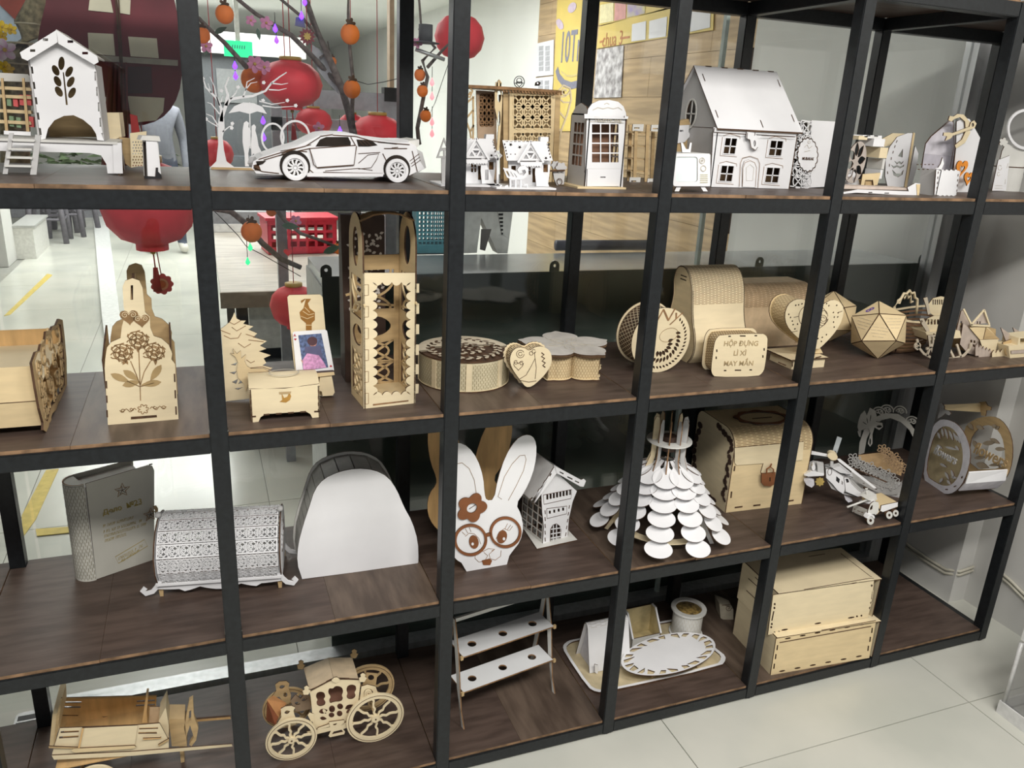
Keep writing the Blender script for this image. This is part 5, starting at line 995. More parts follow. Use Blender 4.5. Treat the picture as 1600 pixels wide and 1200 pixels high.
for i, px in enumerate(((191, 766), (234, 803))):
    c = t.q(*px); ribbon(t, 'star_engraving', [star(c[0], c[1], .017, 5, .42, pi / 2 - .1)], .002, .0006, ENGR, 'y', -.0006 - .004 * i, True); ribbon(t, 'star_ray', [[c, (c[0] + .010 * math.cos(a), c[1] + .010 * math.sin(a))] for a in (pi / 2 + 2 * pi * k / 5 for k in range(5))], .0012, .0005, BURN, 'y', -.0006 - .004 * i)
t.P('clasp', [(240, 792), (244, 790), (247, 794), (247, 808), (243, 809), (243, 798)], y=-.006, m=BIRCHD)
tm = mat('olive_burn', (.36, .28, .08), .8)
def slanted(s, px0, px1, size, m, bold=0.0):
    a, b = t.q(*px0), t.q(*px1); o = text(t, 'cover_text', s, size, m, a[0], -.0006, a[1], rot=(pi / 2, -math.atan2(b[1] - a[1], b[0] - a[0]), 0), align='LEFT', bold=bold); return o
slanted('Дело  №.', (160, 802), (200, 790), .0165, tm, .0003); slanted('23', (209, 787), (221, 783), .019, tm); t.R('underline', [[(209, 791), (222, 787.5)], [(160, 802), (184, 796)]], .001, 0, tm)
rg = random.Random(3)
def scrib(x0, y0, x1, y1):
    L = []; n = int((x1 - x0) / 2.1)
    for k in range(n):
        if rg.random() < .1: continue
        x = x0 + (x1 - x0) * k / n; y = y0 + (y1 - y0) * k / n; L.append([(x, y + 2.3), (x + .5, y - 2.3)]); L.append([(x, y + (2 if rg.random() > .5 else -2)), (x + 1.5, y + (2 if rg.random() > .5 else -2) - .4)])
    return L
o = t.R('cover_lines', sum([scrib(*q) for q in ((161, 822, 209, 808), (162, 831, 222, 813), (163, 838, 229, 818), (164, 845, 198, 834), (185, 873, 224, 851), (190, 876, 220, 858))], []), .0007, 0, tm, .0004); o['kind'] = 'stuff'
t.R('stamp_frame', [[(180, 870), (225.5, 843), (230.5, 853), (185, 880)]], .0013, 0, tm, .0005, True)
for L in ([(122, 749), (126, 748)], [(233, 726), (238, 725)]): t.R('edge_slot', [L], .003, -.0002)
# --- cane barrel chest
t = B('barrel_cane_chest', 'white cane-work barrel chest on scrolled feet', 'chest', 3, (248, 936), (440, 922))
Wc = t.W; x0, x1 = .0, Wc
prof = [(.012, .032), (-.004, .066), (-.004, .100), (.012, .126), (.034, .145), (.062, .156), (.092, .158), (.120, .150), (.142, .132), (.152, .100), (.150, .040)]
def cane(o, name, w_, h_, m):
    Ls = []; s = .0115
    n = int((w_ + h_) / s) + 2
    def clip(p, q):
        # clip segment to rectangle
        (xa, ya), (xb, yb) = p, q; t0, t1 = 0., 1.
        for d, lo, hi, v in ((xb - xa, .0, w_, xa), (yb - ya, .0, h_, ya)):
            if abs(d) < 1e-12:
                if v < lo or v > hi: return None
                continue
            a, b = (lo - v) / d, (hi - v) / d
            if a > b: a, b = b, a
            t0, t1 = max(t0, a), min(t1, b)
        return None if t0 >= t1 - 1e-6 else [(xa + (xb - xa) * t0, ya + (yb - ya) * t0), (xa + (xb - xa) * t1, ya + (yb - ya) * t1)]
    for k in range(-n, n):
        for seg in (((k * s, 0), (k * s + h_, h_)), ((k * s, h_), (k * s + h_, 0))):
            c = clip(*seg)
            if c: Ls.append(c)
    for k in range(1, int(w_ / (2 * s))): Ls.append([(k * 2 * s, 0), (k * 2 * s, h_)]); 
    for k in range(1, max(2, int(h_ / s))): Ls.append([(0, h_ * k / max(2, int(h_ / s))), (w_, h_ * k / max(2, int(h_ / s)))])
    for k in range(int(w_ / (2 * s))):
        for j in range(max(1, int(round(h_ / (2 * s))))): Ls.append(ell((k + .5) * 2 * s, (j + .5) * h_ / max(1, int(round(h_ / (2 * s)))), s * .85, s * .85, 0, 10) + [((k + .5) * 2 * s + s * .85, (j + .5) * h_ / max(1, int(round(h_ / (2 * s)))))])
    return ribbon(o, name, Ls, .0017, .0022, m, 'z', 0)
for i in range(len(prof) - 1):
    (ya, za), (yb, zb) = prof[i], prof[i + 1]; ln = math.hypot(yb - ya, zb - za); an = math.atan2(zb - za, yb - ya)
    fr = plate(t, 'slat', rct(0, 0, Wc - .008, ln * .96), [rct(.003, .0028, Wc - .011, ln * .96 - .0028)], .0022, WHITE, 'z', 0); fr.location = (.004, ya, za); fr.rotation_euler = (an, 0, 0)
    c = cane(fr, 'cane_lattice', Wc - .010, ln * .94, WHITE); c.location = (.001, .0008, .0002); c['kind'] = 'stuff'
core = [(.05 + (a - .05) * .94 + .003, .09 + (b - .09) * .94) for a, b in prof]
for k, x in enumerate((-.002, Wc - .001)):
    ol = [(a, b) for a, b in prof] ; plate(t, 'end_panel', [(.075 + (a - .075) * 1.06, .095 + (b - .095) * 1.06) for a, b in prof] + [(.09, .022), (.06, .022)], [ell(.072, .10, .05, .035, 0, 20)], .003, WHITE, 'x', x); ribbon(t, 'end_lattice', [ell(.072, .10, .05 * f, .035 * f, 0, 20) for f in (.3, .6, .85)] + [[(.072 - .05 * math.cos(a), .10 - .035 * math.sin(a)), (.072 + .05 * math.cos(a), .10 + .035 * math.sin(a))] for a in (0, .8, 1.6, 2.4)], .003, .002, WHITE, 'x', x + .0005)
ap = [(0, .030)] + [(Wc * k / 24, .022 - .010 * abs(math.sin(pi * k / 24 * 3)) * (1 if 4 < k < 20 else .3)) for k in range(25)] + [(Wc, .030)]
plate(t, 'front_apron', ap, (), .003, WHITE, 'y', .004); plate(t, 'back_apron', ap, (), .003, WHITE, 'y', .148); box(t, 'floor_panel', 0, Wc, .01, .15, .031, .034, WHITE); ribbon(t, 'ledge_trim', [[(0, .036), (Wc, .036)]], .005, .004, WHITE, 'y', -.004)
for x, s in ((.004, -1), (Wc - .004, 1)):
    for y in (.004, .14): ribbon(t, 'scroll_foot', [[(x, .04), (x + s * .006, .028), (x + s * .016, .016), (x + s * .030, .012), (x + s * .036, .020), (x + s * .030, .026)]], .010, .004, WHITE, 'y', y); plate(t, 'leg', [(x - .006, .03), (x + .006, .03), (x + .004, .0), (x - .003, 0)], (), .004, BIRCHD, 'y', y + .006)
for x in (.0, Wc): ball(t, 'knob', (x, .07, .168), .007, GREYW)
# --- plain dome-fronted box (blank)
t = B('dome_box', 'plain white dome-fronted box with slatted grey wall beside the cane chest', 'box', 3, (472, 906), (652, 880))
dm = [(472, 904), (464, 880), (466, 850), (474, 820), (484, 790), (492, 765), (506, 748), (530, 737), (556, 732), (584, 734), (606, 745), (620, 765), (630, 790), (644, 815), (653, 845), (654, 878)]
dp_ = t.qs(smooth2([(472, 905)] + dm + [(652, 881)], 1)); plate(t, 'front_plate', dp_, (), .003, WHITE, 'y', 0)
bs = [p for p in dp_]; plate(t, 'back_plate', bs, (), .003, OFFW, 'y', .10)
pts = t.qs([(473, 890)] + dm[1:]); 
for i in range(len(pts) - 1):
    (xa, za), (xb, zb) = pts[i], pts[i + 1]; k = max(1, int(math.hypot(xb - xa, zb - za) / .022))
    for j in range(k):
        f0, f1 = j / k + .03, (j + 1) / k - .03; p, q = (xa + (xb - xa) * f0, za + (zb - za) * f0), (xa + (xb - xa) * f1, za + (zb - za) * f1); cxm = t.W / 2
        sh = lambda p: (cxm + (p[0] - cxm) * .965, .06 + (p[1] - .06) * .965)
        p, q = sh(p), sh(q); mesh('wall_slat', [(p[0], .003, p[1]), (q[0], .003, q[1]), (q[0], .10, q[1]), (p[0], .10, p[1])] + [(p[0] * .98 + cxm * .02, .003, p[1] - .002), (q[0] * .98 + cxm * .02, .003, q[1] - .002), (q[0] * .98 + cxm * .02, .10, q[1] - .002), (p[0] * .98 + cxm * .02, .10, p[1] - .002)], [(0, 1, 2, 3), (7, 6, 5, 4), (0, 4, 5, 1), (1, 5, 6, 2), (2, 6, 7, 3), (3, 7, 4, 0)], mat('grey_slat', (.42, .41, .38), .6), t)
# --- bunny
t = B('bunny_holder', 'white bunny-faced holder with brown round glasses and flower', 'holder', 3, (729, 893), (792, 882))
bo = [(729, 893), (724, 881), (712, 874), (700, 858), (696, 838), (700, 815), (712, 800), (712, 788), (703, 765), (698, 735), (699, 710), (706, 696), (716, 691), (732, 698), (746, 717), (755, 745), (757, 772), (760, 782), (772, 781), (778, 748), (790, 712), (806, 687), (820, 679), (832, 681), (838, 692), (838, 715), (832, 742), (820, 768), (806, 788), (814, 803), (818, 824), (813, 846), (801, 861), (794, 871), (792, 882)]
sm = lambda L: L[:1] + smooth2(L, 1)[2:-4] + L[-1:]
bp_ = t.qs(sm(bo)); plate(t, 'front_plate', bp_, (), .003, WHITE, 'y', 0, BURNL); plate(t, 'back_plate', bp_, (), .003, PINE, 'y', .150, BURN)
plate(t, 'tray', rct(.004, .003, t.W - .004, .150), (), .003, BIRCHD, 'z', .010)
t.R('ear_line', [[(784, 780), (778, 776), (788, 745), (800, 725), (812, 712), (820, 711), (822, 718), (818, 735), (806, 760), (794, 782)], [(713, 725), (722, 723), (733, 732), (741, 750), (744, 770)]], .0011, 0, ENGR)
for nm, cx, cy, rx, ry in (('glasses_rim', 735.5, 844, 26, 25), ('glasses_rim', 790, 832, 25, 24.5)):
    t.P(nm, ell(cx, cy, rx, ry, -.2, 40), [ell(cx, cy, rx - 4, ry - 4, -.2, 40)], y=-.003, m=CHOC)
t.P('glasses_bridge', [(760, 834), (767, 832), (767, 837), (760, 839)], y=-.003, m=CHOC)
for cx, cy, r in ((740.5, 847, -.15), (784.5, 839, .35)):
    t.P('eye', ell(cx, cy, 7.5, 10.5, r, 20), y=-.0015, th=.0015, m=CHOC); t.P('eye_glint', ell(cx - 2 if r < 0 else cx + 3, cy + 3, 2, 2.5, 0, 10), y=-.002, th=.001, m=WHITE)
t.R('lash', [[(727, 838), (733, 833), (741, 834), (748, 841), (751, 850)], [(727, 836), (722, 831)], [(731, 833), (727, 826)], [(736, 831), (733, 824)], [(775, 842), (780, 831), (788, 826), (795, 829)], [(789, 826), (793, 818)], [(793, 827), (798, 820)], [(796, 829), (801, 822)]], .0011, 0, BURNL)
t.R('muzzle', [[(743, 863), (742, 872), (748, 878), (757, 877), (762, 868), (756, 863)], [(764, 866), (766, 873), (774, 875), (782, 869), (783, 860)], [(754, 862), (763, 857), (773, 858), (764, 866)], [(768, 861), (773, 858)]], .0012, 0, BURNL); t.P('mouth', [(753, 876), (765, 873), (769, 876), (766, 883), (755, 883)], y=-.0012, th=.0012, m=CHOC)
c = t.q(737.5, 794, -.004); plate(t, 'flower', petals(c[0], c[1], .038, 5, .30, 60, 1.2), [ell(c[0], c[1], .0125, .0125)], .003, CHOC, 'y', -.004); ribbon(t, 'flower_line', [[(c[0] - .006, c[1] - .003), (c[0] + .010, c[1] + .006)]], .0014, .0005, BURN, 'y', -.0012)
# --- crooked tower house
t = B('crooked_tower_house', 'white crooked toy tower house with lattice side on a square base', 'toy house', 3, (848, 851), (888, 839))
cx3 = lambda L: [(660 + .2667 * a, 640 + .2667 * b) for a, b in L]
lw = []
lwin = [(cx3(rct(726 + 19 * k, 498 - 4 * k, 738 + 19 * k, 527 - 4 * k))) for k in range(8)] + [cx3(rct(741 + 26 * k, 592 - 6 * k, 752 + 26 * k, 610 - 6 * k)) for k in range(4)] + [cx3([(750, 775), (752, 700), (765, 678), (785, 670), (802, 682), (808, 705), (806, 765)])]
t.P('front_wall', cx3([(705, 790), (712, 690), (702, 600), (697, 500), (700, 485), (790, 372), (905, 478), (880, 540), (858, 640), (850, 745)]), lwin)
t.P('interior', cx3([(708, 786), (714, 690), (706, 600), (702, 500), (790, 385), (898, 480), (875, 540), (855, 640), (847, 742)]), y=.012, m=DBR)
t.R('front_line', [cx3([(708, 500), (712, 555), (870, 520), (874, 468), (708, 500)]), cx3([(728, 580), (730, 638), (845, 610), (846, 565), (728, 580)]), cx3([(748, 778), (750, 700), (764, 676), (785, 668), (804, 682), (811, 705), (808, 766)])], .0013, 0, BURN)
t.R('door_bar', [cx3([(766, 676), (764, 775)]), cx3([(784, 670), (784, 770)]), cx3([(750, 700), (810, 692)]), cx3([(751, 728), (809, 718)]), cx3([(750, 752), (808, 742)])], .002, .001, WHITE, .002)
t.R('edge_slot', [cx3([(718, 590 + 40 * k), (720, 612 + 40 * k)]) for k in range(5)] + [cx3([(862 - 5 * k, 560 + 40 * k), (858 - 5 * k, 580 + 40 * k)]) for k in range(5)], .0022, -.0002)
zw = t.q(847, 771)[1]; za = t.q(871, 739)[1]; dp = .10; wx = t.W
plate(t, 'side_wall', rct(.003, .0, dp, zw), [rct(.008 + .0235 * i, .012 + (zw - .02) / 6 * j, .026 + .0235 * i, .012 + (zw - .02) / 6 * (j + .8)) for i in range(4) for j in range(6)], .003, OFFW, 'x', .0)
plate(t, 'side_wall', rct(.003, .0, dp, zw), (), .003, OFFW, 'x', wx - .002); plate(t, 'rear_wall', rct(.0, .0, wx, zw), (), .003, OFFW, 'y', dp)
A_ = cx3([(770, 330)])[0]; Lf = cx3([(640, 530)])[0]; Rf = cx3([(950, 435)])[0]
ap = t.q(*A_, -.008); lf = t.q(*Lf, -.008); rf = t.q(*Rf, -.008)
for e in (lf, rf):
    V = [(ap[0], -.008, ap[1]), (e[0], -.008, e[1]), (e[0] * .9, dp + .03, e[1] + .004), (ap[0], dp + .03, ap[1] + .012)]; V += [(x, y, z - .003) for x, y, z in V]
    mesh('roof_panel', V, [(0, 1, 2, 3), (7, 6, 5, 4), (0, 4, 5, 1), (1, 5, 6, 2), (2, 6, 7, 3), (3, 7, 4, 0)], GREYW, t)
t.P('barge_board', cx3([(778, 328), (788, 372), (655, 552), (640, 553), (630, 530), (645, 515), (660, 520)]), [cx3([(752, 372), (758, 376), (748, 392), (742, 388)]), cx3([(722, 415), (728, 419), (715, 440), (709, 436)]), cx3([(690, 462), (696, 466), (684, 486), (678, 482)])], y=-.012); t.P('barge_board', cx3([(768, 325), (930, 412), (945, 405), (958, 418), (945, 452), (925, 450), (786, 372)]), [cx3([(805, 362), (828, 373), (826, 380), (803, 368)]), cx3([(850, 390), (880, 404), (878, 412), (848, 397)]), cx3([(895, 414), (918, 425), (916, 432), (893, 421)])], y=-.012)
ball(t, 'roof_knob', (ap[0] + .012, dp, ap[1] + .012), .006, BIRCHL)
bq = [t.qz(*p) for p in ((817, 826), (839, 859), (902, 845), (887, 829))]; plate(t, 'base_plate', bq, (), .003, OFFW, 'z', 0)
# --- petal lamp
c = onz(1029, 829, ZS[3]); t = T('petal_lampshade', 'white lampshade of overlapping round scales on thin arms', 'lampshade', c, 0)
NA = 10; a0 = math.atan2(CAM.y - c.y, CAM.x - c.x) + .03
rib = [(.036, .285), (.040, .235), (.055, .185), (.085, .12), (.118, .06), (.150, .012)]
discs = [(.052, .176), (.066, .150), (.083, .122), (.102, .092), (.122, .061), (.147, .030)]
dsc = None
for k in range(NA):
    a = a0 + 2 * pi * k / NA; ca, sa = math.cos(a), math.sin(a)
    w_ = .003
    pr_ = [(.033, .325), (.041, .328), (.046, .315), (.046, .22), (.060, .18), (.09, .115), (.123, .055), (.150, .010), (.140, .006), (.112, .05), (.078, .11), (.048, .17), (.034, .215), (.030, .30)]
    arm = plate(t, 'arm', [(r, z) for r, z in pr_], (), .003, BIRCHL if sa > .2 else GREYW, 'y', -.0015, BURNL); arm.rotation_euler = (0, 0, a)
    for j, (r, z) in enumerate(discs):
        sl = math.atan2(.032, .021) * .82 if j < 5 else .75
        if dsc is None or j == 0:
            if j == 0: o = plate(t, 'scale', [(-.052, -.005), (-.052, .005), (-.030, .007)] + ell(.006, 0, .031, .033, 0, 26, pi * .80, -pi * .80) + [(-.030, -.007)], (), .0022, WHITE, 'z', 0)
            else: o = plate(t, 'scale', ell(.008, 0, .027, .035, 0, 28), (), .0022, WHITE, 'z', 0); dsc = o.data
        else: o = bpy.data.objects.new('scale', dsc); link(o, t.o)
        o.location = ((r + .010) * ca, (r + .010) * sa, z + .008); o.rotation_euler = (0, sl, a)
        from mathutils import Euler
        o.rotation_euler = (Matrix.Rotation(a, 3, 'Z') @ Matrix.Rotation(sl * .62, 3, 'Y')).to_euler()
revolve(t, 'top_ring', [(.026, .262), (.058, .262), (.058, .265), (.026, .265)], [OFFW][0], 40, smooth=False, ring=True); revolve(t, 'bottom_ring', [(.105, .030), (.128, .030), (.128, .033), (.105, .033)], BIRCHL, 48, smooth=False, ring=True); revolve(t, 'socket', [(.0, .235), (.018, .235), (.018, .275), (0, .275)], DBR, 20, smooth=False)
# --- treasure mailbox
t = B('letter_chest', 'birch letter chest with flex-cut hood, brown lace trim and padlock', 'chest', 3, (1134, 801), (1252, 787))
Wc = t.W; zf = t.q(1146, 706)[1]; dp = .20; R_ = .055; Hh = zf + R_
pf = [(0, 0), (0, zf)] + ell(R_, zf, R_, R_, 0, 12, pi, pi / 2) + [(dp - .03, Hh)] + ell(dp - .03, Hh - .03, .03, .03, 0, 6, pi / 2, 0) + [(dp, 0)]
sheet(t, 'bent_shell', pf, 0, Wc, BIRCH, 'x', .003, BURN); slits(t, 'flex_slit', pf, .004, Wc - .004, 7, .0042, 'x', zf - .012, zf + R_ * 1.5, wid=.0014, m=ENGR, gap=.18)
for x in (-.003, Wc): plate(t, 'end_panel', pf, (), .003, BIRCHL, 'x', x)
lace = []
for k in range(22):
    s = k / 21
    y, z = (dp * .5 - dp * .42 * s * 2, Hh - .008) if s < .35 else ((.016 + .006 * math.sin(k * 2), Hh - .03 - (s - .35) * .27))
    if s < .35: y, z = .09 - .075 * (s / .35), Hh - .012 - .02 * (s / .35)
    lace.append(ell(y, z, .007 + .003 * math.sin(k * 2.3), .009, k, 8))
for k, L in enumerate(lace): plate(t, 'lace_trim', L, (), .002, DBR, 'x', -.0052, DBR)
for k in range(9): plate(t, 'lace_trim', ell(dp - .012 - .008 * math.sin(k), .02 + .022 * k, .010, .013, k, 8), (), .002, DBR, 'x', -.0052, DBR)
for k in range(6): plate(t, 'lace_trim', ell(dp - .03 - .022 * k, .012, .014, .006, 0, 8), (), .002, DBR, 'x', -.0052, DBR)
ring_o = [(Wc * .55 + .085 * math.cos(a) * (1 + .06 * math.cos(9 * a)), dp * .45 + .055 * math.sin(a) * (1 + .06 * math.cos(9 * a))) for a in (2 * pi * k / 60 for k in range(60))]
ring_i = [(Wc * .55 + .070 * math.cos(a), dp * .45 + .042 * math.sin(a)) for a in (2 * pi * k / 40 for k in range(40))]
plate(t, 'slot_surround', ring_o, [ring_i], .003, CHOC, 'z', Hh + .0002, DBR); box(t, 'coin_slot', Wc * .42, Wc * .68, dp * .45 - .002, dp * .45 + .002, Hh, Hh + .0012, BURN)
t.P('flap', [(1148, 723), (1151, 727), (1193, 724), (1189, 738), (1196, 742), (1212, 742), (1216, 722), (1254, 719), (1256, 690), (1148, 700)], y=-.003, th=.003, m=BIRCHL)
t.P('padlock', [(1190, 740), (1212, 738), (1210, 757), (1204, 760), (1194, 759), (1190, 754)], [rct(1202, 746, 1204, 752)], y=-.009, m=CHOC); t.R('padlock_shackle', [[(1197, 740), (1198, 732), (1203, 729), (1208, 733), (1208, 739)], [(1203, 729), (1205, 724)]], .003, -.008, CHOC, .003)
t.R('slot', [[(1148, 728), (1147, 736)], [(1143, 768), (1142, 778)], [(1148, 793), (1160, 791.5)], [(1177, 790), (1188, 788.7)], [(1230, 783), (1240, 781.6)]], .0045, -.0002)
# --- lace floral basket with bow arch
t = A('floral_arch_basket', 'grey-white lace basket with scalloped arch handle and ribbon bow', 'basket', 3, (1400, 778), -.75)
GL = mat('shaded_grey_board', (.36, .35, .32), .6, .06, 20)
sx3 = lambda L: [(1330 + .1625 * a, 620 + .1625 * b) for a, b in L]
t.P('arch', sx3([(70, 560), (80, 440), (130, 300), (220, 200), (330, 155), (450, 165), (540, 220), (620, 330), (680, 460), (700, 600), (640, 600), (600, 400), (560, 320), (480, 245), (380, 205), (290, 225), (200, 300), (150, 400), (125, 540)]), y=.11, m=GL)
sc = []
for x, z in ((345, 130), (470, 140), (585, 240), (270, 150)): sc += [sx3(ell(x, z, 62, 52, .3, 14, pi, 2 * pi)), sx3(ell(x, z, 36, 30, .3, 12, pi, 2 * pi)), sx3(spiral(x - 18, z - 6, 20, 5, 1, 3, 10)), sx3(spiral(x + 18, z - 2, 20, 5, -1, 3, 10))]
t.R('scallop', sc, .0035, .11, GL, .003)
t.P('bow', sx3([(170, 300), (60, 330), (75, 380), (90, 390), (60, 290), (70, 230), (90, 170), (130, 130), (150, 180), (180, 105), (230, 130), (245, 180), (240, 240), (300, 250), (305, 290), (270, 320), (225, 295), (205, 360), (205, 450), (180, 480), (160, 450), (185, 350)]), [sx3(leaf(150, 200, 60, 8, 1.4)), sx3(leaf(190, 170, 70, 8, 1.7)), sx3(leaf(110, 240, 50, 8, .6)), sx3(leaf(100, 320, 50, 8, -.3)), sx3(ell(182, 430, 8, 30)), sx3(ell(270, 285, 25, 12))], y=.105, m=GL)
tan3 = mat('warm_birch_panel', (.62, .42, .22), .6)
t.P('inner_panel', sx3([(70, 560), (280, 535), (500, 640), (480, 760), (200, 660), (70, 600)]), y=.10, m=tan3)
def flowers(L, m, y, r):
    for (a, b) in L:
        x, z = t.q(*sx3([(a, b)])[0], y); ls = [ell(x + r * .62 * math.cos(q), z + r * .62 * math.sin(q), r * .42, r * .30, q, 8) for q in (2 * pi * k / 5 for k in range(5))]; ribbon(t, 'flower', ls, .0022, .002, m, 'y', y, True)
flowers([(20, 590), (60, 620), (20, 650), (100, 660), (140, 690), (180, 670), (190, 720), (230, 740), (260, 720), (300, 760), (340, 740), (280, 790), (340, 800), (390, 780), (430, 830), (380, 850), (300, 850)], mat('lace_grey', (.50, .49, .47), .6), .0, .0155)
flowers([(300, 500), (340, 530), (370, 570), (420, 580), (400, 640), (460, 640), (440, 700), (350, 600), (500, 690)], mat('toasted_lace', (.45, .30, .17), .6), .06, .0145)
t.P('front_rail', sx3([(0, 690), (60, 760), (200, 830), (330, 880), (420, 890), (470, 850), (490, 800), (480, 920), (400, 945), (280, 935), (150, 870), (0, 780)]), [sx3(rct(110, 825, 130, 835)), sx3(rct(230, 885, 250, 893)), sx3(rct(370, 900, 390, 908))], y=.002, m=mat('lace_grey', (.50, .49, .47), .6)); box(t, 'base', -.16, .02, .006, .12, .0, .004, GREYW)
# --- lace handbag of round plates
t = A('flower_handbag', 'white lace handbag box with ring end plate, cream back and strap', 'handbag', 3, (1478, 773), -1.78)
LV = mat('lavender_white', (.64, .63, .67), .6)
ro = sx3(smooth2([(690, 800), (720, 560), (760, 330), (830, 225), (920, 215), (1020, 260), (1090, 350), (1140, 480), (1145, 600), (1110, 740), (1060, 850), (990, 920), (920, 938), (850, 915), (770, 870)], 1)); ri = sx3(smooth2([(720, 760), (740, 560), (790, 380), (860, 290), (930, 280), (1000, 325), (1050, 420), (1075, 530), (1068, 660), (1030, 770), (970, 845), (900, 860), (820, 830)], 1))
t.P('ring_plate', ro, [ri, sx3([(1055, 770), (1075, 760), (1072, 780), (1058, 788)]), sx3([(985, 860), (1012, 850), (1010, 862), (988, 872)]), sx3(rct(905, 885, 930, 897))], m=LV)
lv = []
for x, z, l, a in ((870, 300, 90, 1.4), (900, 300, 110, 1.3), (940, 320, 110, 1.2), (980, 340, 100, 1.15), (1010, 370, 90, 1.1), (820, 460, 70, .6), (900, 480, 130, .25), (1000, 470, 60, .9), (850, 640, 80, .5), (900, 720, 90, 1.1), (960, 700, 100, 1.3), (920, 800, 60, .9), (880, 780, 60, 2.2), (830, 340, 70, 1.2), (960, 770, 60, .2)): lv.append(sx3(leaf(x, z, l, 24, a)))
for L in lv: t.P('leaf', L, y=.0005, m=GREYW)
q = t.q(*sx3([(905, 560)])[0]); text(t, 'script', 'flowers', .040, GREYW, q[0], -.002, q[1], rot=(pi / 2, -.05, 0), depth=.001, sx=.85, shear=.3, bold=.0008)
t.P('inner_card', ri, y=.03, m=mat('sandy_board', (.55, .46, .28), .6), th=.002)
yb = .165
po = sx3(smooth2([(1060, 880), (1050, 600), (1080, 300), (1180, 215), (1300, 185), (1400, 195), (1480, 260), (1540, 380), (1555, 540), (1530, 700), (1470, 810), (1400, 880), (1300, 895), (1180, 890)], 1)); pi_ = sx3(smooth2([(1130, 700), (1140, 420), (1200, 320), (1300, 262), (1390, 300), (1450, 380), (1475, 500), (1480, 600), (1470, 690)], 1))
t.P('back_plate', po, [pi_], y=yb, m=BIRCHD)
lv = [sx3(leaf(x, z, l, w_, a)) for x, z, l, w_, a in ((1120, 250, 90, 40, .9), (1200, 280, 80, 40, .4), (1350, 280, 60, 40, .2), (1380, 310, 50, 36, -.5), (1260, 450, 130, 46, -.1), (1330, 400, 110, 40, .5), (1380, 500, 100, 40, .05), (1180, 590, 110, 36, -.1), (1200, 640, 130, 60, .35), (1320, 660, 150, 30, -.1), (1400, 620, 70, 24, 1.2), (1170, 420, 90, 40, 1.1))]
for L in lv: t.P('leaf', L, y=yb - .002, m=mat('taupe_leaf', (.40, .33, .24), .6))
q = t.q(*sx3([(1330, 560)])[0], yb - .004); text(t, 'script', 'flowers', .055, BIRCHD, q[0], yb - .004, q[1], rot=(pi / 2, -.05, 0), depth=.001, sx=.85, shear=.3, bold=.001)
def strip(nm, L, m):
    V = []
    for (a, b), y in zip(L, (.003, yb, yb, .003)): x, z = t.q(*sx3([(a, b)])[0], y); V.append((x, y, max(z, .001)))
    V += [(x + .003, y, z - .002) for x, y, z in V]; mesh(nm, V, [(0, 1, 2, 3), (7, 6, 5, 4), (0, 4, 5, 1), (1, 5, 6, 2), (2, 6, 7, 3), (3, 7, 4, 0)], m, t)
strip('side_band', [(1130, 720), (1500, 695), (1480, 795), (1095, 825)], WHITE); strip('lower_band', [(1095, 826), (1478, 797), (1400, 870), (1030, 895)], LV); strip('strap', [(890, 75), (1240, 60), (1235, 138), (900, 118)], BIRCH)
t.P('strap_bracket', sx3([(830, 210), (850, 120), (840, 70), (870, 60), (895, 90), (890, 120), (940, 135), (960, 160), (940, 180), (905, 160), (870, 190)]), y=.0, m=GREYW); t.P('strap_bracket', sx3([(1230, 50), (1290, 45), (1310, 85), (1345, 100), (1340, 130), (1300, 130), (1290, 185), (1250, 180)]), y=yb, m=BIRCHD)
# --- helicopter
t = A('model_helicopter', 'black-lined white model helicopter with four rotor blades', 'model helicopter', 3, (1345, 795), -.62)
hx = lambda L: [(1255 + .1333 * a, 670 + .1333 * b) for a, b in L]
t.P('fuselage', hx([(265, 580), (265, 470), (330, 460), (440, 520), (520, 560), (600, 660), (690, 745), (720, 775), (640, 800), (480, 770), (330, 700)]), y=-.016, th=.034, m=GREYW)
t.P('side_plate', hx([(270, 575), (268, 475), (335, 465), (470, 560), (490, 700), (470, 765), (400, 720), (340, 650)]), [hx([(388, 555), (430, 590), (420, 640), (385, 610)]), hx([(450, 605), (470, 630), (462, 655), (445, 645)])], y=-.019, m=WHITE)
t.P('window_dark', hx([(385, 552), (432, 588), (422, 645), (382, 612)]), y=-.0165, th=.001, m=BLACK)
t.P('canopy', hx([(480, 570), (530, 575), (560, 640), (640, 720), (700, 760), (720, 785), (640, 795), (500, 735)]), [hx([(495, 585), (525, 585), (540, 625), (510, 632)])], y=-.0205, m=WHITE); t.P('canopy_dark', hx([(490, 580), (530, 582), (545, 630), (508, 638)]), y=-.018, th=.001, m=BLACK)
t.P('engine_pod', hx([(165, 420), (240, 440), (245, 540), (170, 520)]), y=-.04, th=.026, m=GREYW); t.P('engine_cap', hx(ell(122, 455, 22, 34)), y=-.042, th=.02); t.P('stub_wing', hx([(10, 545), (90, 500), (245, 535), (240, 550), (60, 560)]), y=-.045, th=.07)
t.P('rocket_pod', hx([(10, 610), (70, 600), (130, 620), (130, 660), (100, 690), (40, 660)]), y=-.05, th=.02, m=LV); t.P('gear_pod', hx([(480, 780), (560, 830), (580, 850), (530, 865), (495, 830)]), y=-.012, th=.02, m=LV); t.P('brass_gear', hx(petals(195, 620, 55, 8, .3, 40)), y=-.03, th=.008, m=mat('mustard_board', (.45, .33, .10), .6))
t.P('mast', hx([(320, 380), (355, 380), (355, 460), (315, 455)]), y=-.004, th=.01, m=GREYW); t.P('rotor_hub', hx(ell(345, 325, 62, 42, .4, 20)), y=-.008, th=.02, m=BIRCHL)
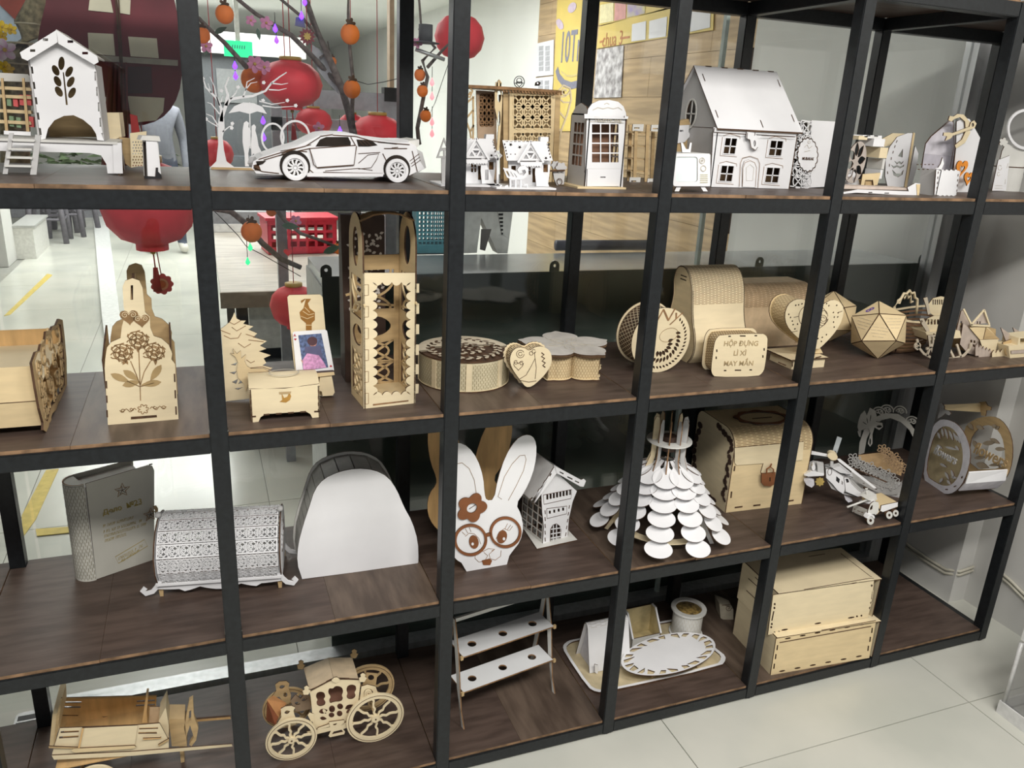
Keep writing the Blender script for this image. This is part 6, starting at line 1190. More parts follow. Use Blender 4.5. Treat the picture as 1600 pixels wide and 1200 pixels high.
t.P('rotor_blade', hx([(395, 350), (430, 350), (860, 690), (830, 700), (420, 385)]), y=-.03); t.P('rotor_blade', hx([(340, 275), (400, 88), (455, 108), (395, 290), (375, 250), (360, 290)]), y=.02, m=mat('steel_grey_board', (.42, .46, .48), .5)); t.P('rotor_blade', hx([(300, 330), (60, 295), (-60, 285), (-60, 250), (60, 250), (310, 300)]), y=.0); t.P('rotor_blade', hx([(560, 455), (590, 460), (990, 625), (975, 632)]), y=.02, m=BURN)
t.P('tail_boom', hx([(-60, 470), (120, 400), (240, 415), (240, 445), (0, 520), (-60, 520)]), y=-.008, th=.018, m=GREYW); t.P('roof_deck', hx([(330, 460), (430, 440), (560, 545), (590, 575), (470, 560)]), y=-.012, th=.026, m=WHITE); t.R('body_line', [hx([(330, 462), (440, 525), (585, 570)]), hx([(480, 740), (640, 800)]), hx([(265, 580), (340, 650), (400, 725), (470, 770)]), hx([(430, 520), (550, 540)]), hx([(240, 430), (350, 465)]), hx([(200, 340), (310, 350)])], .0022, -.021, BLACK)
t.R('panel_oval', [hx(ell(312, 505, 24, 38, .1, 18))], .0012, -.0195, BURN, .0005, True)
# --- army truck
t = A('model_truck', 'small cream model truck with cannon, flatbed and six wheels', 'model truck', 3, (1357, 818), 0)
t.rz = 0
tz = t
t.P('cab_side', hx([(755, 1040), (760, 960), (790, 880), (830, 850), (880, 860), (890, 900), (880, 980), (850, 1010), (835, 1000), (800, 1000), (770, 1050)]), [hx([(782, 930), (805, 895), (815, 900), (810, 940), (785, 955)])], y=-.002, m=OFFW)
def fr_(nm, L, y0, y1, m):
    V = []
    for (a, b), y in zip(L, (y1, y0, y0, y1)): x, z = t.q(*hx([(a, b)])[0], y); V.append((x, y, z))
    V += [(x + .004, y + .002, z) for x, y, z in V]; mesh(nm, V, [(0, 1, 2, 3), (7, 6, 5, 4), (0, 4, 5, 1), (1, 5, 6, 2), (2, 6, 7, 3), (3, 7, 4, 0)], m, t)
fr_('cab_front', [(570, 970), (750, 1050), (755, 950), (595, 890)], .0, .062, OFFW); fr_('windscreen', [(605, 890), (758, 945), (780, 890), (650, 850)], .0, .062, DBR); fr_('cab_roof', [(650, 848), (785, 885), (850, 850), (740, 810)], .0, .062, WHITE)
t.P('cargo_side', hx([(905, 960), (918, 900), (1110, 860), (1108, 910), (935, 975)]), y=-.004); t.P('cargo_box', hx([(880, 900), (915, 900), (1110, 862), (1108, 915), (930, 975), (885, 960)]), y=.0, th=.062, m=BIRCH); t.P('fuel_tank', hx([(845, 930), (880, 900), (900, 960), (870, 1000), (845, 985)]), y=.0, th=.05, m=BIRCH); t.P('chassis', hx([(780, 990), (1100, 925), (1100, 950), (790, 1030)]), y=.006, th=.05, m=DBR)
for x, z, rx, ry in ((790, 1075, 42, 50), (1010, 1012, 38, 44), (1085, 990, 34, 40)):
    for yy in (-.008, .055):
        w2 = t.P('wheel', hx(ell(x, z, rx, ry, 0, 20)), [hx(ell(x, z, rx * .38, ry * .38, 0, 12))], y=yy, th=.008, m=OFFW); t.P('wheel_hub', hx(ell(x, z, rx * .4, ry * .4, 0, 12)), y=yy + .003, th=.004, m=DBR)
t.P('mudguard', hx([(745, 1050), (770, 1010), (800, 1000), (835, 1020), (840, 1050), (825, 1050), (810, 1025), (785, 1025), (765, 1055)]), y=-.010, th=.014); 
a = t.q(*hx([(515, 918)])[0], .02); b = t.q(*hx([(760, 830)])[0], .02); tube(t, 'cannon', [(a[0], .02, a[1]), (b[0], .02, b[1])], .0028, OFFW, 8); a = t.q(*hx([(742, 800)])[0], .03); b = t.q(*hx([(742, 705)])[0], .03); tube(t, 'periscope', [(a[0], .03, a[1]), (b[0], .03, b[1])], .002, OFFW, 8); t.P('periscope_cap', hx([(725, 695), (760, 695), (758, 712), (727, 712)]), y=.026, th=.008, m=OFFW); t.P('turret', hx([(750, 830), (790, 790), (860, 770), (860, 800), (870, 830), (800, 850)]), y=.015, th=.03, m=OFFW)
t.R('grille_mark', [hx([(595, 940), (610, 946)]), hx([(635, 958), (665, 970)]), hx([(680, 975), (705, 985)]), hx([(590, 975), (600, 978)]), hx([(700, 1025), (712, 1030)])], .002, -.0005, BURN)
# ================================================================== ROW 4 (bottom)
# --- farm wagon
t = A('toy_wagon', 'honey plywood farm wagon with slatted sides and two shafts', 'toy wagon', 4, (148, 1245), -.02)
wx_ = lambda L: [(.2375 * a, 1000 + .2375 * b) for a, b in L]
zb = t.q(*wx_([(700, 760)])[0])[1]           # deck height on the near plane
nw = lambda nm, L, y=0.0, m=BIRCHL, th=.003, h=(): t.P(nm, wx_(L), [wx_(q) for q in h], y=y, m=m, th=th)
nw('near_side', [(360, 690), (395, 580), (905, 560), (1050, 548), (1110, 660), (1110, 735), (360, 785), (340, 760)], h=[[(400, 600), (520, 595), (518, 606), (398, 612)], [(390, 635), (518, 628), (516, 640), (388, 648)], [(915, 578), (1040, 574), (1040, 584), (915, 588)], [(910, 606), (1030, 604), (1034, 616), (910, 618)]])
nw('near_panel', [(520, 728), (545, 580), (905, 562), (885, 700)], -.004, BIRCHL); nw('near_rail', [(470, 720), (490, 715), (885, 695), (895, 705), (880, 715), (500, 742), (475, 735)], -.008, BIRCH); nw('near_stake', [(510, 725), (540, 580), (552, 580), (522, 726)], -.007, PINE)
nw('near_slat', [(320, 700), (515, 708), (515, 716), (322, 712)], -.007, BIRCHD); nw('near_slat', [(940, 648), (1050, 645), (1060, 640), (1060, 650), (942, 658)], -.007, PINE); nw('sill', [(340, 760), (870, 735), (1525, 685), (1530, 700), (1110, 740), (870, 762), (355, 788)], -.003, BIRCHL)
fd = .145
zz0 = t.q(*wx_([(395, 580)])[0])[1]
box(t, 'deck', t.q(*wx_([(345, 760)])[0])[0], t.q(*wx_([(1110, 735)])[0])[0], .003, fd, zb * .85, zb * .85 + .003, PINE)
nw('far_side', [(390, 580), (400, 385), (1030, 368), (1020, 545), (900, 560)], fd, PINE, h=[[(410, 404), (535, 404), (535, 414), (408, 416)], [(405, 436), (530, 436), (530, 446), (404, 448)], [(900, 398), (1020, 392), (1020, 402), (900, 408)], [(895, 426), (1020, 420), (1020, 430), (895, 436)]]); nw('far_rail', [(400, 382), (1030, 365), (1030, 376), (400, 393)], fd - .004, BIRCHD)
nw('far_slot', [(670, 505), (750, 503), (745, 512), (690, 513)], fd - .0008, BURNL, .0008); nw('far_slot', [(400, 495), (515, 496), (515, 500), (400, 500)], fd - .0008, BURNL, .0008)
nw('end_board', [(325, 700), (345, 490), (385, 480), (390, 580), (350, 700)], .03, BIRCH, .1); nw('end_post', [(372, 500), (402, 382), (408, 382), (372, 640), (355, 700)], .02, BIRCHD)
nw('bench_support', [(935, 545), (960, 375), (975, 375), (965, 470), (970, 545)], .05, PINE, .03); nw('bench_back', [(985, 440), (1045, 440), (1050, 540), (980, 545)], .06, mat('pinkish_ply', (.60, .44, .28), .6)); nw('bench_front', [(1045, 530), (1090, 445), (1110, 560), (1110, 640), (1060, 660)], .02, BIRCHL, .06); nw('bench_rail', [(1040, 690), (1110, 650), (1112, 662), (1045, 702)], -.006, BIRCHD)
nw('foot_board', [(1110, 520), (1215, 520), (1230, 700), (1130, 700)], .04, BIRCHD, .05); nw('lattice_post', [(1210, 580), (1245, 400), (1270, 385), (1275, 500), (1305, 580), (1290, 660), (1260, 700), (1245, 690), (1275, 640), (1250, 560), (1225, 640)], .04, BIRCHD, .012, [[(1245, 470), (1258, 460), (1258, 530), (1240, 540)]]); nw('shaft', [(1270, 525), (1515, 505), (1518, 520), (1270, 540)], fd * .8, PINE, .006)
for yy in (-.012, fd + .004):
    c = t.q(*wx_([(622, 905)])[0], yy); r = .046
    wl = revolve(t, 'wheel', [(r * .80, 0), (r, 0), (r, .006), (r * .80, .006)], BIRCHL, 36, (c[0], yy, r + .001), False, 'y', True); revolve(wl, 'hub', [(0, -.003), (.009, -.003), (.009, .008), (0, .008)], BIRCH, 16, (c[0], yy, r + .001), False, 'y')
    for k in range(10):
        a = 2 * pi * k / 10; ribbon(wl, 'spoke', [[(c[0] + .007 * math.cos(a), r + .001 + .007 * math.sin(a)), (c[0] + r * .83 * math.cos(a), r + .001 + r * .83 * math.sin(a))]], .0042, .004, BIRCHL, 'y', yy + .001)
tube(t, 'axle', [(c[0], -.012, r), (c[0], fd + .01, r)], .004, BIRCHD, 8); c2 = t.q(*wx_([(1180, 740)])[0]); box(t, 'prop_leg', c2[0] - .004, c2[0] + .004, .05, .07, 0, zb * .9, BIRCHD)
# --- royal coach
t = B('toy_coach', 'cream plywood royal coach with pierced doors and spoked wheels', 'toy coach', 4, (454, 1181), (592, 1151))
kx = lambda L: [(400 + .15833 * a, 1000 + .15833 * b) for a, b in L]
CW = BIRCHL; fd = .085
doors = [smooth2([(590, 560), (600, 520), (640, 508), (675, 520), (685, 560), (665, 580), (688, 610), (680, 640), (640, 655), (605, 645), (595, 610), (610, 590)], 1), smooth2([(710, 520), (720, 475), (760, 480), (780, 455), (820, 455), (850, 470), (862, 510), (845, 545), (860, 575), (840, 605), (770, 610), (730, 625), (720, 590), (740, 560)], 1), smooth2([(890, 490), (905, 450), (945, 438), (985, 450), (990, 490), (970, 515), (985, 550), (960, 580), (915, 585), (890, 560), (905, 525)], 1), leaf(620, 710, 90, 50, -.2), leaf(630, 770, 70, 36, .1), leaf(660, 680, 60, 30, 1.0), ell(750, 680, 30, 34), ell(830, 655, 30, 28, .5), ell(745, 740, 28, 24), ell(825, 725, 28, 28), leaf(880, 680, 90, 44, -.5), leaf(890, 720, 70, 36, -.6)]
bodyo = [(570, 890), (540, 560), (525, 505), (620, 450), (740, 390), (790, 378), (900, 380), (1035, 385), (1005, 640), (960, 770), (960, 800), (700, 880)]
for yy, hh in ((0.0, doors), (fd, doors)):
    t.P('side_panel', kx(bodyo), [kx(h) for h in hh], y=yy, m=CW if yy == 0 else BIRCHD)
t.P('interior', kx([(575, 860), (550, 560), (620, 480), (800, 420), (1020, 420), (990, 640), (940, 780)]), y=fd * .5, m=mat('reddish_interior', (.26, .13, .09), .7))
rp = [kx([(465, 270)])[0], kx([(700, 160)])[0], kx([(950, 165)])[0]]
def quad(nm, A4, ys, m, th=.003):
    V = [(lambda q: (q[0], y, q[1]))(t.q(*kx([p])[0], y)) for p, y in zip(A4, ys)]; V += [(x, y, z - th) for x, y, z in V]
    return mesh(nm, V, [(0, 1, 2, 3), (7, 6, 5, 4), (0, 4, 5, 1), (1, 5, 6, 2), (2, 6, 7, 3), (3, 7, 4, 0)], m, t)
quad('roof_panel', [(525, 480), (765, 385), (710, 175), (470, 275)], (0, 0, fd, fd), mat('roof_ply', (.66, .52, .35), .6)); quad('roof_panel', [(768, 385), (1010, 378), (950, 172), (712, 175)], (0, 0, fd, fd), mat('roof_ply', (.66, .52, .35), .6))
t.R('roof_ridge', [kx([(525, 505), (620, 455), (740, 392), (790, 380), (900, 382), (1035, 388)])], .0035, -.002, BURN); t.P('crest', kx([(745, 395), (770, 372), (800, 368), (825, 385), (820, 410), (790, 425), (760, 415)]), y=-.004, m=CW)
for x, z, y in ((500, 490, -.005), (1055, 365, -.005), (445, 240, fd), (970, 130, fd)): t.P('finial', kx([(x - 30, z + 50), (x - 40, z + 10), (x - 20, z), (x - 25, z - 25), (x, z - 40), (x + 25, z - 25), (x + 20, z), (x + 40, z + 8), (x + 15, z + 50)]), y=y, m=CW if y < 0 else BIRCHD)
t.P('rear_scroll', kx([(1020, 620), (1040, 460), (1100, 440), (1180, 460), (1210, 540), (1190, 570), (1100, 600)]), [kx(ell(1110, 520, 46, 40)), kx(leaf(1060, 590, 70, 20, -.3))], y=.004, m=CW); t.R('rear_spiral', [kx(spiral(1110, 520, 44, 8, 2, 0, 26))], .0035, .003, CW, .003); t.P('rear_wall', kx([(1040, 470), (1090, 320), (1200, 330), (1180, 460)]), [kx(ell(1135, 370, 30, 26))], y=.04, m=BIRCHD)
t.P('driver_side', kx([(195, 880), (205, 830), (250, 760), (245, 680), (290, 655), (350, 650), (385, 665), (370, 700), (380, 740), (400, 790), (395, 830), (300, 850), (220, 885)]), [kx(leaf(280, 720, 60, 34, -.3)), kx(leaf(250, 820, 60, 34, -.5)), kx(ell(345, 790, 18, 20))], y=-.004, m=CW); t.P('driver_side', kx([(150, 570), (200, 500), (190, 440), (230, 410), (300, 405), (330, 430), (320, 470), (345, 540), (340, 620), (290, 640), (230, 560)]), [kx(leaf(230, 470, 60, 34, -.3)), kx(ell(290, 540, 20, 22))], y=fd - .01, m=BIRCHD)
quad('driver_seat', [(110, 590), (220, 760), (300, 620), (170, 545)], (.02, .0, fd * .6, fd * .7), mat('orange_ply', (.60, .29, .12), .6)); quad('footboard', [(100, 780), (190, 830), (220, 760), (110, 600)], (.03, .0, .0, .02), mat('rust_board', (.28, .09, .04), .6))
t.P('front_scroll', kx([(340, 600), (390, 540), (440, 580), (480, 530), (520, 540), (545, 680), (400, 710)]), [kx(leaf(380, 620, 60, 30, .2)), kx(leaf(450, 600, 60, 26, -.4))], y=fd * .6, m=mat('dusk_ply', (.34, .25, .17), .6)); t.P('front_volute', kx([(500, 850), (540, 800), (510, 740), (530, 715), (570, 730), (575, 870), (540, 890)]), [kx(ell(550, 830, 14, 26))], y=-.002, m=CW)
t.P('step_frame', kx([(500, 905), (560, 890), (730, 860), (720, 810), (870, 790), (870, 830), (960, 800), (965, 840), (860, 880), (880, 905), (870, 930), (730, 960), (715, 945), (740, 895), (540, 945)]), [kx([(610, 868), (720, 830), (725, 855), (605, 885)]), kx([(760, 830), (800, 820), (790, 838), (765, 842)]), kx([(850, 828), (945, 790), (955, 795), (840, 845)]), kx([(765, 905), (845, 885), (860, 905), (750, 930)])], y=-.006, m=CW)
for cx, cy, rx, ry in ((350, 980, 195, 160), (1178, 768, 215, 195)):
    c = t.q(*kx([(cx, cy)])[0], -.012); r = c[1]
    for yy in (-.014, fd + .012):
        mm = CW if yy < 0 else BIRCHD; rr = r
        wl = revolve(t, 'wheel', [(rr * .80, 0), (rr, 0), (rr, .005), (rr * .80, .005)], mm, 40, (c[0], yy, r + .0005), False, 'y', True); ribbon(wl, 'tread_line', [ell(c[0], r, rr * .93, rr * .93, 0, 36)], .0012, .0005, BURN, 'y', yy - .0005, True); revolve(wl, 'hub', [(0, -.004), (rr * .14, -.004), (rr * .14, .006), (0, .006)], mm, 16, (c[0], yy, r), False, 'y'); revolve(wl, 'hub_hole', [(0, 0), (.0022, 0), (.0022, .001), (0, .001)], BURN, 10, (c[0], yy - .0048, r), False, 'y')
        for k in range(8):
            a = 2 * pi * k / 8 + .1; L = [(c[0] + rr * f * math.cos(a) + .0022 * math.sin(f * 20) * math.sin(a), r + rr * f * math.sin(a) - .0022 * math.sin(f * 20) * math.cos(a)) for f in (.12, .25, .38, .5, .62, .74, .82)]; ribbon(wl, 'spoke', [L], .0046, .004, mm, 'y', yy + .0005)
    tube(t, 'axle', [(c[0], -.012, r), (c[0], fd + .014, r)], .003, BIRCHD, 8)
# --- test-tube rack
t = B('tube_rack', 'white two-tier tube rack with round holes on leaning legs', 'rack', 4, (722, 1135), (863, 1080))
Wc = t.W
z1 = t.q(716, 1037, .0)[1]; z2 = t.q(721, 1087, .0)[1]
def tier(zz, pxs, hol):
    pts = [t.qz(*p, zz) for p in pxs]; y0 = (pts[2][1] + pts[3][1]) / 2; y1 = (pts[0][1] + pts[1][1]) / 2; return y0, y1
y0, y1 = .0, .075
for zz, yo in ((z1, .012), (z2, .004)):
    plate(t, 'shelf', rct(.003, yo, Wc - .003, yo + .072), [ell(Wc * f, yo + .036, .0115, .0115, 0, 16) for f in (.17, .5, .83)], .004, mat('rack_white', (.72, .73, .74), .5, .04, 8), 'z', zz, BURNL)
for x in (-.002, Wc - .001):
    plate(t, 'leg_frame', [(-.012, 0), (0, 0), (.014, z2), (.028, z1), (.052, z1 * 1.45), (.062, z1 * 1.45), (.030, z2)], (), .003, OFFW, 'x', x, BURNL); plate(t, 'rear_leg', [(.105, 0), (.118, 0), (.078, z1 * 1.25), (.068, z1 * 1.45), (.058, z1 * 1.45), (.070, z1)], (), .003, OFFW, 'x', x, BURNL); boxes(t, 'tier_tab', [(x - .002, x + .005, .0, .006, z2 - .004, z2 + .006)], BIRCHD); boxes(t, 'tier_tab', [(x - .002, x + .005, .010, .016, z1 - .004, z1 + .006)], BIRCHD)
box(t, 'top_bar', 0, Wc, .055, .062, z1 * 1.40, z1 * 1.45, OFFW)
# --- serving tray set
tp = [(884, 1004), (892, 1000), (1046, 968), (1060, 970), (1130, 1021), (1135, 1030), (1127, 1041), (948, 1081), (932, 1082), (918, 1074), (882, 1020), (879, 1010)]
c = onz(1000, 1030, ZS[4]); t = T('serving_tray', 'cream rounded serving tray with white rim holding paper goods', 'tray', c, 0)
po = [t.qz(a, b, .006) for a, b in smooth2(tp, 1)]; mx, my = sum(p[0] for p in po) / len(po), sum(p[1] for p in po) / len(po); inn = [(mx + (a - mx) * .955, my + (b - my) * .93) for a, b in po]
plate(t, 'tray_bed', po, (), .003, mat('tan_tray', (.62, .52, .33), .6), 'z', 0); plate(t, 'tray_rim', po, [inn], .004, WHITE, 'z', .003)
zt = ZS[4] + .008
o = onz(921, 1050, zt); t = B('tent_holder', 'white tent-shaped holder on the left of the tray', 'holder', 4, (921, 1054), (975, 1042)); t.o.location.z += .004
H_ = t.q(905, 988, .04)[1]; H_ = .135; wd = .13
pf = [(0, 0), (.030, H_ - .012)] + ell(.040, H_ - .010, .010, .010, 0, 6, pi * .9, pi * .1) + [(.080, 0)]
pf = [(0, 0), (.034, H_ - .01), (.038, H_ - .003), (.046, H_), (.054, H_ - .003), (.058, H_ - .01), (.092, 0)]
sheet(t, 'tent_sheet', pf, 0, wd, WHITE, 'x', .0025, BURN); plate(t, 'gable', [(0.006, 0), (.040, H_ - .012), (.052, H_ - .012), (.086, 0)], (), .003, LV, 'x', .012); t.P('tab', [(929, 1040), (934, 1041), (934, 1056), (929, 1052)], y=-.006, m=WHITE)
slits(t, 'flex_slit', pf, .004, wd - .004, 4, .004, 'x', .13, .15, wid=.0009, m=ENGL)
t = B('oval_dish', 'white oval dish with pierced leaf rim lying across the tray', 'dish', 4, (972, 1050), (1118, 1012)); t.o.location.z += .012; t = T('oval_dish', 'x', 'dish', t.o.location.copy(), t.o.rotation_euler.z) if False else t
cc = onz(1044, 1022, ZS[4] + .035); t.o.location = cc; t.loc = Vector(cc); t.cam = t.l(CAM)
ou = [t.qz(a, b) for a, b in ell(1044, 1023, 75, 31, -.20, 44)]; iu = [t.qz(a, b) for a, b in ell(1041, 1024, 54, 20, -.20, 40)]
mx, my = sum(p[0] for p in ou) / len(ou), sum(p[1] for p in ou) / len(ou)
hs = []
for k in range(22):
    i0, i1 = 2 * k, (2 * k + 1) % 44; f = (k % 3) * .03; A4 = [((ou[i0][0] - mx) * (.94) + mx, (ou[i0][1] - my) * .94 + my), ((ou[i1][0] - mx) * .95 + mx, (ou[i1][1] - my) * .95 + my), ((ou[(i1 + (k % 2)) % 44][0] - mx) * (.78 - f) + mx, (ou[(i1 + (k % 2)) % 44][1] - my) * (.78 - f) + my), ((ou[i0][0] - mx) * (.80 + f) + mx, (ou[i0][1] - my) * (.80 + f) + my)]
    hs.append(A4)
plate(t, 'dish_plate', ou, hs, .003, WHITE, 'z', 0); plate(t, 'under_plate', [(mx + (a - mx) * .96, my + (b - my) * .96) for a, b in ou], (), .002, mat('tan_tray', (.62, .52, .33), .6), 'z', -.004)
for a in (.6, 2.2, 3.9, 5.4): box(t, 'foot', mx + .11 * math.cos(a) - .003, mx + .11 * math.cos(a) + .003, my + .06 * math.sin(a) - .003, my + .06 * math.sin(a) + .003, -.028, -.003, BIRCHD)
c = onz(1071, 988, ZS[4] + .005); t = T('round_cup', 'white flex-walled round cup with woven brown lining on the tray', 'cup', c, 0)
R_ = .051; wl = ell(0, 0, R_ - .006, R_ - .006, 0, 40); sheet(t, 'wall', wl + [wl[0]], .003, .085, OFFW, 'z', .003); slits(t, 'flex_slit', wl + [wl[0]], .006, .078, 3, .0055, 'z', wid=.001, m=ENGL)
revolve(t, 'rim', [(R_ - .012, .084), (R_ + .002, .084), (R_ + .002, .090), (R_ - .012, .090)], OFFW, 40, smooth=False, ring=True); revolve(t, 'lining', [(R_ - .010, .004), (R_ - .010, .083)], mat('straw_lining', (.30, .20, .06), .8, .7, 90, (1, 1, .3), bump=.4), 36)  ; plate(t, 'base', ell(0, 0, R_, R_, 0, 32), (), .003, OFFW, 'z', 0)
for o in t.o.children:
    if o.name.startswith('lining'): pass
t = B('open_bin', 'white open bin with pale gold inside between tent and cup', 'bin', 4, (986, 1016), (1030, 1006)); t.o.location.z += .005
W_, D_, H_ = .095, .06, .095
gi = mat('pale_gold_inside', (.55, .45, .24), .6, .3, 20)
plate(t, 'back_wall', rct(0, 0, W_, H_), (), .003, gi, 'y', D_); plate(t, 'side_wall', [(0, 0), (D_, 0), (D_, H_), (D_ * .7, H_), (0, H_ * .35)], (), .003, OFFW, 'x', 0); plate(t, 'side_wall', [(0, 0), (D_, 0), (D_, H_), (D_ * .7, H_), (0, H_ * .35)], (), .003, gi, 'x', W_); plate(t, 'front_wall', rct(0, 0, W_, H_ * .35), (), .003, OFFW, 'y', 0); ribbon(t, 'rim_strip', [[(0, H_ * .35), (D_ * .7, H_), (D_, H_)]], .006, .005, WHITE, 'x', W_); ribbon(t, 'rim_strip', [[(0, H_ * .35), (D_ * .7, H_), (D_, H_)]], .006, .005, WHITE, 'x', -.001); box(t, 'floor_panel', 0, W_, 0, D_, 0, .003, gi)
# --- stacked boxes
t = B('wooden_case', 'lower birch case with slotted lid of the stack by the wall', 'case', 4, (1204, 1055), (1358, 1028))
Wc = t.W; dp = .20
def slotrow(L): return [ell(a, b, 5, 1.3, -.17, 8) for a, b in L]
fs = slotrow([(1231 + 23.2 * k, 997.5 - 4.4 * k) for k in range(6)] + [(1222 + 24 * k, 1048.5 - 4.6 * k) for k in range(6)])
fv = [[(a, b), (a + 2, b), (a + 1, b + 8), (a - 1, b + 8)] for a, b in ((1214, 1008), (1211.5, 1022), (1209, 1037), (1362, 981), (1359, 995), (1356, 1009))]
t.P('front_panel', [(1213, 998), (1369, 970), (1358, 1028), (1204, 1055)], [*fs, *fv], m=BIRCH); H_ = t.q(1213, 998)[1]
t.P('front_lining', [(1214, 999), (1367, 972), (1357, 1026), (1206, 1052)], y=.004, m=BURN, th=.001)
t.R('lid_seam', [[(1218, 1004), (1361, 978.5)]], .0025, -.0002)
for x in (0, Wc + .012): plate(t, 'side_panel', rct(.003, 0, dp, H_), (), .003, BIRCHL, 'x', x - .001)
plate(t, 'lid', rct(0, 0, Wc + .014, dp), (), .003, BIRCHL, 'z', H_); plate(t, 'back_panel', rct(0, 0, Wc, H_), (), .003, BIRCHD, 'y', dp)
zlow = H_ + .0035
o2 = t.o.location + Vector((0, 0, zlow)); cs, sn = t.c, t.s
t2 = T('wooden_case', 'upper birch case with smooth lid resting on the slotted case', 'case', (o2.x - sn * .022 - cs * .004, o2.y + cs * .022 - sn * .004, o2.z), t.o.rotation_euler.z); t = t2
fs = [ell(a, b, 5.5, 1.3, -.17, 8) for a, b in ((1226, 984), (1278, 974), (1330, 965), (1334, 911))] + [ell(a, b, 1.6, 1.6, 0, 6) for a, b in ((1210, 988), (1217, 987), (1339, 963), (1346, 962))] + [[(1208, 955), (1210, 955), (1207, 970), (1205, 970)], [(1363, 922), (1365, 922), (1363, 936), (1361, 936)]] + [ell(a, b, 1.6, 2, 0, 6) for a, b in ((1210.5, 944), (1210, 950), (1206, 975), (1205, 980), (1362, 915), (1361, 942), (1359, 950))]
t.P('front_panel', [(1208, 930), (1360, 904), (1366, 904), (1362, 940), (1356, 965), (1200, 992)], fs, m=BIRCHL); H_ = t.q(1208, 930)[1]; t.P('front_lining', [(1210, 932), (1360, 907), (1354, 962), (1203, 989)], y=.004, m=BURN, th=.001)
for x in (0, Wc + .006): plate(t, 'side_panel', rct(.003, 0, dp - .02, H_), (), .003, BIRCHL, 'x', x - .001)
plate(t, 'lid', rct(0, 0, Wc + .008, dp - .02), (), .003, BIRCHL, 'z', H_); plate(t, 'back_panel', rct(0, 0, Wc, H_), (), .003, BIRCHD, 'y', dp - .02); ribbon(t, 'lid_groove', [[(Wc * .95, .02), (Wc * .95, dp - .05)], [(Wc * .95, .02), (Wc * .96, .016)], [(Wc * .62, dp - .045), (Wc * .8, dp - .042)]], .002, .0005, BURN, 'z', H_ + .003)
ribbon(t, 'side_score', [[(dp * .35, H_ * .75), (dp * .7, H_ * .72)], [(dp * .35, H_ * .42), (dp * .7, H_ * .40)], [(dp * .2, H_ * .9), (dp * .55, H_ * .9)]], .002, .0005, BURN, 'x', -.0025)
t = A('puzzle_gear_toy', 'small cream slotted mechanical toy right of the stacked cases', 'toy', 4, (1374, 982), 0)
t.P('body', [(1362, 916), (1369, 914), (1374, 922), (1373, 940), (1368, 952), (1362, 950)], [rct(1366, 926, 1371, 929), rct(1366, 935, 1371, 938)], th=.03, m=BIRCHL); t.P('lower_body', [(1358, 950), (1368, 950), (1372, 978), (1358, 980)], y=.004, th=.03, m=DBR)
t = A('carved_block', 'small pale carved block in the shade left of the stacked cases', 'block', 4, (1124, 968), -.3)
t.P('front', [(1124, 943), (1146, 952), (1146, 976), (1126, 966)], th=.05, m=mat('dull_ply', (.40, .36, .28), .6)); t.R('carving', [spiral(1138, 950, 5, 1, 1.3, 0, 12), [(1128, 946), (1142, 944)]], .0016, -.0004)
# ================================================================== BEHIND THE GLASS
def W3(px, py, Y): return ony(px, py, Y)
# --- dark counter behind the glass
DG = mat('dark_green_panel', (.068, .085, .074), .3, .25, 4, spec=.5)
CY = .545
a = W3(503, 438, CY); b = W3(1447, 407, CY); zc = (a.z + b.z) / 2
t = T('display_counter', 'long dark green counter with pale grey top behind the glass', 'counter', (a.x, CY, 0), 0)
Lc = b.x - a.x; Dc = .31
box(t, 'front_panel', 0, Lc, 0, .012, .012, zc, DG); box(t, 'top_slab', .004, Lc, .012, Dc, zc - .03, zc - .004, mat('pale_counter_top', (.50, .52, .52), .25, .12, 5)); box(t, 'side_panel', 0, .012, .012, Dc, .012, zc - .03, mat('pale_side_panel', (.55, .56, .54), .4)); box(t, 'back_panel', 0, Lc, Dc, Dc + .012, .012, zc - .03, DG); box(t, 'plinth', .01, Lc, .03, Dc, 0, .012, BLACK)
for px, py in ((510, 437), (866, 437), (1186, 424), (1440, 416)):
    q = W3(px, py, CY); x = q.x - a.x; z0 = zc - .002
    plate(t, 'hanging_tab', [(x - .014, z0), (x + .014, z0), (x + .014, z0 + .018)] + ell(x, z0 + .018, .014, .014, 0, 10, 0, pi) + [(x - .014, z0)], [ell(x, z0 + .018, .0045, .0045, 0, 10)], .004, DG, 'y', .002, DG)
ztop = zc - .004
def cnt(px, py): return onz(px, py, ztop)
# things on the counter
q0 = cnt(868, 392); q1 = cnt(1012, 389)
tag(tube(None, 'rolled_mat', [(q0.x, q0.y, ztop + .018), (q1.x, q0.y - .01, ztop + .018)], .017, mat('slate_tube', (.10, .10, .13), .4, .3, 20), 14), 'long dark grey rolled mat lying on the counter', 'rolled mat')
q = cnt(650, 398); t = T('plastic_basket', 'turquoise plastic basket with square openings on the counter', 'basket', (q.x, q.y, ztop), 0)
tq = mat('turquoise_plastic', (.09, .33, .40), .35, .15, 20)
bw, bh, bd = .13, .20, .11
hs = [rct(.008 + .0125 * i, .03 + .0125 * j, .0165 + .0125 * i, .0385 + .0125 * j) for i in range(9) for j in range(10)]
for y in (0, bd): plate(t, 'wall', rct(0, 0, bw, bh - .02), hs, .003, tq, 'y', y, tq)
for x in (0, bw - .003): plate(t, 'wall', rct(.003, 0, bd, bh - .02), (), .003, tq, 'x', x, tq)
box(t, 'rim', -.004, bw + .004, -.004, bd + .006, bh - .02, bh, tq); box(t, 'label_card', .012, .075, -.002, -.0005, bh - .055, bh - .022, mat('printed_card', (.5, .45, .2), .5, .8, 60, col2=(.1, .15, .5))); box(t, 'base', 0, bw, 0, bd, 0, .004, tq)
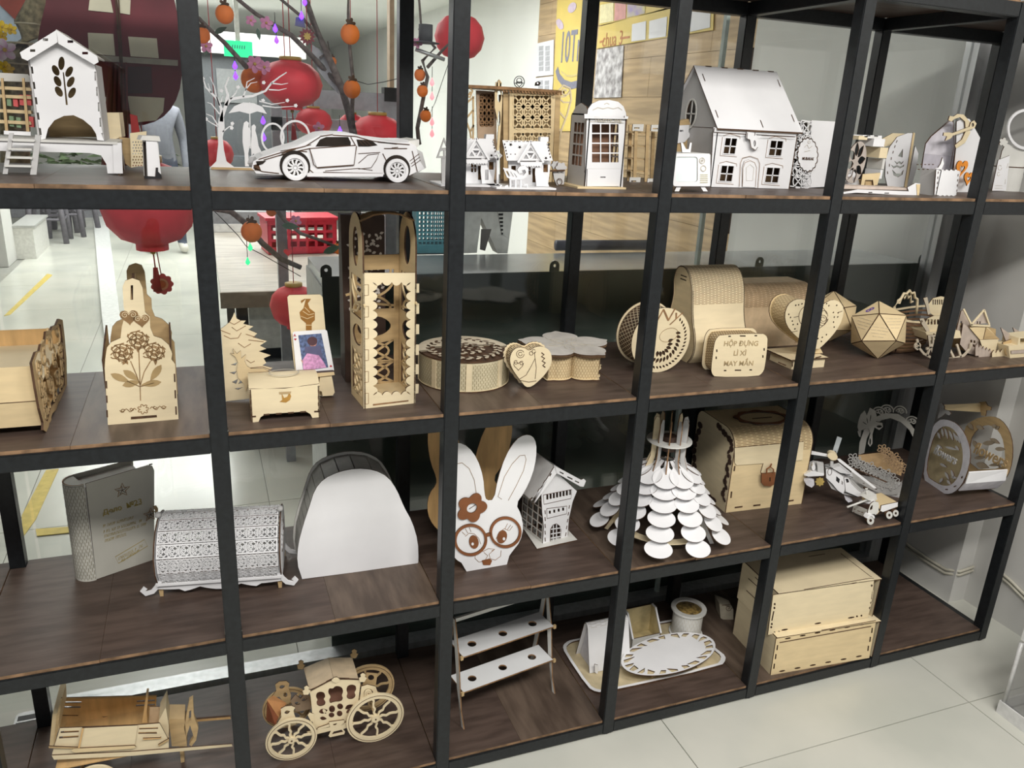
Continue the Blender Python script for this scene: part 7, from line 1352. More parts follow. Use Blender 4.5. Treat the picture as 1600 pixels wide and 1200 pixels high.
q = cnt(760, 398); t = T('white_appliance', 'white slotted plastic appliance leaning behind the glass on the counter', 'appliance', (q.x, q.y + .05, ztop), 0)
PW = mat('white_plastic', (.70, .70, .68), .4)
t.P('housing', [(720, 325), (802, 325), (793, 396), (778, 396), (752, 340), (745, 395), (722, 396)], th=.05, m=PW); t.P('vent_panel', [(776, 325), (796, 325), (794, 372), (784, 365)], y=-.002, m=PW); t.R('vent_slot', [[(778 + .9 * k, 329 + 6 * k), (786, 329 + 6 * k)] for k in range(7)], .006, -.003, BLACK); t.P('dark_gap', [(752, 358), (768, 358), (758, 392), (750, 390)], y=-.001, th=.002, m=mat('dusky_grey', (.12, .11, .10), .6))
# --- table with basket
t = T('work_table', 'light wood-topped table with dark frame standing behind the glass', 'table', (onz(345, 457, .74).x, onz(345, 457, .74).y, 0), 0)
TT = mat('limed_wood_top', (.42, .38, .33), .5, .2, 6, (1, 9, 1))
box(t, 'table_top', 0, 1.0, 0, 1.9, .715, .74, TT); box(t, 'front_edge', -.004, 1.0, -.018, 0, .672, .742, mat('edge_brown', (.20, .16, .12), .6))
for x, y in ((.06, .05), (.06, 1.8), (.95, .05), (.95, 1.8)): box(t, 'leg', x, x + .05, y, y + .05, 0, .715, BLACK)
box(t, 'modesty_panel', .1, .95, .42, .45, .25, .715, mat('charcoal_panel', (.06, .065, .075), .5)); box(t, 'drawer_unit', .12, .55, .2, .42, .42, .62, mat('grey_drawer', (.62, .63, .60), .4)); ball(t, 'drawer_knob', (.34, .195, .54), .012, BLACK); box(t, 'lower_shelf', .06, .95, .1, .4, .10, .30, mat('slate_grey', (.13, .14, .17), .5))
q = onz(455, 398, .742); t = T('red_basket', 'red plastic basket with square holes on the table', 'basket', (q.x - .12, q.y, .742), .1)
rb = mat('red_plastic', (.62, .03, .06), .35)
hs = [rct(.02 + .05 * i, .04 + .045 * j, .055 + .05 * i, .07 + .045 * j) for i in range(7) for j in range(3)]
for y in (0, .22): plate(t, 'wall', rct(0, 0, .38, .19), hs, .005, rb, 'y', y, rb)
for x in (0, .375): plate(t, 'wall', rct(.0, 0, .22, .19), (), .005, rb, 'x', x, rb)
box(t, 'rim', -.01, .39, -.01, .235, .185, .20, rb); box(t, 'base', 0, .38, 0, .22, 0, .005, rb)
q = onz(395, 352, .742); t = T('paper_tray', 'white shallow tray at the back of the table', 'tray', (q.x - .05, q.y - .3, .742), 0); box(t, 'tray_floor', -.25, .35, 0, .3, 0, .02, PW); box(t, 'tray_lip', -.25, .35, -.01, 0, 0, .05, PW); box(t, 'tray_stock', -.2, .3, .04, .28, .02, .12, mat('grey_stock', (.25, .25, .26), .6))
def lump(name, lab, c, r, sc, m, seed, cat):
    rg = random.Random(seed); V, F = [], []; n, k = 14, 9
    for i in range(k + 1):
        for j in range(n): f = 1 + .3 * (rg.random() - .5); a, b = pi * i / k, 2 * pi * j / n; V.append((r * f * math.sin(a) * math.cos(b) * sc[0], r * f * math.sin(a) * math.sin(b) * sc[1], r * sc[2] * (1 - math.cos(a) * (1 if i in (0, k) else f)) / 1))
    zmin = min(v[2] for v in V); V = [(x, y, z - zmin) for x, y, z in V]
    for i in range(k):
        for j in range(n): F.append((i * n + j, i * n + (j + 1) % n, (i + 1) * n + (j + 1) % n, (i + 1) * n + j))
    o = mesh(name, V, F, m, None, smooth=False); o.location = c; return tag(o, lab, cat)
BAG = glassmat('clear_plastic_bag', (.95, .95, .96), .12, .15, .35, (.85, .84, .86))
q = onz(528, 395, .742); lump('plastic_bag', 'crumpled clear plastic bag beside the red basket', (q.x + .16, q.y + .12, .742), .13, (1.0, .8, .8), BAG, 3, 'bag')
# --- posters on the wooden wall
XW = 2.779
def wq(px, py): p = onx(px, py, XW); return (p.y, p.z)
YEL = mat('yellow_print', (.66, .50, .13), .5, .12, 4); INK = mat('slate_ink', (.20, .20, .26), .6); PAPER = mat('poster_paper', (.72, .72, .76), .5, .04, 10)
def poster(name, lab, L, m):
    t = T(name, lab, 'poster', (XW, 0, 0), 0); V = [wq(*p) for p in L]; plate(t, 'sheet', V, (), -.003, m, 'x', -.001, m); return t
def wtext(t, s, px, py, size, m, sx=1, bold=0): y, z = wq(px, py); return text(t, 'lettering', s, size, m, -.0055, y, z, rot=(pi / 2, 0, -pi / 2), sx=sx, bold=bold)
t = poster('yellow_banner', 'tall yellow banner reading 10Tri with grey smile curve', [(873, -30), (914, -30), (905, 205), (862, 205)], YEL)
wtext(t, '10Tri', 894, 75, .27, INK, .62, .003)
ribbon(t, 'smile_curve', [[wq(a, b) for a, b in ((871, 108), (874, 120), (882, 130), (893, 134), (905, 131))]], .045, .002, INK, 'x', -.006); ribbon(t, 'arc_text', [[wq(a, b) for a, b in ((878, 112), (886, 118), (896, 119), (904, 116))]], .012, .002, mat('faded_ink', (.55, .45, .2), .6), 'x', -.006)
plate(t, 'petal_print', [wq(a, b) for a, b in ell(895, 12, 6, 9, .5, 12)], (), -.001, mat('mauve_print', (.55, .45, .55), .6), 'x', -.005); plate(t, 'petal_print', [wq(a, b) for a, b in ell(876, 38, 5, 9, -.4, 12)], (), -.001, mat('mauve_print', (.55, .45, .55), .6), 'x', -.005)
t = poster('notice_sheet', 'white notice sheet left of the yellow banner', [(840, 68), (866, 62), (865, 117), (838, 120)], PAPER); ribbon(t, 'print_line', [[wq(a, b), wq(a + 7, b - 1)] for a in (843, 853) for b in (76, 84, 92, 100, 108)], .03, .001, mat('grey_print', (.42, .42, .45), .6), 'x', -.005)
t = poster('notice_sheet', 'lower white notice sheet left of the yellow banner', [(838, 122), (865, 119), (863, 150), (836, 152)], PAPER); ribbon(t, 'print_line', [[wq(a, b), wq(a + 7, b - 1)] for a in (842, 852) for b in (130, 138)], .03, .001, mat('grey_print', (.42, .42, .45), .6), 'x', -.005)
t = poster('drawing_poster', 'black-and-white drawing poster on the wooden wall', [(934, 78), (975, 71), (971, 152), (928, 153)], mat('ink_drawing', (.70, .68, .70), .5, .6, 22, col2=(.22, .20, .21)))
t = poster('yellow_sign_board', 'long yellow sign board with white panels on the wooden wall', [(937, 42), (1117, -8), (1115, 47), (933, 76)], YEL)
for L in ([(989, 38), (1011, 33), (1010, 62), (988, 65)], [(1016, 33), (1044, 26), (1042, 57), (1015, 61)], [(1050, 24), (1076, 17), (1074, 52), (1049, 56)], [(1081, 18), (1112, 9), (1111, 43), (1080, 50)]): plate(t, 'white_panel', [wq(*p) for p in L], (), -.001, PAPER, 'x', -.005)
wtext(t, 'chua 3', 958, 62, .11, mat('orange_ink', (.45, .17, .05), .6), .9); ribbon(t, 'flourish', [[wq(a, b) for a, b in ((938, 66), (945, 64))], [wq(a, b) for a, b in ((970, 60), (985, 58))]], .012, .001, mat('orange_ink', (.45, .17, .05), .6), 'x', -.005)
t = poster('photo_strip', 'coloured picture strip above the yellow sign board', [(938, 4), (1050, -26), (1047, 14), (937, 40)], YEL)
for L, m_ in (([(939, 8), (960, 4), (960, 33), (938, 37)], mat('cream_print', (.75, .68, .40), .5)), ([(962, 4), (980, 0), (979, 29), (961, 33)], mat('rose_print', (.62, .30, .28), .5)), ([(982, 0), (1010, -6), (1009, 21), (981, 28)], mat('violet_print', (.35, .28, .50), .5, .6, 12, col2=(.6, .55, .2)))): plate(t, 'picture', [wq(*p) for p in L], (), -.001, m_, 'x', -.005)
# --- corridor furniture
def fpoly(name, L, z, m, th=.002): return plate(None, name, [(lambda p: (p.x, p.y))(onz(a, b, 0)) for a, b in L], (), th, m, 'z', z, m)
TAPE = mat('yellow_floor_tape', (.62, .48, .12), .5, .15, 30)
tag(fpoly('floor_tape', [(6, 494), (74, 428), (82, 430), (16, 492)], .0002, TAPE), 'yellow floor tape seen above the trough', 'tape', 'yellow floor tapes')
tag(fpoly('floor_tape', [(72, 735), (92, 733), (56, 812), (36, 840), (34, 806)], .0002, TAPE), 'diagonal yellow floor tape beside the book', 'tape', 'yellow floor tapes'); tag(fpoly('floor_tape', [(56, 828), (116, 824), (116, 833), (58, 839)], .0026, TAPE), 'level yellow floor tape left of the book', 'tape', 'yellow floor tapes')
struct(fpoly('trim_5', [(146, 342), (168, 342), (196, 560), (204, 640), (178, 640), (160, 500)], .0, mat('white_kerb', (.78, .79, .77), .3), .03), 'white threshold strip along the corridor floor')
p = onz(20, 408, 0); struct(box(None, 'trim_6', p.x - .4, p.x + .02, p.y - .3, p.y + .1, 0, 2.5, WALLW), 'white column at the left of the corridor')
p = onz(22, 408, 0); q = onz(64, 398, 0); t = T('stone_step', 'low white stone step beside the corridor column', 'step', (p.x, p.y, 0), 0); box(t, 'block', .0, q.x - p.x, .1, .9, 0, .30, mat('white_stone', (.70, .69, .65), .4)); box(t, 'cap', .0, q.x - p.x + .02, .08, .9, .30, .32, mat('grey_stone', (.45, .45, .43), .4))
for k in range(3):
    p = onz(80 + 20 * k, 377 - 9 * k, 0); t = T('bar_stool', '%s dark bar stool of the row far down the corridor' % ('nearest', 'middle', 'farthest')[k], 'stool', (p.x, p.y, 0), k * .3, 'far bar stools')
    dk = mat('stool_dark', (.16, .15, .17), .6)
    for sx_ in (-1, 1):
        for sy_ in (-1, 1): tube(t, 'leg', [(sx_ * .17, sy_ * .17, 0), (sx_ * .13, sy_ * .13, .68)], .03, dk, 6)
    box(t, 'seat', -.18, .18, -.18, .18, .68, .73, dk, .01); tube(t, 'footrest', [(-.16, -.16, .25), (.16, -.16, .25), (.16, .16, .25), (-.16, .16, .25)], .015, dk, 6, True)
p = onz(120, 350, 0); t = T('green_planter', 'long planter with dull green foliage at the corridor end', 'planter', (p.x - .8, p.y + .6, 0), 0); box(t, 'trough', 0, 1.9, 0, .4, 0, .25, mat('planter_grey', (.24, .24, .26), .6))
V, F = [], []; rg = random.Random(5)
for k in range(240):
    x, y, z = 1.9 * rg.random(), .4 * rg.random(), .25 + .6 * rg.random(); a = rg.random() * 6; n = len(V); l = .11; V += [(x, y, z), (x + l * math.cos(a), y + l * math.sin(a), z + .03), (x + 2 * l * math.cos(a + .3), y + 2 * l * math.sin(a + .3), z - .02), (x + l * math.cos(a + .8), y + l * math.sin(a + .8), z - .01)]; F.append((n, n + 1, n + 2, n + 3))
o = mesh('foliage', V, F, mat('dull_leaf', (.16, .22, .12), .6, .4, 4), t, fix=False); o['kind'] = 'stuff'
# --- far shop front and lamps
t = T('far_shopfront', 'dim grey shopfront with white header far down the corridor', 'shopfront', (W3(322, 210, 8.5).x - .1, 8.5, 0), 0)
xr = W3(470, 90, 8.5).x - W3(322, 90, 8.5).x + .1
z_h = W3(400, 88, 8.5).z; box(t, 'opening', 0, xr, 0, .1, 0, z_h, mat('shop_dim', (.065, .07, .075), .6)); box(t, 'header', -.05, xr + .1, -.12, .12, z_h, z_h + .22, PW); box(t, 'counter', .1, xr - .1, -.3, -.02, 0, .95, mat('shop_counter', (.07, .08, .09), .5)); box(t, 'inner_screen', .25, xr * .6, -.02, 0, z_h - .5, z_h - .15, mat('shop_inner', (.14, .145, .145), .6))
e = W3(349, 62, 6.5); t = T('exit_sign', 'lit green exit sign hanging in the corridor', 'sign', (e.x, 6.5, e.z - .13), 0)
gr = mat('exit_green', (.02, .6, .25), .5, emit=(.03, .75, .30), estr=1.0); box(t, 'lightbox', 0, .24, 0, .05, 0, .13, gr); ribbon(t, 'worn_mark', [[(.07 + .02 * k, .065), (.075 + .02 * k, .095)] for k in range(6)], .009, .001, mat('exit_mark', (.05, .35, .30), .5), 'y', -.001); box(t, 'hanger', .1, .14, .01, .03, .13, 2.5 - e.z + .13, PW)
for x, y in ((.05, 3.4), (.55, 7.3), (-.6, 9.6), (1.6, 4.6)):
    t = T('ceiling_lamp', {.05: 'near', .55: 'middle', -.6: 'far', 1.6: 'right-hand'}[x] + ' lit ceiling panel over the corridor', 'lamp', (x, y, 2.485), 0, 'corridor ceiling panels'); box(t, 'frame', -.32, .32, -.32, .32, 0, .015, PW); box(t, 'diffuser', -.29, .29, -.29, .29, -.004, .0, mat('lamp_glow', (.9, .9, .9), .5, emit=(1, 1, .97), estr=14))
struct(box(None, 'door_1', W3(609, 100, 2.6).x, W3(616, 100, 2.6).x, 2.6, 2.66, 0, 2.5, mat('oak_jamb', (.42, .30, .20), .5)), 'slim oak door jamb behind the glass')
t = T('clothes_rail', 'grey metal rail frame behind the sports car', 'rail', (W3(602, 210, 1.95).x, 1.95, 0), 0); hz = W3(603, 138, 1.95).z; gm = mat('rail_grey', (.32, .33, .36), .4, metal=.4)
box(t, 'post', 0, .05, 0, .05, 0, hz, gm); box(t, 'cap', -.004, .054, -.004, .054, hz - .05, hz + .004, BLACK); box(t, 'top_bar', -.42, 0, .0, .05, hz - .09, hz - .02, gm); box(t, 'lower_bar', -.45, -.04, .0, .04, hz - .18, hz - .13, gm); box(t, 'far_post', -.45, -.41, 0, .05, 0, hz - .02, gm)
# --- a passer-by, mostly hidden behind the lantern and banner
p = onz(262, 394, 0); hx_, hy_ = p.x, p.y
me = bpy.data.meshes.new('person')
J = [(0, 0, .95), (0, 0, 1.15), (0, .01, 1.38), (0, 0, 1.50), (0, -.01, 1.58), (0, -.02, 1.68), (-.10, 0, .90), (-.13, .03, .50), (-.15, .06, .09), (-.15, -.08, .035), (.10, 0, .90), (.13, -.03, .50), (.15, -.02, .09), (.15, -.16, .035), (-.19, .01, 1.40), (-.25, .03, 1.13), (-.24, -.06, .90), (.19, .01, 1.40), (.25, .03, 1.13), (.24, -.06, .90), (-.23, -.09, .80), (.23, -.09, .80)]
Eg = [(0, 1), (1, 2), (2, 3), (3, 4), (4, 5), (0, 6), (6, 7), (7, 8), (8, 9), (0, 10), (10, 11), (11, 12), (12, 13), (2, 14), (14, 15), (15, 16), (2, 17), (17, 18), (18, 19), (16, 20), (19, 21)]
rad = [.14, .13, .15, .06, .09, .08, .09, .065, .05, .045, .09, .065, .05, .045, .065, .05, .038, .065, .05, .038, .035, .035]
me.from_pydata(J, Eg, []); ob = bpy.data.objects.new('person', me); COL.objects.link(ob)
sk = ob.modifiers.new('skin', 'SKIN'); ob.modifiers.new('sub', 'SUBSURF').levels = 2
for i, r in enumerate(rad): me.skin_vertices[0].data[i].radius = (r, r)
me.skin_vertices[0].data[0].use_root = True
dg = bpy.context.evaluated_depsgraph_get(); m2 = bpy.data.meshes.new_from_object(ob.evaluated_get(dg)); bpy.data.objects.remove(ob)
pm = [mat('dark_trousers', (.05, .06, .09), .7), mat('grey_jacket', (.13, .135, .16), .7), mat('skin_tone', (.55, .36, .27), .6), mat('pale_shoes', (.60, .58, .52), .6), mat('black_hair', (.03, .025, .02), .6)]
m2.materials.clear()
for k in pm: m2.materials.append(k)
for f in m2.polygons:
    z = f.center.z; x = abs(f.center.x); f.use_smooth = True
    f.material_index = 3 if z < .10 else (0 if z < .95 and not (x > .19 and z > .7) else (1 if z < 1.47 and z > .86 else (2 if z < 1.64 else 4)))
pe = tag(link(bpy.data.objects.new('person', m2)), 'person in dark trousers and grey top far behind the red lantern', 'person'); pe.location = (hx_, hy_, 0); pe.rotation_euler = (0, 0, .2)
# --- hanging decorations: lanterns
def lantern(px, py, Y, rp, lab, squash=.85, tassel=True, top=None):
    c = W3(px, py, Y); s = (c - CAM).dot(_f); R = rp * s / FPX; H = R * squash
    t = T('red_lantern', lab, 'lantern', (c.x, c.y, c.z), 0, 'red paper lanterns'); n = 24; V, F = [], []; pr = [(.34, -1.14), (.34, -.98), (.62, -.86), (.88, -.52), (1, 0), (.88, .52), (.62, .86), (.34, .98), (.34, 1.14)]
    for i in range(n):
        a = 2 * pi * i / n; k = 1 + (.03 if i % 2 else -.02)
        for r, z in pr: V.append((R * r * k * math.cos(a), R * r * k * math.sin(a), H * z))
    k = len(pr); F = [(i * k + j, ((i + 1) % n) * k + j, ((i + 1) % n) * k + j + 1, i * k + j + 1) for i in range(n) for j in range(k - 1)]
    mesh('paper_body', V, F, RED, t, smooth=True); revolve(t, 'collar', [(R * .36, H * 1.0), (R * .36, H * 1.16)], mat('gold_trim', (.5, .33, .08), .4), 20); tube(t, 'cord', [(0, 0, H * 1.1), (0, 0, H * 1.1 + (top or .5))], .0016, mat('red_cord', (.4, .02, .03), .7), 5)
    if tassel: tube(t, 'tassel_cord', [(0, 0, -H * 1.1), (.002, 0, -H * 1.1 - R * .5)], .002, mat('red_cord', (.4, .02, .03), .7), 5); ball(t, 'bead', (0, 0, -H * 1.2), R * .06, mat('gold_trim', (.5, .33, .08), .4)); tube(t, 'tassel', [(.002, 0, -H * 1.1 - R * .45), (.003, 0, -H * 1.1 - R * 1.0)], [R * .05, R * .10], mat('red_cord', (.4, .02, .03), .7), 8)
    return t
lantern(455, 131, 1.35, 47, 'crinkled red lantern above the sports car bonnet', .72); lantern(718, 58, 1.5, 38, 'red lantern behind the post left of the gazebo', .85); lantern(590, 212, 1.7, 40, 'red lantern hanging low behind the car tail', .75, False); lantern(232, 318, .95, 70, 'large red lantern over the rose carrier', .9, True); lantern(490, 190, 1.9, 28, 'small red lantern behind the car roof', .7, False); lantern(460, 478, 1.5, 37, 'red lantern half behind the card easel', .85, False, 1.0); lantern(340, 240, 1.9, 24, 'small red lantern at the foot of the white tree', .9, False); lantern(550, 195, 2.0, 20, 'tiny red lantern beyond the car windscreen', .8, False)
# --- blossom tree with branches
BR = mat('grey_brown_bark', (.16, .13, .12), .8, .4, 60, bump=.4)
TY = 1.2; base = W3(556, 214, TY)
t = T('blossom_tree', 'bare decorated branch tree standing behind the glass', 'tree', (base.x, TY, 0), 0)
def br(L, r0, r1, Y=TY, nm='branch'):
    P = []
    for i, (a, b) in enumerate(L): q = W3(a, b, Y + .03 * math.sin(i * 1.7)); P.append((q.x - base.x, q.y - TY, q.z))
    n = len(P); return tube(t, nm, P, [r0 + (r1 - r0) * i / (n - 1) for i in range(n)], BR, 7)
pz = W3(553, 214, TY); tube(t, 'trunk', [(.02, .02, 0), (.01, .01, .5), (0, 0, .9), (pz.x - base.x, 0, pz.z)], [.03, .025, .02, .014], BR, 8)
br([(553, 214), (546, 180), (535, 140), (520, 105), (505, 70), (490, 35), (478, 0), (470, -40)], .013, .008); br([(533, 135), (510, 112), (485, 85), (455, 55), (430, 40), (400, 22), (375, 2), (350, -20)], .009, .005)
br([(553, 214), (550, 170), (552, 130), (548, 90), (545, 60), (544, 20), (545, -30)], .007, .004, 1.15); br([(310, 28), (330, 48), (350, 66), (370, 88), (385, 105)], .006, .008, 1.25); br([(512, 95), (500, 60), (470, 25), (440, 0), (420, -20)], .006, .004, 1.3); br([(500, 90), (515, 80), (512, 65)], .003, .002); br([(300, 320), (360, 330), (385, 350), (410, 380), (440, 405), (470, 418)], .010, .008, 1.05); br([(430, 325), (445, 345), (470, 365), (500, 375), (525, 385)], .007, .004, 1.1); br([(655, 225), (652, 200), (660, 160), (668, 120), (660, 95), (680, 75), (655, 45)], .008, .005, 1.35); br([(655, 0), (658, 40), (655, 60)], .004, .004, 1.35); br([(668, 105), (690, 80), (700, 70)], .006, .004, 1.35)
tube(t, 'light_wire', [(lambda q: (q.x - base.x, q.y - TY, q.z))(W3(a, b, 1.0)) for a, b in ((335, 330), (350, 345), (372, 368), (385, 385), (410, 398), (440, 415), (470, 432))], .0013, BLACK, 5); tube(t, 'light_wire', [(lambda q: (q.x - base.x, q.y - TY, q.z))(W3(a, b, 1.3)) for a, b in ((552, 125), (575, 132), (600, 128), (625, 122))], .0012, BLACK, 5); tube(t, 'light_wire', [(lambda q: (q.x - base.x, q.y - TY, q.z))(W3(a, b, 1.3)) for a, b in ((702, 95), (690, 130), (680, 160), (668, 185))], .0012, BLACK, 5)
ORG = mat('orange_paper', (.80, .20, .035), .6, .15, 20); LEAFG = mat('dark_leaf', (.07, .12, .08), .5, .3, 20); PINK = mat('pink_petal', (.68, .28, .45), .6, .2, 20)
def orange(px, py, rp, Y, lab):
    c = W3(px, py, Y); s = (c - CAM).dot(_f); R = rp * s / FPX; t = T('paper_orange', lab, 'ornament', c, 0, 'paper oranges'); ball(t, 'fruit', (0, 0, 0), R, ORG, (1, .6, 1.05)); plate(t, 'cap', petals(0, R * 1.0, R * .55, 5, .5, 30), (), .003, BURN, 'y', -R * .3); tube(t, 'stalk', [(0, 0, R), (R * .1, 0, R * 1.5)], R * .07, BR, 6)
for a in ((351, 22, 14, 1.1, 'paper orange at the upper left of the car bay'), (547, 53, 15, 1.1, 'paper orange on the upright twig above the car'), (550, 139, 13.5, 1.1, 'paper orange lower on the twig above the car roof'), (519, 96, 7, 1.3, 'small paper orange half behind the thick branch'), (396, 124, 19, 1.4, 'paper orange half behind the crinkled red lantern'), (393, 362, 16, .95, 'paper orange hanging above the deer tree'), (660, 142, 9, 1.3, 'paper orange right of the steel post'), (656, 117, 9, 1.35, 'paper orange tucked above another by the steel post'), (665, 181, 9, 1.3, 'lowest paper orange by the steel post'), (316, 55, 12, 1.2, 'paper orange touching the left post in the car bay'), (424, 330, 8, 1.5, 'paper orange just under the top rail above the chest'), (529, 388, 9, 1.2, 'paper orange beside the tall lantern handle')): orange(*a)
def blossom(px, py, rp, Y, lab, m=PINK):
    c = W3(px, py, Y); s = (c - CAM).dot(_f); R = rp * s / FPX; t = T('silk_blossom', lab, 'flower', c, 0, 'silk blossoms')
    for k in range(5):
        a = 2 * pi * k / 5 + px; o = plate(t, 'petal', ell(R * .55, 0, R * .5, R * .38, 0, 12), (), .002, m, 'z', 0, m); o.rotation_euler = (pi / 2 - .3, -a, 0)
    ball(t, 'centre', (0, -.004, 0), R * .2, mat('gold_trim', (.5, .33, .08), .4))
for a in ((392, 32, 8, 1.15, 'pink silk blossom near the bright ceiling lamp'), (416, 36, 10, 1.15, 'larger pink silk blossom right of the lamp glare'), (398, 100, 13, 1.3, 'pink silk blossom above the crinkled lantern'), (413, 105, 11, 1.3, 'pink silk blossom touching the crinkled lantern'), (322, 72, 10, 1.2, 'pink silk blossom by the left post'), (498, 200, 9, 1.4, 'violet pink blossom behind the car roof'), (652, 67, 8, 1.3, 'pink blossom under the black hat'), (462, 345, 9, 1.2, 'pink blossom before the red basket')): blossom(*a)
def leafob(px, py, lp, Y, ang, lab):
    c = W3(px, py, Y); s = (c - CAM).dot(_f); L = lp * s / FPX; o = plate(None, 'silk_leaf', leaf(0, 0, L, L * .38, ang, 8), (), .0015, LEAFG, 'y', 0, LEAFG); o.location = c; tag(o, lab, 'leaf', 'silk leaves')
for a in ((335, 52, 22, 1.2, .5, 'dark silk leaf beside the left orange'), (402, 44, 18, 1.15, -1.4, 'dark silk leaf hanging by the pink blossoms'), (440, 352, 28, 1.1, -.1, 'dark green silk leaf before the red basket'), (505, 395, 30, 1.1, .35, 'dark silk leaf left of the tall lantern'), (330, 70, 20, 1.2, -2.2, 'drooping silk leaf by the left post')): leafob(*a)
def drop(px, py, Y, lab, col, st=5, lead=5):
    c = W3(px, py, Y); s = (c - CAM).dot(_f); R = 4.5 * s / FPX; t = T('drop_light', lab, 'light', c, 0, 'string light drops'); revolve(t, 'bulb', [(0, -R * 1.5), (R * .7, -R * .9), (R * .85, -R * .3), (R * .3, R * .9), (0, R * 1.6)], mat('led_%.2f' % col[0], col, .3, emit=col, estr=st), 12); tube(t, 'lead', [(0, 0, R * 1.4), (0, 0, R * lead)], R * .12, BLACK, 5)
VI = (.12, .03, .95); PK = (.95, .32, .36); GN = (.05, .85, .30)
for a in ((432, 62, 1.05, 'violet drop light below the branch'), (430, 44, 1.05, 'upper violet drop light on the branch'), (367, 102, 1.05, 'violet drop light left of the crinkled lantern'), (368, 118, 1.05, 'lower violet drop light over the bare tree'), (411, 188, 1.05, 'violet drop light beside the umbrella'), (412, 214, 1.05, 'lower violet drop light beside the couple'), (471, 24, 1.05, 'violet drop light on the purple bag'), (476, 2, 1.05, 'violet drop light at the top edge'), (531, 204, 1.05, 'violet drop light above the car roof')): drop(*a, VI)
for a in ((675, 128, 1.2, 'pink drop light right of the steel post'), (675, 150, 1.2, 'second pink drop light right of the steel post'), (675, 190, 1.2, 'third pink drop light right of the steel post'), (675, 208, 1.2, 'lowest pink drop light by the lace tree')): drop(*a, PK, 1.2)
for a in ((391, 386, .95, 'green drop light under the hanging orange'), (387, 408, .95, 'lower green drop light above the deer tree')): drop(*a, GN, 1.2, 11)
# ornaments
def orn(name, lab, px, py, Y): c = W3(px, py, Y); t = T(name, lab, 'ornament', c, 0); t.k = (c - CAM).dot(_f) / FPX; return t
t = orn('sun_ornament', 'maroon sun-shaped ornament with gold centre', 480, 57, 1.05); k = t.k; plate(t, 'rays', star(0, 0, 13.5 * k, 12, .68), (), .003, mat('maroon_board', (.20, .035, .05), .6), 'y', 0); plate(t, 'centre', star(0, 0, 7 * k, 8, .6), (), .003, mat('gold_trim', (.5, .33, .08), .4), 'y', -.003); tube(t, 'cord', [(0, 0, 13 * k), (0, 0, 60 * k)], .0012, mat('red_cord', (.4, .02, .03), .7), 5)
t = orn('flower_ornament', 'red flower-shaped ornament hanging beside the rose carrier handle', 253, 444, .95); k = t.k; plate(t, 'petal_disc', petals(0, 0, 17 * k, 9, .18, 60), (), .003, mat('red_board', (.70, .09, .10), .6), 'y', 0); plate(t, 'ring', ell(0, 0, 9.5 * k, 9.5 * k), (), .002, mat('salmon_board', (.75, .33, .18), .6), 'y', -.002); plate(t, 'centre', ell(0, 0, 6 * k, 6 * k), (), .002, mat('orange_red_board', (.55, .12, .04), .6), 'y', -.004); tube(t, 'cord', [(0, 0, 16 * k), (-4 * k, 0, 62 * k)], .0015, mat('red_cord', (.4, .02, .03), .7), 5)
t = orn('purple_bag_ornament', 'small slate purple bag ornament under a violet light', 469, 34, 1.06); k = t.k; plate(t, 'bag', [(-6 * k, 6 * k), (5 * k, 7 * k), (8 * k, -8 * k), (-8 * k, -6 * k)], (), .01, mat('slate_purple', (.12, .12, .22), .6), 'y', 0)
t = orn('grey_wing_ornament', 'grey feather-shaped ornament hanging on the thick branch', 503, 112, 1.22); k = t.k; plate(t, 'feather', leaf(-14 * k, 38 * k, 80 * k, 22 * k, -1.05, 10), (), .004, mat('feather_grey', (.42, .42, .45), .6), 'y', 0)
t = orn('top_hat_ornament', 'small black top hat ornament beside the red lantern', 665, 58, 1.3); k = t.k; revolve(t, 'crown', [(0, 18 * k), (11 * k, 18 * k), (11 * k, -6 * k)], mat('hat_felt', (.09, .09, .10), .8), 20); revolve(t, 'brim', [(11 * k, -6 * k), (22 * k, -8 * k), (22 * k, -9 * k), (0, -8 * k)], mat('hat_felt', (.09, .09, .10), .8), 24); tube(t, 'silver_bar', [(-14 * k, .02, -18 * k), (34 * k, .02, -30 * k)], 3 * k, ALU, 8)
t = orn('red_heart_charm', 'small red charm hanging before the red basket', 450, 394, 1.0); k = t.k; plate(t, 'charm', heart(0, 0, 7 * k), (), .004, RED, 'y', 0); tube(t, 'cord', [(0, 0, 5 * k), (0, 0, 20 * k)], .001, mat('red_cord', (.4, .02, .03), .7), 5)
# --- maroon banner with cream cards, left bay
BY = .80
t = T('maroon_banner', 'large maroon round-ended banner with cream cards at upper left', 'banner', (W3(140, 200, BY).x, BY, W3(140, 200, BY).z), 0)
mo = smooth2([(55, 120), (58, 60), (75, -10), (80, -120), (250, -120), (268, -20), (279, 30), (284, 80), (284, 130), (272, 165), (250, 188), (215, 198), (190, 190), (170, 150), (120, 130)], 1)
MR = mat('maroon_cloth', (.19, .028, .040), .6, .35, 5)
t.P('cloth', mo, th=.012, m=MR, edge=MR)
CC = mat('cream_card', (.82, .75, .58), .6, .1, 12)
for L in ([(137, 51), (177, 53), (180, 87), (139, 84)], [(200, 57), (245, 60), (248, 91), (204, 88)], [(140, 0), (172, -4), (177, 20), (138, 16)], [(183, -2), (204, 0), (203, 23), (186, 20)], [(199, 150), (257, 153), (255, 175), (244, 188), (206, 192)]): t.P('card', L, y=-.003, m=CC, edge=CC)
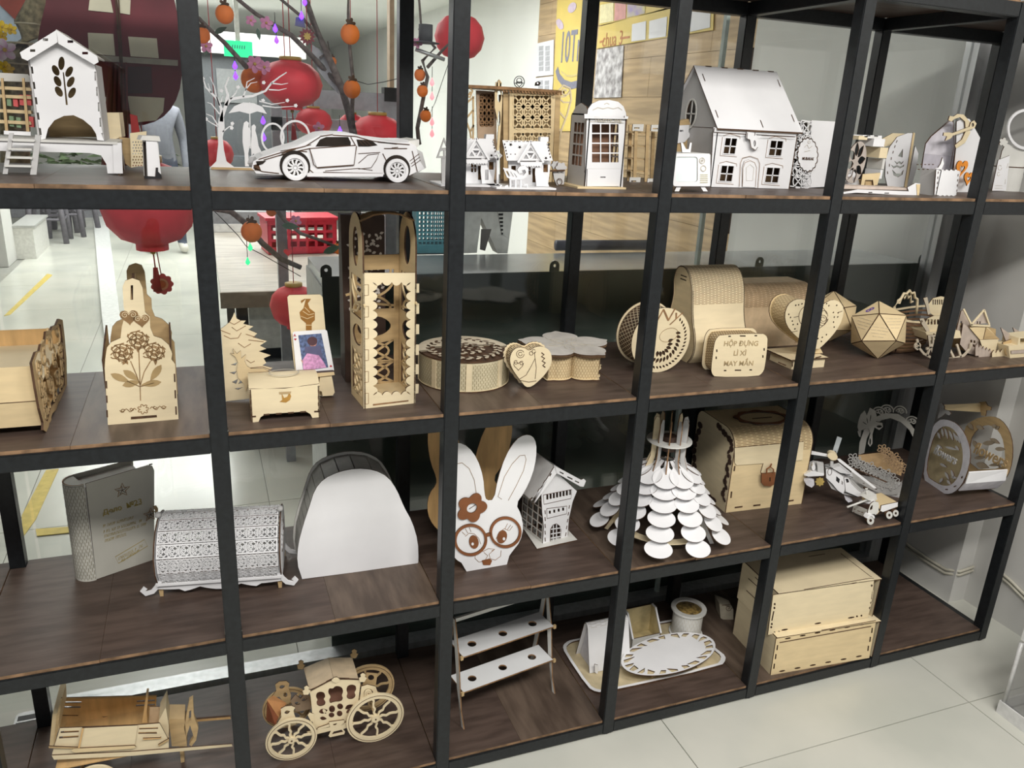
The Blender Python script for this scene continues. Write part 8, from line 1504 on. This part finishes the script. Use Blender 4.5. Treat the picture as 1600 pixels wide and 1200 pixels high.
t.P('cross_bar', [(150, 86), (278, 94), (278, 103), (150, 95)], y=-.006, m=mat('beige_bar', (.45, .40, .33), .6)); t.P('dark_patch', [(200, 104), (236, 104), (238, 146), (200, 146)], y=-.002, m=mat('plum_patch', (.07, .03, .035), .5)); t.P('cord', [(176, -60), (178, -60), (190, 104), (187, 104)], y=-.008, m=BURN); t.P('cord', [(181, -60), (183, -60), (192, 100), (190, 100)], y=-.008, m=BURN)
t = T('red_drape', 'gathered deep red cloth drape right of the white house', 'drape', (W3(185, 200, .775).x, .775, ZS[1] - .2), 0)
V, F = [], []
top = [W3(172 + 3 * k, 98, .775) for k in range(10)]; bot = [W3(160 + 4.8 * k, 262, .775) for k in range(10)]
for k in range(10):
    for q in (top[k], bot[k]): l = t.l(q); V.append((l.x, l.y + .012 * (-1) ** k, l.z))
for k in range(9): F.append((2 * k, 2 * k + 1, 2 * k + 3, 2 * k + 2))
o = mesh('cloth', V, F, mat('deep_red_cloth', (.16, .016, .016), .7, .3, 10), t, smooth=True); sd = o.modifiers.new('thick', 'SOLIDIFY'); sd.thickness = .004
t = T('wrapped_trunk', 'beige mesh-wrapped curved trunk behind the white house', 'trunk', (W3(25, 130, .95).x, 1.02, 0), 0)
pt = [(lambda q: t.l(q))(W3(a, b, 1.02)) for a, b in ((24, 290), (24, 200), (26, 130), (32, 85), (45, 45), (62, 15), (85, -15), (110, -50))]; tube(t, 'trunk', [tuple(p) for p in pt] + [(pt[-1].x + .05, 0, pt[-1].z + .3), (pt[-1].x + .06, 0, 2.5)], .034, mat('mesh_wrap', (.24, .20, .12), .8, .5, 70, bump=.6), 14)
for k, (a, b) in enumerate(((48, 38), (36, 68), (29, 100))): q = t.l(W3(a, b, 1.02)); revolve(t, 'wrap_band', [(.036, -.002), (.037, 0), (.036, .002)], mat('wrap_seam', (.40, .36, .26), .8), 16, tuple(q))
YF = mat('yellow_petal', (.80, .55, .03), .6, .25, 25)
for k, (a, b, r) in enumerate(((4, 42, 9), (18, 46, 8), (3, 56, 8), (6, 104, 9), (14, 108, 8))): blossom(a, b, r, .9 + .02 * k, ('topmost yellow silk flower at the left edge', 'yellow silk flower beside the wrapped trunk', 'yellow silk flower under the topmost one', 'yellow silk flower over the lattice bookcase', 'yellow silk flower between trunk and bookcase')[k], YF)
blossom(8, 78, 16, .93, 'large magenta and white silk flower at the left edge', mat('magenta_petal', (.55, .22, .48), .6, .7, 18, col2=(.75, .7, .75)))
t = T('blue_backdrop_board', 'pale blue and red slanted board at the upper left corner', 'board', (W3(10, 60, 1.3).x, 1.3, ZS[1]), 0); t.P('blue_sheet', [(-60, -60), (0, -60), (34, 60), (-60, 120)], m=mat('sky_blue_print', (.42, .52, .62), .6)); t.P('red_sheet', [(-10, -60), (120, -60), (60, 60), (33, 40), (0, 8)], y=-.01, m=mat('brick_red_print', (.30, .05, .03), .6))
# --- wall cables and plastic bins, right side
XP = 2.779; cabm = mat('ivory_cable', (.50, .48, .40), .5)
for dz, lab in ((0, 'upper ivory cable along the wall at the right end'), (.014, 'lower ivory cable along the wall at the right end')):
    P = []
    for a, b in ((1400, 835), (1425, 856), (1450, 873), (1478, 890)): P.append(onx(a, b, XP - .006))
    for a, b in ((1500, 893), (1520, 886), (1536, 882)): P.append(ony(a, b, .194))
    for a, b in ((1556, 888), (1580, 908), (1610, 938)): P.append(onx(a, b, 2.844))
    tag(tube(None, 'wall_cable', [(p.x, p.y, p.z - dz) for p in P], .005, cabm, 8), lab, 'cable', 'wall cables')
ACR = glassmat('clear_acrylic', (.93, .93, .93), .10, .05, .10, (.75, .75, .75)); PB = mat('white_bin_plastic', (.72, .72, .71), .4)
p = onz(1556, 1112, 0)
def clearbin(z, lab):
    t = T('clear_bin', lab, 'bin', (p.x + z * .06, p.y, z), 0, 'clear stacked bins'); w_, d_, h_ = .30, .36, .235
    for nm, q in (('base_band', (0, w_, -d_, 0, 0, .035)),): 
        boxes(t, nm, [(0, .004, -d_, 0, 0, .04), (w_ - .004, w_, -d_, 0, 0, .04), (.004, w_ - .004, -.004, 0, 0, .04), (.004, w_ - .004, -d_, -d_ + .004, 0, .04)], PB)
    box(t, 'floor_panel', .004, w_ - .004, -d_ + .004, -.004, .004, .008, ACR)
    for a in ((.006, .009, -d_ + .01, -.01), (w_ - .009, w_ - .006, -d_ + .01, -.01), (.009, w_ - .009, -.01, -.007), (.009, w_ - .009, -d_ + .007, -d_ + .01)): box(t, 'clear_wall', *a, .008, h_, ACR)
    tube(t, 'corner_post', [(.008, -.009, .04), (.008, -.009, h_)], .006, mat('clear_post', (.55, .55, .54), .2), 8); return t
clearbin(0, 'lower clear plastic bin with white base on the floor'); t = clearbin(.238, 'upper clear plastic bin stacked on the floor bin'); lump('pink_bag', 'pink and grey packet inside the upper clear bin', (p.x + .16, p.y - .16, .250), .07, (1.2, 1.2, .7), mat('pink_packet', (.55, .32, .30), .6, .4, 20), 9, 'packet')
p = W3(38, 1132, .5); t = T('glass_patch_fitting', 'brushed steel patch fitting on the glass at lower left', 'fitting', (W3(22, 1132, .5).x, .485, W3(30, 1143, .5).z), 0); box(t, 'clamp', 0, .075, 0, .05, 0, .034, ALU, .006); box(t, 'slot', .008, .07, .012, .03, .033, .0345, BLACK)
